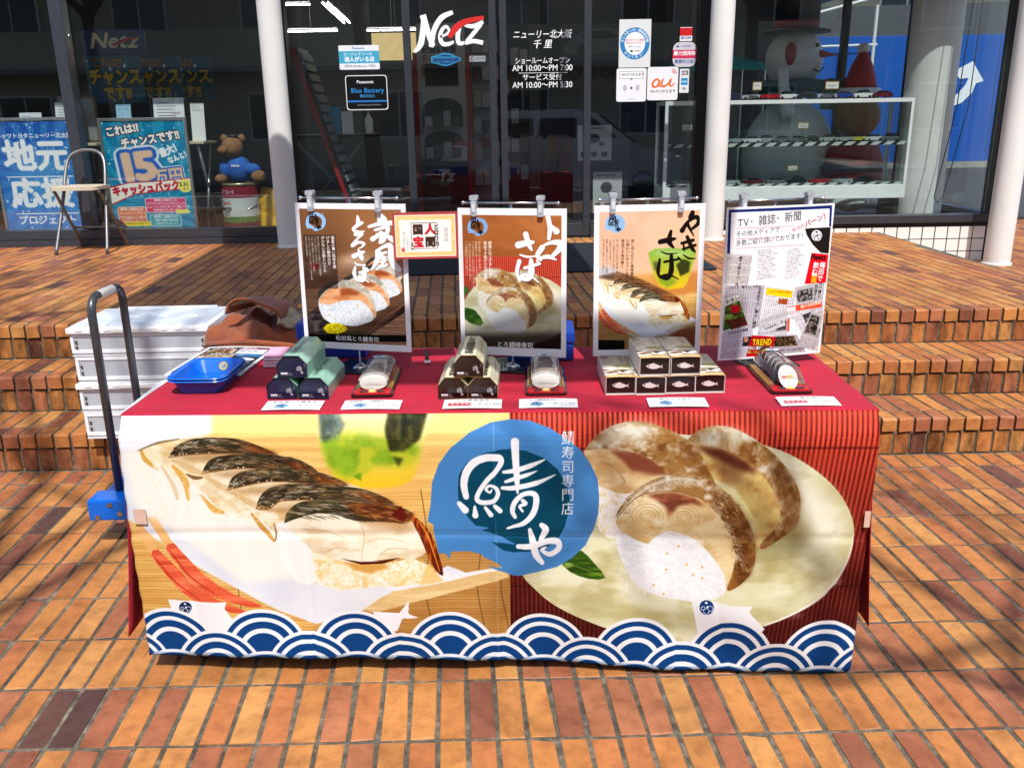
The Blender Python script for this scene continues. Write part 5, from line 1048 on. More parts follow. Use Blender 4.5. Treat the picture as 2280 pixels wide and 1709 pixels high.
def cv_secom():
    c = Cv(90, 96, (206,30,40)); c.rect(0, 0, 90, 4, (240,242,244)); c.rect(0, 60, 90, 96, (244,245,247)); c.text('SECOM', 6, 62, 26, (20,60,140), bold=4, sx=.86); c.text('ALSOK', 30, 46, 9, (150,20,30)) if 0 else None; return c
def cv_boryoku():
    c = Cv(170, 170, (206,204,210)); c.rect(0, 54, 170, 112, (206,50,90)); c.text('暴力団排除', 6, 62, 32, (250,246,248), bold=3); c.text('事業所之証', 14, 120, 28, (60,80,150), bold=2); c.text('大阪府警察', 54, 22, 15, (60,80,150)); c.disc(34, 30, 10, 8, (70,90,150)); return c
def cv_cards():
    c = Cv(60, 160, (226,230,232)); c.fill([(12,16),(26,12),(26,42),(12,44)], (30,90,170)); c.fill([(28,12),(40,12),(40,42),(28,42)], (200,40,60)); c.fill([(42,12),(54,10),(54,42),(42,42)], (40,150,80)); c.text('JCB', 14, 20, 17, (250,250,250), bold=2); c.rect(10, 62, 52, 108, (40,140,200)); c.rect(14, 80, 48, 90, (190,220,236)); c.disc(30, 132, 12, 10, (150,160,164)); return c
sticker('battery_shop_sticker', 'pale blue and white car battery specialist sticker, upper of two on the left door pane', -1.166, -.871, 1.73, 1.897, cv_pana1())
sticker('battery_brand_sticker', 'black octagonal Blue Battery sticker with white outline on the glass', -1.132, -.824, 1.445, 1.69, cv_pana2(), .02)
sticker('infection_notice', 'tall white sheet with a blue ring on the glass right of the doors', .889, 1.123, 1.715, 2.045, cv_osaka(), .002)
sticker('speech_bubble_sticker', 'white rounded Wi-Fi sticker with a speech bubble, left of the pair', .876, 1.098, 1.475, 1.71, cv_wifi(), .016)
sticker('orange_letter_sticker', 'white rounded Wi-Fi sticker with orange letters, right of the pair', 1.105, 1.334, 1.482, 1.716, cv_au(), .016)
sticker('security_sticker', 'small red and white security sticker beside the white column', 1.335, 1.425, 1.892, 1.986, cv_secom(), .002)
sticker('octagonal_sticker', 'octagonal pink and white sticker beside the white column', 1.287, 1.462, 1.713, 1.886, cv_boryoku(), .05)
sticker('card_sticker', 'narrow strip with credit card marks beside the white column', 1.345, 1.415, 1.532, 1.700, cv_cards(), .002)
c_ = Cv(110, 34, (226,228,230)); c_.text('AUTO DOOR', 36, 10, 13, (90,94,100)); c_.brush([(26,8),(14,10),(10,18),(16,26),(26,24)], [4,5,5,5,4], (30,32,36)); sticker('auto_door_sticker', 'tiny white strip sticker on the left door below the red and white lettering', -.21, -.092, 1.772, 1.812, c_, .004)
# door mats
M_MAT = mat('mat_pile', srgb(34, 40, 50), .98, 0, .5, 120, 1.0, bscale=90, bdist=.012)
for nm, lab, x0, x1, y0, y1 in (('door_mat', 'large dark blue ribbed entrance mat in front of the glass doors', -1.02, 1.29, 3.50, 4.72), ('door_mat', 'corner of a dark mat right of the roast mackerel poster', 1.2, 1.36, 3.47, 3.62)):
    if x0 > 1: continue
    g = G().box(x0, x1, y0, y1, 0, .012, .004)
    for i in range(30): g.box(x0+.03, x1-.03, y0+.03+i*(y1-y0-.06)/30, y0+.03+(i+.62)*(y1-y0-.06)/30, .0121, .015)
    o = g.build(nm, M_MAT); o.location = (0, 0, Z3+.001); tag(o, lab, 'mat')
# ------------------------------------------------------------------ the stall: table, cloth, banner
TX, TY, TZ, TR = -.021, .279, .700, -.0342
def tl(x, y, z=0.): return (TX+x*math.cos(TR)-y*math.sin(TR), TY+x*math.sin(TR)+y*math.cos(TR), TZ+z)
M_STEEL = mat('chrome', (.62, .63, .65), .22, 1., .1, 40, .02); M_DKSTEEL = mat('dark_steel', srgb(60, 62, 66), .4, .8, .15, 30, .1)
M_BLK = mat('black_plastic', srgb(22, 22, 24), .45, 0, .2, 30, .1); M_WOODB = mat('table_board', srgb(150, 120, 90), .6, 0, .2, 6, .1)
tb = thing('folding_table', 'long folding table under the red cloth, one black foot showing at the left', 'table', (TX, TY, 0), TR)
G().box(-.895, .895, .012, .60, .672, .694, .004).build('table_top', M_WOODB, tb)
for sx in (-.80, .80):
    for y in (.06, .55): g = G(); g.tube([(sx, y, .672), (sx, y, .03)], .014, 10); lg = g.build('leg', M_DKSTEEL, tb, True); G().lathe([(.02, 0), (.024, .012), (.022, .04), (.015, .05)], 12, (sx, y, 0)).build('rubber_foot', M_BLK, lg, True)
    g = G(); g.tube([(sx, .06, .16), (sx, .55, .16)], .010, 8); g.build('stretcher', M_DKSTEEL, tb, True)
def cloth_mat():
    m, n, l, b = _new('red_cloth'); t = noise_node(n, l, 7, 4); r = ramp(n, l, t.outputs[0], [(.3, srgb(158, 4, 38)), (.7, srgb(184, 8, 46))]); l.new(r.outputs[0], b.inputs['Base Color']); b.inputs['Roughness'].default_value = .85
    b.inputs['Sheen Weight'].default_value = .08; b.inputs['Sheen Tint'].default_value = (1, .5, .55, 1); tc = n.new('ShaderNodeTexCoord'); mp = n.new('ShaderNodeMapping'); mp.inputs['Scale'].default_value = (3, 6, 5); l.new(tc.outputs['Object'], mp.inputs[0])
    w1 = noise_node(n, l, 2.2, 4, vec=mp.outputs[0]); w2 = noise_node(n, l, 420, 2); mx = n.new('ShaderNodeMath'); mx.operation = 'MULTIPLY_ADD'; mx.inputs[1].default_value = .03; l.new(w2.outputs[0], mx.inputs[0]); l.new(w1.outputs[0], mx.inputs[2]); bump(n, l, b, mx.outputs[0], .3, .02); return m
M_CLOTH = cloth_mat()
def wav(x, y): return .0012*math.sin(9*x+3*y)*math.sin(14*y+2*x)+.0009*math.sin(31*y+5*math.sin(4*x))
g = G()
def top_fn(u, v):
    x, y = -.905+u*1.81, -.004+v*.615; z = wav(x, y)*1.0
    if v == 0: z -= .004+.002*math.sin(40*x)+.0015*math.sin(97*x)
    return (x, y, .0005+z)
g.grid(top_fn, 120, 44)
def side_fn(s_):
    def fn(u, v):                                        # u along depth, v downwards
        y = .002+u*.605; z = -.002-v*.585; f = (v**1.6)*(.012*math.sin(u*9+s_)+.022+(.035 if s_ < 0 else .004)*(1-u)**2); return (s_*(.905+f), y+(.01*math.sin(9*u))*v-(.04*v*(1-u) if s_ < 0 else .0), z+.0005+wav(s_*.9, y)*(1-v))
    return fn
g.grid(side_fn(-1), 24, 26); g.grid(side_fn(1), 24, 26)
g.grid(lambda u, v: (-.905+u*1.81, .611+v*.03+.012*v*math.sin(u*40), .0005-v*.5+wav(-.905+u*1.81, .611)*(1-v)), 90, 16)
cl = g.build('table_cloth', M_CLOTH, None, True); cl.location = (TX, TY, TZ); cl.rotation_euler = (0, 0, TR); cl.modifiers.new('thick', 'SOLIDIFY').thickness = -.0015
tag(cl, 'crimson felt cloth covering the long table, hanging down at both ends', 'tablecloth')
# banner: taped over the front edge, bulging at the top, creased where it was folded
cvb = banner_print().punch(1.12, 1.22)
M_BAN = print_mat('banner_print', cvb, .55, .1, .80, .2, 9)
def ban(u, v):
    x = -.9+u*1.8; lo = .652-.012*math.sin(u*5+.4)+.030*u
    z = -(1-v)*lo; t = 1-v
    y = -.006-.030*min(1, t/.085)**.8
    y += -.004*math.exp(-((u-.497)/.006)**2)*(1 if t > .05 else 0)+.003*math.exp(-((t-.46)/.012)**2)+.0025*math.exp(-((t-.09)/.01)**2)
    y += .006*math.sin(11*u+2*t)*t+.004*math.sin(23*u-5*t)*min(1, t*3)+.002*math.sin(61*u+9*t)*t+.0035*math.sin(3.2*u)*math.sin(7*t)
    y += -.007*math.exp(-((u-.25)/.05)**2-((t-.97)/.1)**2)+.006*math.exp(-((u-.62)/.08)**2-((t-1)/.12)**2)
    for k in range(7):
        c = (k*.149+.07) % 1; y += .003*math.exp(-((u-c-.012*math.sin(9*t+k))/.0045)**2)*(.3+.7*math.sin(3*t+k)**2)
    for c, a in ((.24, .006), (.39, .004), (.75, .005)): y += a*.5*math.exp(-((u-c)/.003)**2)*min(1, t*2)
    sx = .0012*math.sin(t*60)*(1 if u < .02 else 0)
    return (x+sx+(-.012 if u < .5 else -.008)*t*(abs(u-.5)*2), y, z+.0015*math.sin(50*u)*(1 if v == 0 else 0))
g = G(); g.grid(ban, 300, 90); bn = g.build('banner', M_BAN, None, True); bn.location = (TX, TY, TZ+.001); bn.rotation_euler = (0, 0, TR)
bn.modifiers.new('thick', 'SOLIDIFY').thickness = -.0008; tag(bn, 'large printed banner with grilled and pressed mackerel sushi hanging from the table front', 'banner')
M_TAPE = mat('tape', srgb(206, 176, 160), .3, 0, .05, 30, .05)
for nm, x, z, w_, h_, lab in (('tape_strip', .888, -.262, .014, .042, 'short pale tape strip on the right edge of the banner'), ('tape_strip', -.872, -.245, .030, .040, 'short pale tape strip on the left edge of the banner')):
    o = G().box(-w_/2, w_/2, -.0006, .0006, -h_/2, h_/2).build(nm, M_TAPE); o.location = tl(x, -.045, z); o.rotation_euler = (0, 0, TR); tag(o, lab, 'tape', 'tape on the banner')
# ------------------------------------------------------------------ posters on stands
M_ACR = glass_mat('clear_plastic', (.97, .97, .98), 1.15, .06); M_CLIP = mat('clip_plastic', srgb(176, 182, 190), .1, 0, .25, 60, .05); M_CLIPW = mat('clip_body', srgb(214, 218, 222), .3, 0, .05, 30, .05)
M_PLATE = mat('stand_plate', srgb(52, 58, 60), .12, .4, .1, 10, .02)
POS = [(1, (-.404, .655), -.268, .318, .397, .963, poster1, '京', 'white bordered poster of pale pressed mackerel sushi with white brush lettering, leftmost of the four'),
       (2, (.026, .640), -.232, .296, .400, .943, poster2, 'ト', 'poster of three pressed mackerel pieces on a plate, second from the left'),
       (3, (.398, .650), .051, .300, .410, .941, poster3, 'や', 'pale pink poster of roast mackerel roll and green cup with black brush lettering'),
       (4, (.739, .640), .212, .311, .414, .933, poster4, '新', 'white poster with newspaper and magazine clippings, rightmost of the four')]
SLAB = {1: 'table stand holding the leftmost poster, pole and foot plate visible', 2: 'table stand holding the poster beside the small certificate, clear clips on top', 3: 'table stand holding the pink poster behind the fish boxes', 4: 'table stand holding the clippings poster at the right end'}
for k, (px, py), rz, w_, h_, zc, fn, ch, lab in POS:
    z0 = zc-h_/2; m = print_mat('poster_print_%d' % k, fn().punch(1.1, 1.12), .4, .12, .92, .05, 14, 0)
    p = sheet('poster', w_, h_, m, th=.003, bow=.004, nu=12, nv=1); p.location = (px, py, z0); p.rotation_euler = (math.radians(-1.2 if k != 4 else 1), 0, rz); tag(p, lab, 'poster', 'posters on the stall')
    s_ = thing('poster_stand', SLAB[k], 'stand', (px, py, TZ+.002), rz, 'poster stands')
    zt = z0+h_-TZ-.002; G().box(-.075, .075, -.035, .105, 0, .005, .002).build('foot_plate', M_PLATE, s_)
    g = G(); g.tube([(-.005, .022, .005), (-.005, .022, zt+.008)], .0042, 10); g.build('pole', M_STEEL, s_, True); G().lathe([(.024, .005), (.018, .010), (.007, .016)], 16, (-.005, .022, 0)).build('pole_socket', M_STEEL, s_, True)
    g = G(); g.tube([(-w_*.45, .014, zt+.013), (w_*.42, .014, zt+.013)], .0032, 8)
    for e in (-w_*.45, w_*.42): g.ball((e, .014, zt+.013), .0055, .0055, .0055, 8, 6)
    g.build('cross_rod', M_STEEL, s_, True)
    for cx in (-w_*.34, w_*.27):
        cp = G().box(cx-.0075, cx+.0075, -.006, .017, zt-.022, zt+.020, .003).build('clip', M_CLIP, s_); G().box(cx-.0042, cx+.0042, -.0075, -.0062, zt-.010, zt+.010).build('clip_core', M_CLIPW, cp); G().prism(rrect(cx-.0105, cx+.0105, zt+.0205, zt+.034, .004), -.006, .012).build('clip_lever', M_CLIP, cp)
m = print_mat('certificate_print', certificate_print(), .3, .5, .88, .04, 20); o = sheet('certificate', .168, .120, m, th=.002); o.location = (-.197, .592, 1.022); o.rotation_euler = (-.02, 0, .05); tag(o, 'small red bordered certificate between the two left posters', 'certificate')
# ------------------------------------------------------------------ boxed sushi
def hex_box(name, label, x, y, z, yaw, top_m, end_m, side_m, grp, wid=.0755, hgt=.0545, dep=.205):
    """long carton with bevelled shoulders: sleeve and two end flaps"""
    t = thing(name, label, 'sushi box', tl(x, y, z), TR+yaw, grp); a = wid/2; pr = [(-a, 0), (-a, hgt*.60), (-a*.50, hgt), (a*.50, hgt), (a, hgt*.60), (a, 0)]
    g = G(); per = [0]; 
    for i in range(5): per.append(per[-1]+math.dist(pr[i], pr[i+1]))
    for j, (yy, v) in enumerate(((0, 0), (dep, 1))):
        for i, (px, pz) in enumerate(pr): g.v.append((px, yy, pz+.0008)); g.uv[len(g.v)-1] = (per[i]/per[-1], v)
    g.f = [(i, i+1, 7+i, 6+i) for i in range(5)]+[(0, 6, 11, 5)]
    sl_ = g.build('sleeve', top_m, t); sl_.modifiers.new('card', 'SOLIDIFY').thickness = .0009
    ins = [(px*.965, pz*.975+.0012) for px, pz in pr]
    for yy, sg, nm in ((.0035, 1, 'end_flap'), (dep-.0035, -1, 'end_flap')):
        g = G()
        for px, pz in ins: g.v.append((px, yy, pz)); g.uv[len(g.v)-1] = ((px+a)/wid, pz/hgt)
        for px, pz in ins: g.v.append((px, yy+sg*.001, pz)); g.uv[len(g.v)-1] = (.02, .02)
        n = 6; g.f = [tuple(range(n)), tuple(range(2*n-1, n-1, -1))]+[(i, i+n, (i+1) % n+n, (i+1) % n) for i in range(n)]; g.build(nm, end_m, t)
    return t
def sleeve_print(cv, edge):                              # wrap the top print round the sleeve: sides, shoulders and lid
    c = Cv(520, 520, (200, 220, 206)); c.a[:] = np.resize(cv.a, c.a.shape) if cv.w == 520 else cv.a[:, np.clip(((np.arange(520)-110)*1.0).astype(int), 0, 299)]; 
    c.rect(0, 0, 520, 9, edge); c.rect(0, 508, 520, 520, edge); return c
M_GT = print_mat('green_sleeve', sleeve_print(green_top(), (34, 40, 52)), .32, .5, .86, .06, 40); M_GE = print_mat('navy_end', end_print((26, 30, 62), (34, 46, 72)), .22, .5, .8, 0)
M_CT = print_mat('cream_sleeve', sleeve_print(cream_top(), (120, 84, 44)), .32, .5, .86, .06, 40); M_CE = print_mat('brown_end', end_print((34, 12, 12), (60, 48, 42)), .15, .5, .8, 0)
g1 = 'green topped sushi boxes'; hex_box('sushi_box', 'mint green and navy sushi box, lower left of its stack of three', -.542, .110, .0025, 0, M_GT, M_GE, None, g1); hex_box('sushi_box', 'mint green and navy sushi box, lower right of its stack of three', -.4615, .107, .0025, 0, M_GT, M_GE, None, g1); hex_box('sushi_box', 'mint green and navy sushi box on top of its stack of three', -.512, .112, .0585, 0, M_GT, M_GE, None, g1)
g2 = 'cream topped sushi boxes'; hex_box('sushi_box', 'cream and dark brown sushi box, lower left of its stack of three', -.111, .099, .0025, 0, M_CT, M_CE, None, g2, .0735); hex_box('sushi_box', 'cream and dark brown sushi box, lower right of its stack of three', -.0355, .098, .0025, 0, M_CT, M_CE, None, g2, .0735); hex_box('sushi_box', 'cream and dark brown sushi box on top of its stack of three', -.070, .101, .0585, 0, M_CT, M_CE, None, g2, .0735)
M_FT = print_mat('fish_sleeve', fish_top(), .35, .5, .86, .05, 40); M_FE = print_mat('fish_end', fish_end(), .3, .5, .85, 0); M_FS = mat('card_side', srgb(214, 204, 196), .5, 0, .08, 12, .1)
def fish_box(label, x, y, z, yaw):
    t = thing('fish_box', label, 'sushi box', tl(x, y, z), TR+yaw, 'cartons with a fish on the end'); W_, H_, D_, th = .0745, .0465, .205, .0012; a = W_/2
    lid = G(); lid.grid(lambda u, v: ((u-.5)*W_, v*D_, H_+.0018*math.sin(PI*u)), 6, 1); o = lid.build('lid_panel', M_FT, t, True); o.modifiers.new('card', 'SOLIDIFY').thickness = th
    G().box(-a, -a+th, 0, D_, .0005, H_-.0006).build('side_panel', M_FS, t); G().box(a-th, a, 0, D_, .0005, H_-.0006).build('side_panel', M_FS, t); G().box(-a+th, a-th, 0, D_, .0005, .0017).build('base_panel', M_FS, t)
    o = sheet('end_panel', W_-2*th-.001, H_-.004, M_FE, t, .001); o.location = (0, .009, .0022); G().box(-a+th+.0005, a-th-.0005, D_-.006, D_-.004, .0022, H_-.002).build('end_panel', M_FS, t)
    return t
for lab, x, y, z, yw in (('fish box at the left end of the lower row of four', .3085, .1215, .0025, .03), ('second fish box from the left in the lower row of four', .3835, .119, .0025, .025), ('third fish box from the left in the lower row of four', .4585, .126, .0025, .03), ('fish box at the right end of the lower row of four', .533, .131, .0025, .03), ('left of the two fish boxes on the upper row', .392, .123, .0510, .03), ('right of the two fish boxes on the upper row', .470, .128, .0510, .035)): fish_box(lab, x, y, z, yw)
# clear packs of cut sushi
M_RICE = mat('rice', srgb(212, 207, 196), .7, 0, .1, 300, .8, bscale=260); M_FISH = mat('mackerel_skin', srgb(186, 176, 160), .35, 0, .35, 60, .2); M_NORI = mat('nori', srgb(28, 32, 34), .5, 0, .3, 80, .4); M_TRAY = mat('tray_black', srgb(34, 22, 20), .2, 0, .2, 30, .05); M_TRED = mat('tray_red', srgb(196, 34, 44), .25, 0, .15, 40, .05); M_TGOLD = mat('tray_gold', srgb(196, 150, 70), .3, .3, .2, 60, .1); M_EGG = mat('egg', srgb(236, 206, 110), .6); M_GING = mat('ginger', srgb(226, 120, 110), .5)
def pack(label, x, y, yaw, kind):
    W_, D_ = .106, .256; t = thing('sushi_pack', label, 'sushi pack', tl(x, y, .0025), TR+yaw, 'clear packs of cut sushi'); a = W_/2
    g = G(); g.prism(rrect(-a, a, 0, D_, .012), 0, .006, 'Z'); tr = g.build('tray', M_TRAY, t)
    G().prism(rrect(-a+.006, a-.006, .006, .05, .006), .0062, .010, 'Z').build('tray_liner', M_TRED, tr); G().prism(rrect(-a+.006, -a+.022, .052, D_-.02, .004), .0062, .012, 'Z').build('tray_liner', M_TGOLD, tr); G().prism(rrect(a-.022, a-.006, .052, D_-.02, .004), .0062, .012, 'Z').build('tray_liner', M_TGOLD, tr)
    G().ball((0, .018, .011), .010, .006, .004, 10, 6).build('garnish', M_EGG, t); G().ball((-.022, .016, .0105), .011, .005, .004, 10, 6).build('garnish', M_NORI, t); G().ball((.022, .016, .0105), .011, .005, .004, 10, 6).build('garnish', M_NORI, t)
    n = 6 if kind < 3 else 6
    for i in range(n):
        yy = .045+i*.032; lean = .020
        if kind < 3:
            pr = [(.035*math.cos(b)*(1+.12*abs(math.sin(2*b))), .0175*math.sin(b)) for b in np.linspace(0, 2*PI, 20, endpoint=False)]; g = G(); V = []
            for k, (dy, s_) in enumerate(((-.001, .9), (.002, 1), (.022, 1), (.025, .92))): V += [(px*s_, yy+dy+lean*(pz/.021), .027+pz*s_) for px, pz in pr]
            m_ = 20; g.add(V, [tuple(range(m_))[::-1]]+[(k*m_+i_, k*m_+(i_+1) % m_, (k+1)*m_+(i_+1) % m_, (k+1)*m_+i_) for k in range(3) for i_ in range(m_)]+[tuple(3*m_+i_ for i_ in range(m_))]); sp = g.build('rice_piece', M_RICE, t, True)
            g = G(); V = [(px*1.06, yy+dy+lean*(pz/.021), .0275+pz*1.08) for dy in (.0, .024) for px, pz in pr[0:11]]; g.add(V, [(i_, i_+1, 12+i_, 11+i_) for i_ in range(10)]); f_ = g.build('fish_slice', M_FISH, sp, True); f_.modifiers.new('s', 'SOLIDIFY').thickness = .003
        else:
            r = .0255; pr = [(r*math.cos(b), r*math.sin(b)) for b in np.linspace(0, 2*PI, 22, endpoint=False)]; m_ = 22; g = G(); V = []
            for dy, s_ in ((0, .97), (.002, 1.0), (.024, 1.0), (.026, .97)): V += [(px*s_, yy+dy+.028*(pz/r), .032+pz*s_) for px, pz in pr]
            g.add(V, [(k*m_+i_, k*m_+(i_+1) % m_, (k+1)*m_+(i_+1) % m_, (k+1)*m_+i_) for k in range(3) for i_ in range(m_)]+[tuple(3*m_+i_ for i_ in range(m_))]); sp = g.build('seaweed_wrap', M_NORI, t, True)
            g = G(); g.add([(px*.95, yy-.0004+.028*(pz/r)-.0012*(abs(px)+abs(pz) < .02), .032+pz*.95) for px, pz in pr], [tuple(range(m_))]); g.build('rice_face', M_RICE, sp); g = G(); g.prism([(px*.3+.004, .032+pz*.22) for px, pz in pr], yy-.003, yy-.0006); g.build('filling', M_EGG, sp); g = G(); g.prism([(px*.26-.010, .030+pz*.2) for px, pz in pr], yy-.0028, yy-.0006); g.build('filling', M_GING, sp)
    # lid: a clear arched cover with a flat rim
    h_ = .055 if kind < 3 else .064; g = G(); ny = 14
    def lid(u, v):
        y_ = .030+v*(D_-.045); e = min(1., min(v, 1-v)/.11); e = math.sin(e*PI/2); ang = PI*u; cx = math.cos(ang); sy_ = max(0, math.sin(ang))**.6
        return (-(a-.007)*math.copysign(abs(cx)**.7, cx)*(.72+.28*(1-sy_)), y_+(.5-v)*.012*sy_*(1-e), .007+(h_-.007)*sy_*(.25+.75*e))
    g.grid(lid, 20, ny); li = g.build('lid', M_ACR, t, True); li.modifiers.new('s', 'SOLIDIFY').thickness = .0006
    G().prism(rrect(-a+.001, a-.001, .001, D_-.001, .012), .0064, .0072, 'Z').build('lid_rim', M_ACR, t)
    c = Cv(80, 50, (60, 90, 150)); c.disc(40, 25, 36, 21, (226, 232, 240)); c.H = np.eye(3); c.frame(20, 8, 55.); logo(c, (120, 160, 206), None, (40, 50, 80), words=False); g = G(); g.v = []; n = 24
    for i in range(n): b = 2*PI*i/n; g.v.append((.018*math.cos(b), .19+.010*math.sin(b), h_+.0013)); g.uv[i] = (.5+.45*math.cos(b), .5+.42*math.sin(b))
    g.f = [tuple(range(n))]; g.build('seal', print_mat('seal_print', c, .4, bmp=0), li)
    return t
pack('clear pack of cut pale mackerel sushi right of the green boxes', -.318, .118, .04, 1); pack('clear pack of cut mackerel sushi between the cream boxes and the fish boxes', .122, .117, 0, 2); pack('clear pack of seaweed rolled sushi at the right end of the table', .735, .116, .02, 3)
# price cards
for i, (x, nm, red, pr, lab, yw) in enumerate(((-.497, '松前風とろ鯖寿司', 0, '2,000', 'price card in front of the mint green boxes', 0), (-.304, '松前風とろ鯖寿司ハーフ', 0, '1,100', 'price card in front of the left clear pack', .0), (-.058, 'とろ鯖棒寿司', 1, '2,000', 'price card with a red block in front of the cream boxes', 0), (.126, 'とろ鯖棒寿司ハーフ', 0, '1,100', 'price card in front of the middle clear pack', 0), (.438, '焼きさば寿司', 0, '1,200', 'price card in front of the fish boxes', .0), (.752, 'とろ鯖太巻き', 1, '800', 'price card with a red block in front of the seaweed rolls', 0.))):
    m = print_mat('price_print_%d' % i, price_print(nm, red, pr), .3, .5, .88, 0); o = sheet('price_card', .142, .058, m, th=.0015, plane='XY', bow=.0015, nu=6); o.location = tl(x, .046, .0075); o.rotation_euler = (.05, 0, TR+yw); tag(o, lab, 'price card', 'price cards along the table front')
# pen, trays, flyer, cards
pn = thing('pen', 'black pen with white animal shaped end lying at the back of the table', 'pen', tl(-.212, .43, .009), TR+.13); g = G(); g.tube([(0, 0, 0), (0, .05, 0), (-.0, .125, 0)], [.0055, .006, .0045], 10); g.build('barrel', M_BLK, pn, True); G().ball((-.004, -.006, .001), .006, .007, .005, 10, 8).ball((.005, -.006, .001), .005, .006, .005, 10, 8).build('end_piece', M_LETTER, pn, True)
M_BLUE = mat('blue_plastic', srgb(0, 100, 208), .3, 0, .06, 20, .08, coat=.2); M_BLUE2 = mat('blue_case', srgb(22, 66, 168), .4, 0, .1, 20, .1)
def tray(label, z, logo_on):
    t = thing('coin_tray', label, 'tray', tl(-.774, .243, z), TR, 'stacked blue trays'); prof = [(.0, .0), (.0, .0015), (.018, .038), (.027, .040), (.029, .038), (.0265, .0365), (.020, .034), (.0035, -.0)]
    w_, d = .050, .077; rings = [[(p[0], p[1], pz) for p in rrect(-w_-o_, w_+o_, -d-o_, d+o_, .018+o_*.5, 5)] for o_, pz in ((0, .0035), (.016, .036), (.026, .039), (.0275, .0365), (.0175, .0325), (.002, 0))]
    g = G(); n = len(rings[0]); g.add([p for r in rings for p in r], [tuple(range(n))]+[(k*n+i, k*n+(i+1) % n, (k+1)*n+(i+1) % n, (k+1)*n+i) for k in range(5) for i in range(n)]+[tuple(5*n+i for i in range(n))[::-1]]); b_ = g.build('tray_body', M_BLUE, t, True, angle=40)
    if logo_on:
        c = Cv(90, 90, (20, 40, 60)); c.disc(45, 45, 40, 40, (176, 170, 140)); c.H = np.eye(3); c.frame(18, 20, 33.); logo(c, None, (40, 50, 80), (245, 245, 245), words=False)
        q_ = G(); n = 24
        for i in range(n): a = 2*PI*i/n; q_.v.append((.014*math.cos(a), 0, .014*math.sin(a))); q_.uv[i] = (.5+.49*math.cos(a), .5+.49*math.sin(a))
        q_.f = [tuple(range(n))[::-1]]; s_ = q_.build('seal', print_mat('tray_seal', c, .35, bmp=0), t, fix=False); s_.location = (.012, .0835, .0205); s_.rotation_euler = (-.46, 0, 0)
tray('lower of the two stacked blue plastic trays', .003, False); tray('upper of the two stacked blue plastic trays with a round seal inside', .0105, True)
m = print_mat('flyer_print', flyer_print(), .35, .5, .88, 0); o = sheet('flyer', .215, .303, m, th=.004, plane='XY', bow=.003, nu=8, nv=4); o.location = tl(-.812, .468, .0085); o.rotation_euler = (.0, 0, TR-.06); tag(o, 'stack of dark printed flyers under the blue trays', 'flyer')
M_PINK = mat('pink_card', srgb(240, 176, 200), .6, 0, .05, 20, .1); st = thing('card_stack', 'small stack of pink cards between the flyers and the green boxes', 'cards', tl(-.652, .465, .003), TR+.06)
rk = random.Random(3)
for i in range(12):
    o = G().box(-.028, .028, -.055, .055, 0, .0024).build('card', M_PINK if i > 9 else mat('pale_pink_card', srgb(236, 206, 222), .6), st); o.location = ((rk.random()-.5)*.004, (rk.random()-.5)*.005, i*.0026); o.rotation_euler = (0, 0, (rk.random()-.5)*.05)
def case(label, x, y, yaw, w_, d, h_):
    t = thing('storage_case', label, 'case', tl(x, y, .003), TR+yaw, 'blue cases behind the posters'); G().box(-w_/2, w_/2, 0, d, 0, h_*.55, .006).build('body', M_BLUE2, t); G().box(-w_/2-.003, w_/2+.003, -.003, d+.003, h_*.56, h_, .008).build('lid', M_BLUE2, t); G().box(-.02, .02, -.008, -.0032, h_*.42, h_*.66, .002).build('latch', M_BLK, t)
case('blue plastic case standing behind the three piece sushi poster', .112, .446, 0, .19, .14, .088); case('blue plastic case peeking out left of the first poster', -.50, .50, .0, .20, .1, .105)
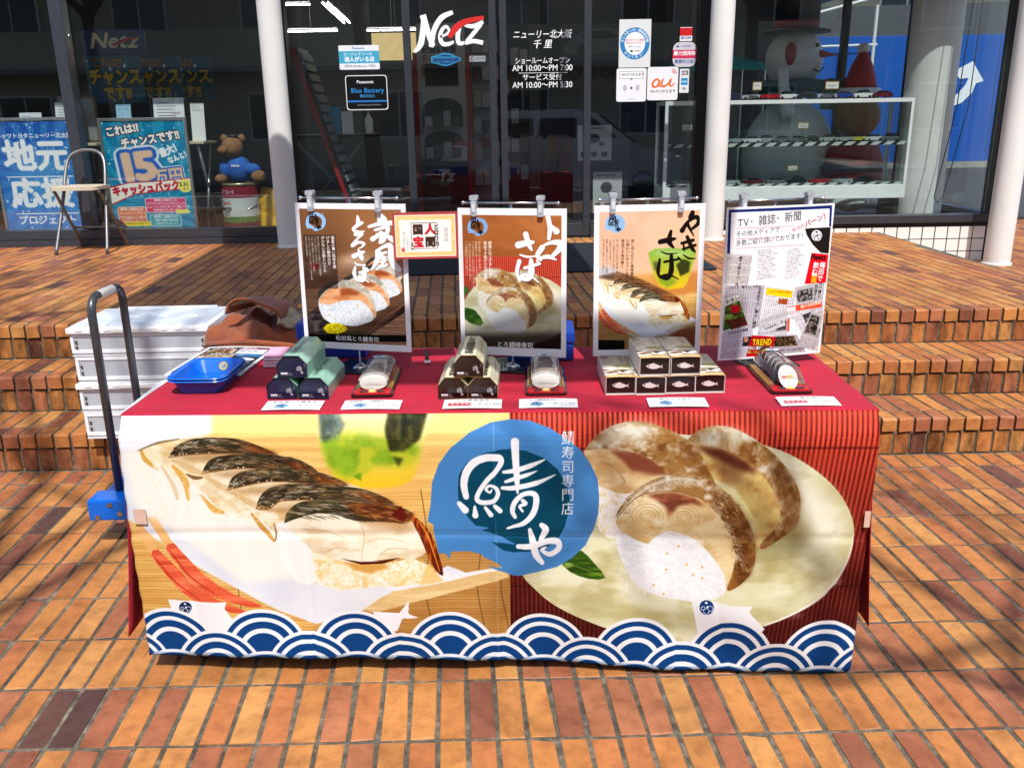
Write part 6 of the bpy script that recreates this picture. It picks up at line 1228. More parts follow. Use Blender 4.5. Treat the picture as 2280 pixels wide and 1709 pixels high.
# ------------------------------------------------------------------ hand cart, crates, jacket behind the stall
M_CRATE = mat('crate_plastic', srgb(234, 236, 240), .4, 0, .10, 7, .08); M_GREYT = mat('grey_tube', srgb(84, 86, 90), .35, .5, .1, 20, .08); M_LAB = mat('paper_label', srgb(226, 222, 214), .6, 0, .15, 90, 0)
def frost(name, c): 
    m, n, l, b = _new(name); t = noise_node(n, l, 6, 3); r = ramp(n, l, t.outputs[0], [(.3, tuple(v*.8 for v in c)), (.7, c)]); l.new(r.outputs[0], b.inputs['Base Color']); b.inputs['Roughness'].default_value = .35; b.inputs['Subsurface Weight'].default_value = .15; b.inputs['Subsurface Radius'].default_value = (.02, .02, .02); return m
M_FROST = frost('frosted_panel', srgb(188, 193, 200)); M_LIDC = frost('lid_plastic', srgb(222, 232, 242))
def crate(label, x, y, z, rz, lid, W_=.535, D_=.36, H_=.108, grp='white folding crates'):
    t = thing('folding_crate', label, 'crate', (x, y, z), rz, grp); a = W_/2; g = G()
    g.box(-a+.012, a-.012, .012, D_-.012, .004, .010); g.box(-a, a, 0, D_, .0, .0038)
    fr = g.build('base', M_CRATE, t)
    def wall(nm, x0, x1, y0, y1, nx):
        g = G(); ax = x1-x0 > y1-y0
        if ax: g.box(x0, x1, y0, y1, H_-.016, H_-.0005, .002); g.box(x0, x1, y0, y1, .011, .026, .002)
        else: g.box(x0, x1, y0, y1, H_-.016, H_-.0005, .002); g.box(x0, x1, y0, y1, .011, .026, .002)
        for i in range(nx+1):
            q_ = i/nx
            if ax: xx = x0+(x1-x0-.012)*q_; g.box(xx, xx+.012, y0, y1, .0265, H_-.0165)
            else: yy = y0+(y1-y0-.012)*q_; g.box(x0, x1, yy, yy+.012, .0265, H_-.0165)
        o = g.build(nm, M_CRATE, t); q = G()
        if ax: q.box(x0+.013, x1-.013, (y0+y1)/2-.0015, (y0+y1)/2+.0015, .0268, H_-.0168)
        else: q.box((x0+x1)/2-.0015, (x0+x1)/2+.0015, y0+.013, y1-.013, .0268, H_-.0168)
        q.build('panel', M_FROST, o); return o
    wall('front_wall', -a, a, .001, .011, 1); wall('rear_wall', -a, a, D_-.011, D_-.001, 2); wall('side_wall', -a, -a+.010, .012, D_-.012, 3); wall('side_wall', a-.010, a, .012, D_-.012, 3)
    for sx in (-1, 1):
        for q_ in (.38, .62): G().box(sx*(a-.022)-.004, sx*(a-.022)+.004, -.0006, .0009, H_*q_-.006, H_*q_+.006).build('slot', M_GREYT, fr)
    if lid:
        g = G(); g.box(-a-.008, a+.008, -.010, D_+.008, H_, H_+.022, .003)
        for i in range(9): g.box(-a+.03+i*.055, -a+.055+i*.055, -.013, -.0105, H_+.010, H_+.018)
        for i in range(4): g.box(-a+.05+i*.12, -a+.09+i*.12, D_*.46, D_*.54, H_+.0225, H_+.029)
        g.box(-a+.06, a-.06, D_-.022, D_-.006, H_+.0225, H_+.032, .002)
        for i in range(6): g.box(-a+.05+i*.085, -a+.056+i*.085, .02, D_-.03, H_+.0262, H_+.0285)
        lo = g.build('lid', M_CRATE, t); G().box(-a+.02, a-.02, .03, D_-.03, H_+.0222, H_+.026, .002).build('lid_window', M_LIDC, lo); G().box(-.10, .02, -.0118, -.0103, H_+.004, H_+.016).build('label_strip', M_LAB, lo)
        G().box(.05, .09, -.0118, -.0103, H_+.004, H_+.016).build('label_strip', M_LAB, lo)
    return t
cx, cy = -1.42, 1.640
crate('white folding crate at the bottom of the tall stack of four on the step', cx+.004, cy, Z1+.001, .012, False); crate('lidded white folding crate, second from the bottom of the tall stack', cx, cy, Z1+.111, .005, True, H_=.098)
crate('white folding crate, second from the top of the tall stack', cx+.003, cy, Z1+.233, .0, False); crate('topmost lidded white folding crate of the tall stack', cx-.002, cy, Z1+.343, .008, True, H_=.092)
crate('white crate holding up the brown jacket behind the table', -.85, 1.640, Z1+.001, 0, False, H_=.17); crate('white crate directly under the brown jacket', -.85, 1.645, Z1+.173, .02, True, H_=.16)
ct = thing('hand_cart', 'blue platform hand cart with grey folding handle at the left of the stall', 'cart', (-1.318, 1.02, 0), .0)
G().box(-.05, .78, -.03, .40, .145, .175, .008).build('deck', M_BLUE2, ct); br = G().box(-.075, .075, -.035, .055, .105, .178, .006).build('handle_bracket', M_BLUE, ct); b2 = G().box(-.075, .075, .26, .345, .105, .178, .006).build('handle_bracket', M_BLUE, ct)
for x, z in ((-.045, .118), (.03, .130), (0, .162)): G().lathe([(.009, -.002), (.009, .0), (.006, .003)], 12, (x, -.0365, z), 'Y').build('bolt', M_STEEL, br)
g = G(); rad = .05; pth = [(0, .05, .165), (0, .05, .78)]+[(0, .10-.05*math.cos(a), .79+.05*math.sin(a)) for a in np.linspace(.2, PI/2, 6)]+[(0, .22, .84)]+[(0, .24+.05*math.sin(a), .79+.05*math.cos(a)) for a in np.linspace(.2, PI/2, 6)]+[(0, .29, .16)]; g.tube(pth, .0135, 14); g.build('handle', M_GREYT, ct, True)
g = G(); g.tube([(0, .11, .8401), (0, .22, 0.8401)], .0142, 14, cap=False); g.build('handle_label', M_LAB, ct, True)
for x in (.05, .70):
    for y in (.04, .33): wv = G().lathe([(.045, -.014), (.052, -.010), (.052, .010), (.045, .014)], 18, (x, y, .0525), 'X').build('wheel', M_BLK, ct, True); G().prism([(-.03, .105), (.03, .105), (.012, .045), (-.012, .045)], -.019, -.0155, 'X').xf(Matrix.Translation((x, y, 0))).build('fork', M_STEEL, ct)
crate('white folding crate standing on the hand cart', -.960, 1.062, .178, .0, False, W_=.60, D_=.36, H_=.13); crate('lidded white crate on top of the crate on the hand cart', -.960, 1.062, .310, .0, True, W_=.60, D_=.36, H_=.13)
# jacket
def suede():
    m, n, l, b = _new('brown_suede'); t = noise_node(n, l, 10, 5); r = ramp(n, l, t.outputs[0], [(.3, srgb(110, 50, 18)), (.7, srgb(152, 76, 32))]); l.new(r.outputs[0], b.inputs['Base Color']); b.inputs['Roughness'].default_value = .9; b.inputs['Sheen Weight'].default_value = .3; bump(n, l, b, noise_node(n, l, 28, 5).outputs[0], .5, .01); return m
M_SUEDE = suede(); M_FLEECE = mat('fleece', srgb(190, 176, 150), .95, 0, .3, 90, 1., bscale=160, bdist=.012)
jk = thing('jacket', 'brown suede jacket with pale fleece lining heaped on a crate behind the table', 'jacket', (-.86, 1.60, Z1+.355), 0)
rs_ = np.random.RandomState(8)
def heap(u, v, amp=1.):
    x, y = (u-.5)*.56, (v-.5)*.40; r2 = (x/.28)**2+(y/.20)**2; base = max(0., 1-r2)**.45
    z = .20*base*(1-.45*u)*(1+.10*math.sin(14*x+9*y)+.09*math.sin(31*y-8*x)+.07*math.sin(40*x+25*y))+.02*base*math.sin(60*(x+.4*y)); return (x+.02*math.sin(9*y*3), y+.012*math.sin(20*x), max(z, -.0)*amp-.03*(r2 > .96))
g = G(); g.grid(heap, 60, 44); b_ = g.build('body', M_SUEDE, jk, True); b_.modifiers.new('s', 'SOLIDIFY').thickness = -.004
g = G()
def hood(u, v):
    a = -1.1+u*2.5; R_ = .105+.012*math.sin(8*u); d = v*.15; return (-.07+R_*math.sin(a)*(1-.25*v)+.05*v, -.13+d, .135+R_*math.cos(a)*(1-.4*v)+.02*v)
g.grid(hood, 24, 12); hl = G(); hl.grid(lambda u, v: tuple(Vector(hood(.08+u*.84, .03+v*.9))*1.0-Vector((0, 0, .010))+Vector((.004, .004, 0))), 24, 12); hl = hl.build('hood_lining', M_FLEECE, jk, True); h_ = g.build('hood', M_SUEDE, jk, True); h_.modifiers.new('s', 'SOLIDIFY').thickness = .007
g = G(); g.grid(lambda u, v: (.03+u*.24, -.15+v*.20+.02*math.sin(6*u), .145-.03*u+.035*math.sin(PI*v)+.010*math.sin(25*u+9*v)), 30, 16); f_ = g.build('lining', M_FLEECE, jk, True); f_.modifiers.new('s', 'SOLIDIFY').thickness = .014
g = G()
for k in range(3): g.tube([tuple(p) for p in bez([(-.26, -.16+.03*k, .02+.02*k), (-.08, -.205, .055+.02*k), (.10, -.20, .05+.012*k), (.26, -.13, .02)], 6)], .014-.002*k, 8)
g.build('sleeve_folds', M_SUEDE, jk, True)
M_ORT = mat('orange_trim', srgb(230, 150, 50), .6, 0, .4, 60, .2); g = G(); g.grid(lambda u, v: (.09+u*.15, -.06+v*.05, .19-.02*u+.006*math.sin(PI*v)), 10, 4); o = g.build('trim', M_ORT, jk, True); o.modifiers.new('s', 'SOLIDIFY').thickness = .004
# ------------------------------------------------------------------ things inside and in front of the showroom
M_ALU = mat('aluminium', srgb(190, 192, 194), .35, .9, .08, 30, .03); M_SEAT = mat('beige_vinyl', srgb(222, 208, 178), .5, 0, .06, 20, .1); M_BEIGE = mat('beige_board', srgb(196, 184, 156), .5, 0, .08, 8, .05)
M_PAPER = mat('white_paper', srgb(232, 232, 230), .6, 0, .04, 20, 0); M_DARKP = mat('dark_panel', srgb(24, 25, 28), .5, 0, .15, 10, .05); M_GREYP = mat('grey_panel', srgb(120, 122, 126), .6, 0, .1, 8, .05)
def aboard(label, x0, x1, z0, z1, y, cv, tilt):
    t = thing('poster_board', label, 'poster board', ((x0+x1)/2, y, z0-.07), 0, 'poster boards behind the glass'); w_, h_ = x1-x0, z1-z0; b = .022
    for a in ((-w_/2, w_/2, h_-b, h_), (-w_/2, w_/2, 0, b), (-w_/2, -w_/2+b, b+.0005, h_-b-.0005), (w_/2-b, w_/2, b+.0005, h_-b-.0005)): G().box(a[0], a[1], -.012, .012, a[2]+.07, a[3]+.07, .003).build('frame_rail', M_ALU, t)
    s_ = sheet('poster_sheet', w_-2*b-.002, h_-2*b-.002, print_mat('board_print_'+str(int(x0*100)), cv, .3, .5, .88, 0), t, .004); s_.location = (0, -.004, .07+b+.001)
    for sx in (-1, 1):
        g = G(); g.tube([(sx*w_*.42, .0, .07), (sx*w_*.42, .0, 0)], .012, 8); g.build('leg', M_ALU, t, True); g = G(); g.tube([(sx*w_*.42, .01, h_*.9), (sx*w_*.42, .26, 0)], .010, 8); g.build('rear_leg', M_ALU, t, True)
aboard('blue starry poster board with large white characters at the left edge', -3.93, -3.265, .565, 1.432, 5.36, board1(), 0)
aboard('turquoise cash back poster board with a large 15 behind the pipe chair', -3.088, -2.408, .56, 1.418, 5.36, board2(), 0)
# pipe chair on the landing
M_CHS = mat('chair_tube', srgb(128, 128, 128), .42, .9, .12, 30, .05); M_CHSEAT = mat('chair_seat', srgb(196, 184, 160), .55, 0, .1, 20, .1)
ch = thing('pipe_chair', 'silver pipe chair with a beige seat standing against the shop window', 'chair', (-3.03, 4.65, Z3), 0)
fp = [(-.185, 0, 0), (-.165, .12, .25), (-.15, .20, .44), (-.14, .27, .60), (-.115, .305, .675), (-.06, .325, .708), (0, .33, .716), (.06, .325, .708), (.115, .305, .675), (.14, .27, .60), (.15, .20, .44), (.165, .12, .25), (.185, 0, 0)]
g = G(); g.tube([tuple(p) for p in bez(fp, 5)], .0125, 12); g.build('frame', M_CHS, ch, True)
for sx in (-1, 1): g = G(); g.tube([tuple(p) for p in bez([(sx*.155, .06, .435), (sx*.16, .10, .41), (sx*.165, .22, .25), (sx*.17, .42, .0)], 5)], .0115, 10); g.build('leg', M_CHS, ch, True)
g = G(); g.prism(rrect(-.175, .165, .0, .31, .07), .448, .472, 'Z'); g.build('seat', M_CHSEAT, ch); g = G(); g.tube([(-.16, .30, .16), (.16, .30, .16)], .008, 8); g.build('stretcher', M_CHS, ch, True)
# long counter table behind the boards with leaflets
tbl = thing('counter_table', 'narrow beige counter table behind the poster boards', 'table', (-2.98, 5.75, Z3)); G().box(-.9, .56, 0, .36, .728, .748, .004).build('table_top', M_BEIGE, tbl)
for sx in (-.8, .5):
    for a, b in ((.03, .33), (.33, .03)): g = G(); g.tube([(sx, a, .728), (sx, b, .0)], .012, 8); g.build('leg', M_ALU, tbl, True)
def leaf(label, x, z, w_, h_, c, y=5.8, tilt=-.12):
    cv = Cv(120, int(120*h_/w_), c)
    if c[0] > 200:
        for i in range(5): cv.rect(14, 18+i*12, 60+(i*29) % 44, 21+i*12, (120,120,126))
        cv.rect(70, 60, 106, 62, (180, 60, 60))
    else: cv.text('エアコン', 20, 10, 20, (40,80,120)); cv.text('コンプレッサー', 8, 34, 15, (40,80,120))
    o = sheet('leaflet', w_, h_, print_mat('leaf_%d' % int(x*100), cv, .5, bmp=0), th=.003); o.location = (x, y, z); o.rotation_euler = (tilt, 0, 0); tag(o, label, 'leaflet', 'leaflets on the counter table')
leaf('pale blue leaflet standing behind the turquoise board', -3.07, 1.23, .12, .30, (160, 200, 224)); leaf('white folded leaflet standing above the middle of the turquoise board', -2.70, 1.23, .25, .345, (236, 238, 240)); leaf('narrow white leaflet at the right end of the counter table', -2.47, 1.23, .11, .30, (234, 234, 230)); leaf('white card standing above the blue starry board', -3.52, 1.23, .21, .32, (226, 228, 228)); leaf('low white card at the left edge above the starry board', -3.83, 1.23, .18, .245, (220, 226, 230))
M_FRM = mat('brown_frame', srgb(96, 70, 52), .5); pf = thing('picture_frame', 'brown picture frame standing behind the white card', 'frame', (-3.5, 5.95, 1.23)); G().box(-.16, .16, 0, .02, 0, .37, .004).build('frame', M_FRM, pf); G().box(-.14, .14, -.002, -.0005, .02, .35).build('picture', M_GREYP, pf)
# dark hangings deep in the left room
def cv_netz():
    c = Cv(260, 100, (24, 44, 96)); c.text('Netz', 30, 4, 84, (214, 206, 170), bold=3, sx=1.1, shear=.25); c.brush([(130, 62), (180, 44), (230, 34)], [10, 14, 6], (170, 30, 40)); return c
def cv_chance():
    c = Cv(230, 150, (18, 80, 110)); starfield(c, 4, 40); c.text('これは!?', 30, 6, 34, (150,110,60), bold=6, out=(5,(40,20,10))); c.text('チャンス', 8, 42, 54, (206,170,50), bold=6, out=(6,(30,16,8))); c.text('です!!', 60, 98, 46, (206,170,50), bold=6, out=(6,(30,16,8))); return c
o = sheet('hanging_sign', .56, .205, print_mat('netz_print', cv_netz(), .5, bmp=0), th=.01); o.location = (-3.39, 6.6, 1.965); tag(o, 'dark blue sign with cream lettering hanging inside the left window', 'sign')
for i, (x, y) in enumerate(((-3.42, 6.6), (-3.16, 6.85), (-2.96, 7.1))):
    o = sheet('hanging_poster', .50, .40, print_mat('chance_%d' % i, cv_chance(), .5, bmp=0), th=.006); o.location = (x, y, 1.555+.01*i); tag(o, ('front', 'middle', 'rear')[i]+' of three overlapping dark posters with yellow lettering', 'poster', 'yellow lettered posters inside')
# oil can, bear, bag
can_cv = Cv(400, 200, (206, 210, 208)); can_cv.rect(0, 0, 400, 50, (140, 40, 60)); can_cv.rect(0, 130, 400, 156, (90, 130, 70)); can_cv.rect(0, 156, 400, 200, (120, 50, 60)); can_cv.text('Castrol', 70, 58, 26, (190, 40, 44), bold=3); can_cv.disc(52, 70, 12, 12, (40, 130, 70)); can_cv.text('Transmax', 60, 80, 27, (40, 44, 50), bold=4, sx=.9); can_cv.text('CVT', 86, 102, 30, (40, 44, 50), bold=5); can_cv.text('CVTフルード', 62, 14, 22, (240, 226, 226), bold=2)
M_FUR = mat('brown_fur', srgb(146, 104, 66), .95, 0, .3, 60, 1., bscale=120, bdist=.015); M_SHIRT = mat('blue_shirt', srgb(20, 84, 168), .8, 0, .1, 20, .3); M_YEL = mat('yellow_bag', srgb(216, 166, 40), .5, 0, .12, 9, .5, bscale=18, bdist=.02); M_GOLDR = mat('can_rim', srgb(150, 140, 110), .35, .6, .1, 30, .05)
oc = thing('oil_can', 'round metal oil can with a red and white label under the teddy bear', 'can', (-2.14, 5.66, Z3)); g = G()
n = 36
for j, z in enumerate((.03, .40)):
    for i in range(n+1): a = -PI+2*PI*i/n-PI/2; g.v.append((.150*math.cos(a), .150*math.sin(a), z)); g.uv[len(g.v)-1] = ((i/n*2+.62) % 1.0 if 0 else min(1, max(0, (i/n-.5)*2.2+.5)), j)
g.f = [(i, i+1, n+2+i, n+1+i) for i in range(n)]; g.build('label_wrap', print_mat('can_print', can_cv, .3, bmp=0), oc, True)
G().lathe([(.146, 0), (.152, .004), (.152, .029)], 36).build('base_rim', M_GOLDR, oc, True); G().lathe([(.152, .401), (.155, .41), (.155, .425), (.14, .425), (.138, .415), (.001, .415)], 36).build('top_rim', M_GOLDR, oc, True)
g = G(); g.tube([(.155*math.cos(a)*1.02, -.02-.12*math.sin(a), .30-.10*math.sin(a)) for a in np.linspace(0, PI, 14)], .004, 6); g.build('bail', M_STEEL, oc, True)
bear = thing('teddy_bear', 'brown teddy bear in a blue shirt sitting on the oil can', 'teddy bear', (-2.13, 5.66, Z3+.4255))
def lump(g, c, r, am=.05): g.ball(c, *r, 18, 12)
g = G(); lump(g, (0, 0, .10), (.105, .085, .11)); g.build('shirt', M_SHIRT, bear, True); g = G(); lump(g, (.11, -.03, .10), (.075, .045, .05)); g.build('sleeve', M_SHIRT, bear, True); g = G(); lump(g, (-.10, -.03, .10), (.05, .045, .07)); g.build('sleeve', M_SHIRT, bear, True)
g = G(); lump(g, (-.03, -.02, .275), (.085, .08, .082)); g.ball((-.09, -.09, .255), .04, .04, .034, 12, 8); g.build('head', M_FUR, bear, True)
for ex in (-.095, .045): g = G(); g.ball((ex, .0, .345), .03, .018, .032, 12, 8); g.build('ear', M_FUR, bear, True)
g = G(); g.ball((.17, -.05, .045), .065, .045, .05, 12, 8); g.build('leg', M_FUR, bear, True); g = G(); g.ball((-.13, -.07, .03), .05, .07, .04, 12, 8); g.build('leg', M_FUR, bear, True); g = G(); g.ball((-.02, -.01, .36), .045, .045, .018, 12, 8); g.build('cap', M_BLK, bear, True)
letters_me, a_, b_ = text_mesh('Netz', 1., .2, .02); letters_me.materials.append(M_LETTER)
for v in letters_me.vertices: v.co = Vector((v.co.x*.07/a_, 0, v.co.y*.02/b_))
o = link('lettering', letters_me, bear); o.location = (-.035, -.089, .125)
bg_ = thing('paper_bag', 'yellow bag standing beside the oil can behind the column', 'bag', (-1.86, 5.72, Z3)); g = G(); g.grid(lambda u, v: ((.15+.02*math.sin(3*v))*math.cos(2*PI*u)*(1-.15*v**4), .08*math.sin(2*PI*u)*(1-.5*v**2)+.01*math.sin(9*v+6*u), .36*v+.02*math.sin(4*PI*u)*v), 28, 12); o = g.build('bag_body', M_YEL, bg_, True); o.modifiers.new('s', 'SOLIDIFY').thickness = .003
# kiosk and shelves in the middle
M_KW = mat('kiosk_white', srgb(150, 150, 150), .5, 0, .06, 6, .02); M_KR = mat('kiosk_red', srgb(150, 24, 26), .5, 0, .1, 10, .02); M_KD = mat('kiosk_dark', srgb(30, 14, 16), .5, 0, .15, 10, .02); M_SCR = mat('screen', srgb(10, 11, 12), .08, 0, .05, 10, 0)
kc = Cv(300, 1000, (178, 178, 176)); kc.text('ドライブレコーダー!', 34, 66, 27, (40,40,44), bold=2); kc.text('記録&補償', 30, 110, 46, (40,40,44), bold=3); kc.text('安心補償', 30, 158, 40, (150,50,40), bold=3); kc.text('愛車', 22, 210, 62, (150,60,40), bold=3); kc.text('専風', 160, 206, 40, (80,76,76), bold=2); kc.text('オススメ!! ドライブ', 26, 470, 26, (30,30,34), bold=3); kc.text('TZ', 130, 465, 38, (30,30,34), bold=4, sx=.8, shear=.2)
kk = thing('recorder_kiosk', 'white and red drive recorder kiosk with arched shelves behind the left door', 'kiosk', (-.545, 7.2, Z3)); kw = .23
o = sheet('front_panel', 2*kw, 1.76, print_mat('kiosk_print', kc, .5, bmp=0, gain=.75), kk, .012); o.location = (0, 0, .0)
for sx in (-1, 1): G().box(sx*kw-.02+.022*sx, sx*kw+.02+.022*sx, -.01, .4, 0, 1.5, .004).build('red_post', M_KR, kk)
G().box(-kw, kw, -.03, -.001, 0, .52).build('plinth', M_KD, kk); G().box(-.16, .16, -.012, -.0015, 1.20, 1.40, .003).build('screen', M_SCR, kk)
M_BOXG = mat('product_box', srgb(150, 150, 152), .5, 0, .3, 9, 0); M_BOXD = mat('product_box_dark', srgb(60, 56, 56), .5, 0, .3, 9, 0)
for z0, h_ in ((.82, .27), (.53, .26)):
    nc = G(); nc.prism([(-.19, z0), (.19, z0), (.19, z0+h_*.6)]+[(.19*math.cos(a), z0+h_*.6+h_*.4*math.sin(a)) for a in np.linspace(.2, PI-.2, 9)]+[(-.19, z0+h_*.6)], -.020, -.002); nc = nc.build('niche', M_SCR, kk)
    for i in range(4): G().box(-.17+i*.088, -.10+i*.088, -.07, -.0205, z0+.002, z0+.10+.05*((i*7) % 3)/2, .002).build('product', (M_BOXG, M_BOXD)[i % 2], nc)
c = text_mesh('Tz', 1., .25, .03); me = c[0]; me.materials.append(M_KW)
for v in me.vertices: v.co = Vector((v.co.x*.17/c[1], 0, v.co.y*.12/c[2]))
o = link('lettering', me, kk); o.location = (-.06, -.031, .30)
o = sheet('price_notice', .25, .17, print_mat('notice_k', (lambda c: (c.rect(0, 0, 120, 14, (170, 50, 50)), [c.rect(12, 26+i*10, 100-(i*17) % 30, 29+i*10, (130,130,136)) for i in range(5)], c)[-1])(Cv(120, 80, (190, 190, 192))), .5, bmp=0), kk, .002); o.location = (.10, -.04, .50)
rk_ = thing('accessory_rack', 'dark rack of small car accessories right of the kiosk', 'rack', (-.12, 7.35, Z3)); G().box(-.14, .14, 0, .04, .1, 1.75).build('back_panel', M_GREYP, rk_)
r_ = random.Random(5)
for j in range(6):
    for i in range(3): G().box(-.13+i*.09, -.055+i*.09, -.04, -.001, .25+j*.25, .25+j*.25+.12+.06*r_.random(), .003).build('product', r_.choice((M_BOXG, M_BOXD, M_KW)), rk_)
rk2 = thing('accessory_rack', 'dark rack of accessories behind the right door lettering', 'rack', (.16, 7.35, Z3)); G().box(-.16, .14, 0, .04, .1, 1.75).build('back_panel', M_DARKP, rk2)
for j in range(5):
    for i in range(3): G().box(-.13+i*.09, -.055+i*.09, -.04, -.001, .30+j*.27, .30+j*.27+.12+.06*r_.random(), .003).build('product', r_.choice((M_BOXG, M_BOXD)), rk2)
# red edged ramp board leaning, black table with leaflets
rb = thing('leaning_frame', 'tall red edged frame leaning inside behind the battery stickers', 'frame', (-1.27, 6.2, Z3)); ang = math.radians(-17)
for nm, x0, x1, m in (('edge', -.035, -.0, M_KR), ('spine', .001, .03, M_DARKP)): G().box(x0, x1, 0, .45, 0, 1.55).xf(Matrix.Rotation(ang, 4, 'Y')).build(nm, m, rb)
for i in range(16): G().box(.031, .05, .02, .43, .12+i*.088, .18+i*.088).xf(Matrix.Rotation(ang, 4, 'Y')).build('rung', M_GREYP, rb)
bt = thing('display_table', 'dark folding display table behind the left of the doors', 'table', (-1.48, 6.45, Z3)); G().box(-.42, .36, 0, .5, .75, .775, .004).build('table_top', M_DARKP, bt)
for a, b in ((-.38, .25), (.28, -.34)): g = G(); g.tube([(a, .05, .75), (b, .05, .05)], .014, 8); g.build('leg', M_GREYP, bt, True)
for nm, lab, x, w_, h_, c, tl_ in (('tilted_leaflet', 'blue leaflet leaning on the dark display table', -1.50, .16, .24, M_SKYB, -.25), ('white_leaflet', 'white leaflet on the dark display table', -1.36, .10, .20, M_PAPER, -.2)):
    o = G().box(-w_/2, w_/2, 0, .004, 0, h_).build(nm, c); o.location = (x, 6.5, Z3+.776); o.rotation_euler = (tl_, 0, .2); tag(o, lab, 'leaflet')
bo = thing('pump_bottle', 'white pump bottle on the dark display table', 'bottle', (-1.17, 6.5, Z3+.776)); G().lathe([(.035, 0), (.037, .01), (.037, .13), (.015, .155), (.015, .17)], 16).build('body', M_PAPER, bo, True); g = G(); g.tube([(0, 0, .17), (0, 0, .21), (.045, 0, .215)], .006, 8); g.build('pump', M_PAPER, bo, True)
# notice stand right of the doors
ns = thing('notice_stand', 'black stand with white product sheets behind the right of the doors', 'stand', (.93, 6.3, Z3)); G().box(-.28, .22, 0, .05, 0, .92, .004).build('panel', M_DARKP, ns)
for x0, z0, w_, h_, k in ((-.10, .06, .26, .36, 0), (-.24, .52, .30, .30, 1)):
    cv = Cv(130, 160, (196, 198, 200)); cv.disc(60, 60, 26, 22, (70,72,76), rough=.1); cv.disc(92, 84, 12, 10, (80,82,86)); [cv.rect(12+i*40, 120, 34+i*40, 142, (60,62,66)) for i in range(3)]; cv.rect(14, 10, 100, 16, (120,120,126)); o = sheet('product_sheet', w_, h_, print_mat('sheet_%d' % k, cv, .5, bmp=0), ns, .002); o.location = (x0+w_/2, -.004, z0)
cc = Cv(300, 220, (60, 62, 66)); cc.fill([(20,70),(60,40),(110,20),(190,18),(240,44),(284,60),(288,90),(30,100)], (96,98,102), smooth=3); cc.fill([(80,44),(115,26),(180,24),(220,46),(150,52)], (34,36,40)); cc.disc(90, 94, 26, 26, (30,30,34)); cc.disc(240, 88, 24, 24, (30,30,34)); cc.text('COROLLA', 30, 140, 52, (24,24,28), bold=6)
o = sheet('wall_poster', .78, .60, print_mat('wall_car', cc, .5, bmp=0), th=.01); o.location = (.98, 7.2, 1.62); tag(o, 'dim grey poster of a car on the rear partition right of the doors', 'poster'); p_ = thing('partition', 'dark partition panel behind the doors', 'partition', (1.0, 7.24, Z3)); G().box(-.6, .6, 0, .08, 0, 2.2).build('panel', M_DARKP, p_); G().box(-.62, .62, -.005, .085, 2.2005, 2.23).build('top_rail', M_GREYP, p_)
# glass display case with model cars
M_CASEW = mat('case_white', srgb(240, 242, 240), .4, 0, .05, 8, .03)
dc = thing('display_case', 'long low glass display case with white rails in the right window', 'display case', (1.33, 5.60, Z3)); CW, CD, CH = 2.0, .42, 1.0; b = .024
G().box(0, CW, 0, CD, .0, .045).build('foot_rail', M_DARKP, dc); G().box(0, CW, 0, CD, .215, .325, .004).build('base_rail', M_CASEW, dc)
for x in (0, CW-b):
    for y in (0, CD-b): G().box(x, x+b, y, y+b, .3255, CH-.03).build('post', M_CASEW, dc)
for x in (.02, CW-.06): G().box(x, x+.04, .05, CD-.05, .0455, .2145).build('plinth_block', M_DARKP, dc)
for y in (0, CD-b): G().box(0, CW, y, y+b, CH-.0295, CH).build('top_rail', M_CASEW, dc)
for x in (0, CW-b): G().box(x, x+b, b+.0005, CD-b-.0005, CH-.0295, CH).build('top_rail', M_CASEW, dc)
for nm, a in (('front_glass', (b, CW-b, .006, .010, .326, CH-.03)), ('rear_glass', (b, CW-b, CD-.010, CD-.006, .326, CH-.03)), ('end_glass', (.004, .008, b, CD-b, .326, CH-.03)), ('end_glass', (CW-.008, CW-.004, b, CD-b, .326, CH-.03)), ('top_glass', (b, CW-b, b, CD-b, CH-.012, CH-.006)), ('shelf', (b+.002, CW-b-.002, .02, CD-.02, .655, .663))): G().box(*a).build(nm, M_CLEAR, dc)
M_STRIPE = None
sc_ = Cv(800, 24, (232, 234, 232)); [sc_.fill([(i*44,24),(i*44+18,24),(i*44+34,0),(i*44+16,0)], (36,38,40)) for i in range(-1, 19)]; o = sheet('shelf_edge', CW-2*b-.01, .028, print_mat('stripe_edge', sc_, .4, bmp=0), dc, .004); o.location = (CW/2, .014, .640)
o = sheet('shelf_edge', CW-2*b-.01, .018, print_mat('stripe_edge2', sc_, .4, bmp=0), dc, .004); o.location = (CW/2, .014, .327)
CARC = [('white', (230, 232, 232)), ('navy', (24, 30, 70)), ('silver', (170, 178, 180)), ('red', (180, 26, 34)), ('black', (20, 22, 24)), ('blue', (30, 60, 150)), ('grey', (110, 114, 116)), ('yellow', (206, 190, 70)), ('maroon', (100, 20, 30))]
M_TYRE = mat('tyre', srgb(16, 16, 17), .7); M_WIN = mat('dark_window', srgb(14, 17, 20), .1)
_cars = {}
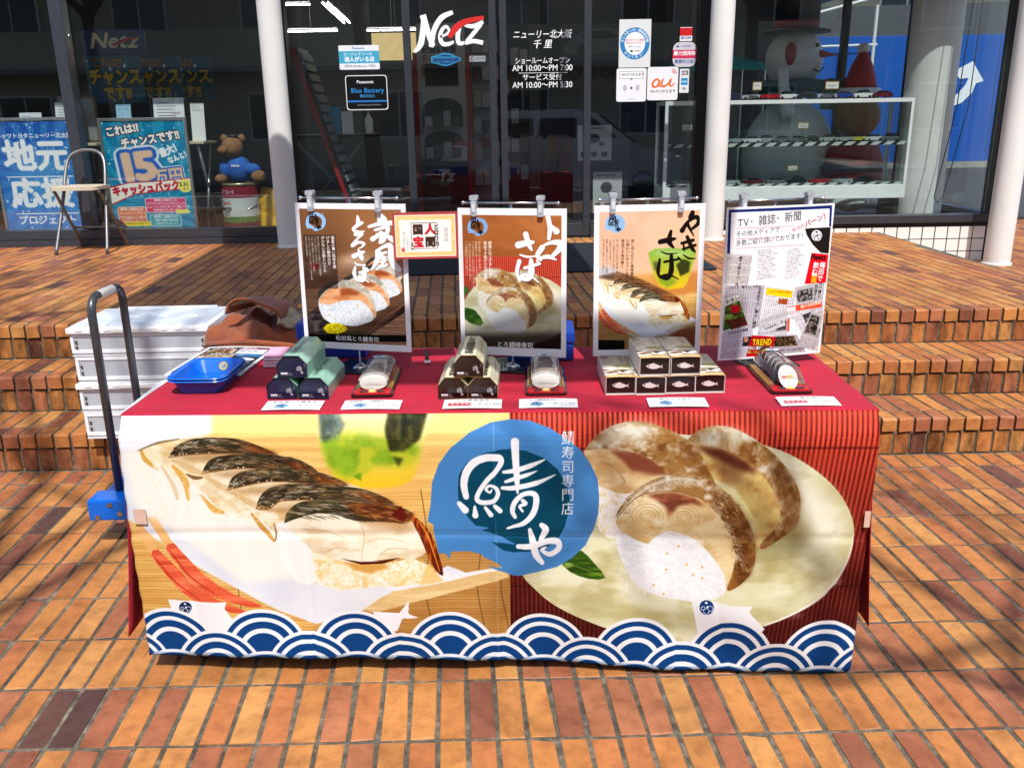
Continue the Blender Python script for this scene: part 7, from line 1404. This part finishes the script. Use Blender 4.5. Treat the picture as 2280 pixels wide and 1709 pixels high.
def model_car(cn, x, y, z, L_, suv, label):
    key = (cn, suv); col_ = dict(CARC)[cn]
    t = thing('model_car', label, 'model car', (x, y, z), .12, 'model cars in the display case')
    if key not in _cars:
        m = mat('car_'+cn, srgb(col_), .2, .2, .05, 20, 0, coat=.6); H_ = .36 if not suv else .42
        low = [(-.5, .08), (-.5, .19), (-.42, .235), (-.22, .26), (.40, .26), (.49, .24), (.5, .10), (.46, .07), (-.46, .07)]; cab = [(-.24, .255), (-.10, H_), (.22, H_), (.42, .255)]; hw = .2
        def body(g, prof, a, tap): n = len(prof); cx_ = 0; g.add([(p[0], -a*(1-tap*(p[1]-.08)), p[1]) for p in prof]+[(p[0], a*(1-tap*(p[1]-.08)), p[1]) for p in prof], [tuple(range(n)), tuple(range(2*n-1, n-1, -1))]+[(i, (i+1) % n, (i+1) % n+n, i+n) for i in range(n)])
        g1 = G(); body(g1, low, hw, .35); body(g1, [(p[0]*.96, p[1]) for p in [(-.12, H_-.014), (-.10, H_), (.22, H_), (.25, H_-.014)]], hw*.95, 1.0)
        g2 = G(); body(g2, cab, hw*.98, 1.0); g3 = G()
        for wx in (-.31, .31):
            for sy in (-.19, .19): g3.lathe([(.055, -.03), (.078, -.025), (.078, .025), (.055, .03)], 12, (wx, sy, .078), 'Y')
        def md(g, nm, m_): me = bpy.data.meshes.new(nm); me.from_pydata(g.v, [], g.f); me.materials.append(m_); return me
        _cars[key] = (md(g1, 'car_body', m), md(g2, 'cabin_glass', M_WIN), md(g3, 'wheels', M_TYRE))
    for me in _cars[key]: o = link(me.name.split('.')[0], me, t); o.scale = (L_, L_, L_)
    return t
wd = ['first', 'second', 'third', 'fourth', 'fifth', 'sixth', 'seventh', 'eighth', 'ninth', 'tenth', 'eleventh', 'twelfth', 'thirteenth']
for row, (z, y, seq, x0, dx, nm) in enumerate(((CH+.001, .10, ['white', 'navy', 'silver', 'red', 'white', 'black', 'silver', 'blue', 'white', 'maroon'], 0.40, .152, 'on top of the case'), (.664, .12, ['black', 'red', 'silver', 'white', 'silver', 'grey', 'grey', 'black', 'silver', 'silver', 'yellow', 'white', 'grey'], .36, .126, 'on the middle shelf'), (.327, .12, ['black', 'silver', 'maroon', 'grey', 'black', 'red', 'silver', 'black'], .40, .186, 'on the bottom deck'))):
    for i, cn in enumerate(seq): model_car(cn, 1.33+x0+i*dx, 5.60+y+.02*((i*5) % 3), Z3+z, .162 if row != 1 else .15, (i*3) % 4 == 0, '%s model car from the left %s, %s' % (wd[i], nm, cn))
M_GOLDF = mat('gold_frame', srgb(190, 150, 90), .4, .4)
for i, (x, y, z, w_, h_, s_) in enumerate(((2.06, 5.64, 1.0, .075, .065, 'AQUA'), (2.66, 5.64, 1.0, .11, .06, 'VOXY'), (2.46, 5.66, .70, .09, .05, 'C-HR'), (2.40, 5.66, .37, .085, .045, 'RAIZE'), (1.52, 5.66, .70, .09, .05, 'YARIS'))):
    t = thing('name_card', ('gold framed name card in front of the snowman', 'gold framed name card in front of the red hat', 'gold framed name card on the middle shelf', 'gold framed name card on the bottom deck', 'gold framed name card at the left of the middle shelf')[i], 'name card', (x, y-.02, Z3+z+.003), 0, 'name cards in the display case'); g = G(); g.tube([(0, .004, 0), (0, .004, .07)], .002, 6); g.build('stick', M_STEEL, t); G().box(-w_/2, w_/2, 0, .003, .07, .07+h_, .001).build('frame', M_GOLDF, t)
    c = Cv(120, int(120*h_/w_), (240, 240, 238)); c.text(s_, 60, 24, 30, (60,60,66), center=True, bold=2); o = sheet('card', w_-.014, h_-.014, print_mat('ncard_%d' % i, c, .5, bmp=0), t, .001); o.location = (0, -.0012, .077)
# inflatable snowman and bear
M_SNOW = mat('inflatable_white', srgb(236, 238, 240), .45, 0, .08, 8, .2, bscale=20, bdist=.01); M_HATB = mat('hat_black', srgb(22, 24, 28), .5); M_HATR = mat('hat_red', srgb(170, 26, 34), .6, 0, .2, 30, .3); M_SCARF = mat('scarf_teal', srgb(30, 86, 96), .7, 0, .15, 20, .2); M_GRNB = mat('gift_green', srgb(30, 110, 60), .5); M_CARR = mat('carrot', srgb(200, 60, 40), .6); M_IBEAR = mat('inflatable_brown', srgb(150, 100, 60), .7, 0, .15, 30, .3)
sn = thing('inflatable_snowman', 'large inflatable snowman in a black top hat behind the display case', 'snowman', (2.70, 6.75, Z3)); G().ball((0, 0, .50), .42, .38, .52, 28, 18).build('body', M_SNOW, sn, True); G().ball((0, 0, 1.36), .255, .25, .27, 28, 18).build('head', M_SNOW, sn, True)
g = G(); g.tube([(.265*math.cos(a), .25*math.sin(a), 1.13+.008*math.sin(3*a)) for a in np.linspace(0, 2*PI, 28, endpoint=False)], .06, 10, True); g.build('scarf', M_SCARF, sn, True); G().lathe([(.001, 1.585), (.30, 1.588), (.31, 1.598), (.30, 1.605), (.20, 1.606), (.19, 1.66)], 30).build('hat_brim', M_HATB, sn, True); G().lathe([(.196, 1.607), (.200, 1.69)], 30).build('hat_band', M_HATR, sn, True); G().lathe([(.195, 1.691), (.215, 2.1), (.001, 2.11)], 30).build('hat_crown', M_HATB, sn, True)
g = G(); g.tube([(.18, -.16, 1.40), (.30, -.24, 1.38)], [.035, .004], 10); g.build('nose', M_CARR, sn, True); G().ball((.13, -.215, 1.47), .018, .012, .018, 10, 8).build('eye', M_HATB, sn, True); g = G(); g.tube([tuple(p) for p in bez([(.10, -.245, 1.27), (.16, -.225, 1.25), (.21, -.185, 1.28)], 5)], .006, 6); g.build('mouth', M_HATB, sn, True); G().ball((-.10, -.21, 1.40), .05, .05, .10, 14, 10).build('ear_muff', M_HATR, sn, True); g = G(); g.tube([tuple(p) for p in bez([(-.16, -.20, 1.28), (-.15, -.28, 1.05), (-.12, -.34, .85)], 6)], [.05]*6+[.07]*6+[.04], 12); g.build('arm', M_SNOW, sn, True)
gb = thing('gift_box', 'green inflatable gift box with a bow between the snowman and the red hat', 'gift box', (3.02, 6.55, 1.40)); G().box(-.10, .10, -.08, .08, 0, .20, .02).build('box', M_GRNB, gb); G().ball((-.05, -.02, .235), .07, .04, .035, 12, 8).ball((.06, -.02, .235), .07, .04, .035, 12, 8).build('bow', M_SCARF, gb, True)
sb = thing('inflatable_bear', 'inflatable brown bear in a red santa hat behind the display case', 'inflatable bear', (3.20, 6.42, Z3)); G().lathe([(.145, 1.07), (.132, 1.16), (.09, 1.29), (.045, 1.38), (.01, 1.42)], 24).build('hat', M_HATR, sb, True); g = G(); g.tube([(.145*math.cos(a), .14*math.sin(a), 1.055) for a in np.linspace(0, 2*PI, 24, endpoint=False)], .048, 10, True); g.build('hat_trim', M_SNOW, sb, True); G().ball((.0, 0, 1.43), .055, .055, .045, 16, 10).build('pompom', M_SNOW, sb, True)
G().ball((0, 0, .86), .20, .17, .19, 24, 16).build('head', M_IBEAR, sb, True); G().ball((-.17, -.10, .90), .09, .06, .10, 14, 10).build('muzzle', M_FUR, sb, True); G().ball((0, 0, .38), .27, .22, .36, 24, 16).build('coat', M_HATR, sb, True); g = G(); g.tube([(.26*math.cos(a), .22*math.sin(a), .12) for a in np.linspace(0, 2*PI, 24, endpoint=False)], .05, 10, True); g.build('coat_trim', M_SNOW, sb, True); g = G(); g.tube([(.268*math.cos(a), .225*math.sin(a), .42) for a in np.linspace(0, 2*PI, 24, endpoint=False)], .028, 8, True); g.build('belt', M_HATB, sb, True)
g = G(); g.tube([(3.62, 5.30, 2.6), (3.61, 5.30, 1.4), (3.50, 5.30, .72), (3.46, 5.30, .68), (3.43, 5.30, .72), (3.52, 5.30, 1.4), (3.56, 5.30, 2.6)], .004, 6); o = g.build('blind_cord', M_BLK, None, True); tag(o, 'thin black blind cord loop hanging in the right window', 'cord')
# ------------------------------------------------------------------ beyond the building: hoarding, blocks, road
M_HBLUE = mat('hoarding_blue', srgb(0, 84, 176), .45, 0, .05, 2, .05); M_CONC = mat('concrete', srgb(150, 146, 138), .85, 0, .15, 3, .3); M_BEIGEW = mat('beige_render', srgb(196, 184, 160), .85, 0, .08, 2, .2); M_BRICKY = mat('yellow_brick', srgb(200, 170, 110), .8, 0, .12, 6, .2); M_TEAL = mat('teal_sheet', srgb(30, 150, 150), .6, 0, .1, 4, .1); M_WINB = mat('building_window', srgb(46, 56, 64), .12, 0, .2, 2, 0); M_RAIL = mat('balcony_rail', srgb(90, 92, 94), .5, .3)
ho = thing('blue_hoarding', 'long saturated blue site hoarding with white arrow and letters seen through the right window', 'hoarding', (9, 16, .3))
for i in range(9): G().box(-4.2+i*1.2, -4.2+i*1.2+1.19, 0, .08, .12, 2.46, .006).build('hoarding_panel', M_HBLUE, ho)
G().box(-4.2, 6.6, -.05, .12, 0, .118).build('kerb', M_CONC, ho)
for body, x, z, w_, h_ in (('ﾛ', .9, 1.36, .5, .6), ('た', 1.6, 1.2, .9, .9)):
    me, a, b = text_mesh(body, 1., 0, .03); me.materials.append(M_LETTER)
    for v in me.vertices: v.co = Vector((v.co.x*w_/a, 0, v.co.y*h_/b))
    if body != 'ﾛ': o = link('lettering', me, ho); o.location = (x, -.006, z)
g = G(); g.prism([(p[0], p[1]) for p in ((-.25, 1.80), (.10, 1.98), (.36, 1.62), (.22, 1.58), (.16, 1.40), (-.02, 1.22), (-.26, 1.14), (-.26, 1.30), (-.10, 1.40), (.02, 1.56), (.06, 1.68), (-.10, 1.66))], -.008, -.003); g.build('arrow_mark', M_LETTER, ho)
rd = struct(G().box(3.0, 40, 7.7, 15.9, -.15, .28).build('side_road', M_ASPH))
h2 = thing('site_shelter', 'white framed shelter with a low blue fence left of the hoarding', 'shelter', (5.1, 12.2, .285)); G().box(-.5, .55, 0, .06, .1, 1.95).build('blue_panel', M_HBLUE, h2)
for x in (-.5, .02, .5): g = G(); g.tube([(x, -.06, 0), (x, -.06, 2.6)], .025, 8); g.build('post', M_PAPER, h2)
g = G(); g.tube([(-1.0, -.06, 2.35), (.55, -.06, 2.72)], .022, 8); g.build('rafter', M_PAPER, h2); g = G(); g.tube([(-1.0, -.06, 2.02), (.55, -.06, 2.05)], .018, 8); g.build('rail', M_PAPER, h2)
def block(name, label, x, y, z, rz, w_, d, storeys, sh_, bays, wm, balcony):
    t = thing(name, label, 'building', (x, y, z), rz); H_ = storeys*sh_; G().box(-w_/2, w_/2, 0, d, 0, H_).build('wall', wm, t); G().box(-w_/2-.15, w_/2+.15, -.15, d+.15, H_+.001, H_+.35).build('roof', M_CONC, t)
    fr = G().box(-.75, .75, -.03, .02, 0, 1.35).v; 
    for s_ in range(storeys):
        for b_ in range(bays):
            xx = -w_/2+(b_+.5)*w_/bays; wn = G().box(xx-.8, xx+.8, -.06, -.001, s_*sh_+.85, s_*sh_+2.25).build('window', M_PAPER, t); G().box(xx-.73, xx-.03, -.075, -.0605, s_*sh_+.92, s_*sh_+2.18).build('pane', M_WINB, wn); G().box(xx+.03, xx+.73, -.075, -.0605, s_*sh_+.92, s_*sh_+2.18).build('pane', M_WINB, wn)
        if balcony and s_ > 0: bl = G().box(-w_/2+.2, w_/2-.2, -1.2, -.002, s_*sh_-.02, s_*sh_+.12).build('balcony', M_CONC, t); G().box(-w_/2+.2, w_/2-.2, -1.2, -1.14, s_*sh_+.121, s_*sh_+1.1).build('railing', wm if balcony == 2 else M_RAIL, bl)
    return t
block('apartment_block', 'pale apartment block with balconies behind the blue hoarding', 14, 26, .3, -.15, 22, 9, 4, 2.9, 6, M_BEIGEW, 1)
block('brick_house', 'sunlit yellow brick house seen through the showroom rear window', -2, 15.5, -.16, 0, 9, 6, 2, 2.8, 3, M_BRICKY, 0)
tt = thing('sales_tent', 'small teal tent beyond the right column', 'tent', (2.42, 9.0, Z3)); G().add([(-.55, -.5, 1.43), (.55, -.5, 1.43), (.55, .5, 1.43), (-.55, .5, 1.43), (-.1, 0, 1.58), (.1, 0, 1.58)], [(0, 1, 5, 4), (1, 2, 5), (2, 3, 4, 5), (3, 0, 4)]).build('roof_sheet', M_TEAL, tt); G().box(-.55, .55, -.51, -.501, 1.36, 1.43).build('valance', M_TEAL, tt)
for sx in (-.53, .53):
    for sy in (-.48, .48): g = G(); g.tube([(sx, sy, 0), (sx, sy, 1.429)], .015, 8); g.build('leg', M_ALU, tt)
# ------------------------------------------------------------------ the street behind the camera (seen in the glass, and it shades the paving)
kb = struct(G().box(-60, 60, -3.15, -2.955, -.16, .0, .01).build('kerb', M_CONC)); rd2 = struct(G().box(-120, 120, -11.0, -3.155, -.1595, -.14).build('road', M_ASPH)); pv = struct(G().box(-60, 60, -15.5, -11.2, -.159, -.02).build('far_pavement', M_CONC))
M_LINE = mat('road_paint', srgb(220, 220, 214), .7, 0, .15, 12, .1)
for i in range(8): G().box(-20+i*6, -17+i*6, -7.2, -7.05, -.1395, -.136).build('lane_mark', M_LINE, rd2)
block('apartment_block', 'beige apartment block across the street', -3, -15.6, -.02, PI, 26, 8, 4, 2.8, 7, M_BEIGEW, 2); block('apartment_block', 'grey apartment block across the street', 20, -16.2, -.02, PI, 16, 8, 3, 2.9, 5, M_CONC, 0)
M_BARK = mat('bark', srgb(86, 74, 62), .95, 0, .3, 20, .9, bscale=40, bdist=.02)
def bare_tree(label, x, y, h_, seed, spread=1.):
    t = thing('bare_tree', label, 'tree', (x, y, -.01), 0, 'bare street trees'); rr = random.Random(seed); trunk = G(); br = G()
    lean = Vector(((rr.random()-.5)*.2, (rr.random()-.5)*.2, 1)); pts = [Vector((0, 0, 0)), lean*h_*.22, lean*h_*.42]; trunk.tube(pts, [.16, .125, .10], 12)
    def grow(p, d, ln, r, lv):
        if lv == 0 or r < .004: return
        q_ = p+d*ln*.5+Vector((rr.gauss(0, .05), rr.gauss(0, .05), rr.gauss(0, .03)))*ln; e = p+d*ln; br.tube([p, q_, e], [r, r*.85, r*.66], 6 if lv > 2 else 4, cap=False)
        for k in range(2 if rr.random() < .55 else 3):
            nd = (d+Vector((rr.gauss(0, .55)*spread, rr.gauss(0, .55)*spread, rr.gauss(.12, .3)))).normalized(); grow(e, nd, ln*rr.uniform(.62, .86), r*.66, lv-1)
    for k in range(4): grow(pts[-1], Vector((math.cos(k*1.6+seed)*.7, math.sin(k*1.6+seed)*.7, .9)).normalized(), h_*.21, .085, 6)
    trunk.build('trunk', M_BARK, t, True); br.build('branches', M_BARK, t, True, fix=False); return t
bare_tree('bare street tree behind the viewer on the left', -2.15, -3.7, 7.8, 3, .8); bare_tree('bare street tree behind the viewer on the right', 4.5, -4.2, 7.4, 8); bare_tree('bare street tree far to the left behind the viewer', -7.0, -4.3, 7.5, 12); bare_tree('bare street tree far to the right behind the viewer', 7.2, -4.3, 7.8, 21)
# parked van across the road edge
M_VAN = mat('van_white', srgb(226, 228, 228), .2, 0, .03, 4, .02, coat=.6)
vn = thing('parked_van', 'white minivan parked at the kerb behind the viewer', 'van', (1.6, -6.2, -.139), 0)
low = [(-1.95, .28), (-2.0, .75), (-1.9, .98), (.95, .98), (1.75, .82), (1.92, .62), (1.92, .28), (1.55, .22), (-1.6, .22)]; cab = [(-1.92, .981), (-1.75, 1.55), (-1.5, 1.64), (-.1, 1.66), (.25, 1.58), (1.05, .981)]
def vbody(prof, a, tap):
    g = G(); n = len(prof); f_ = lambda p: a-tap*max(0, p[1]-.9); g.add([(p[0], -f_(p), p[1]) for p in prof]+[(p[0], f_(p), p[1]) for p in prof], [tuple(range(n)), tuple(range(2*n-1, n-1, -1))]+[(i, (i+1) % n, (i+1) % n+n, i+n) for i in range(n)]); return g
vbody(low, .84, 0).build('body', M_VAN, vn); vbody(cab, .82, .18).build('cabin', M_VAN, vn)
for sy in (-1, 1):
    for a in ((-1.65, -.95), (-.87, -.12), (-.04, .72)): G().prism([(a[0], 1.05), (a[1] if a[1] < .7 else .78, 1.05), (min(a[1], .18), 1.50), (a[0]+.06, 1.50)], 0, .012).xf(Matrix.Translation((0, sy*.775-.006, 0)) @ Matrix.Rotation(sy*.13*0, 4, 'X')).build('side_window', M_WINB, vn)
    for wx in (-1.25, 1.18): wv = G().lathe([(.2, -.1), (.3, -.09), (.3, .09), (.2, .1)], 22, (wx, sy*.74, .30), 'Y').build('wheel', M_TYRE, vn, True); G().lathe([(.001, -.105), (.19, -.102), (.19, .102), (.001, .105)], 18, (wx, sy*.742, .30), 'Y').build('rim', M_ALU, wv, True)
    G().box(1.80, 1.935, sy*.70-.11, sy*.70+.11, .62, .76, .02).build('headlight', M_PAPER, vn)
G().prism([(1.02, 1.02), (.34, 1.53), (.36, 1.56), (1.08, 1.02)], -.66, .66).build('windscreen', M_WINB, vn)
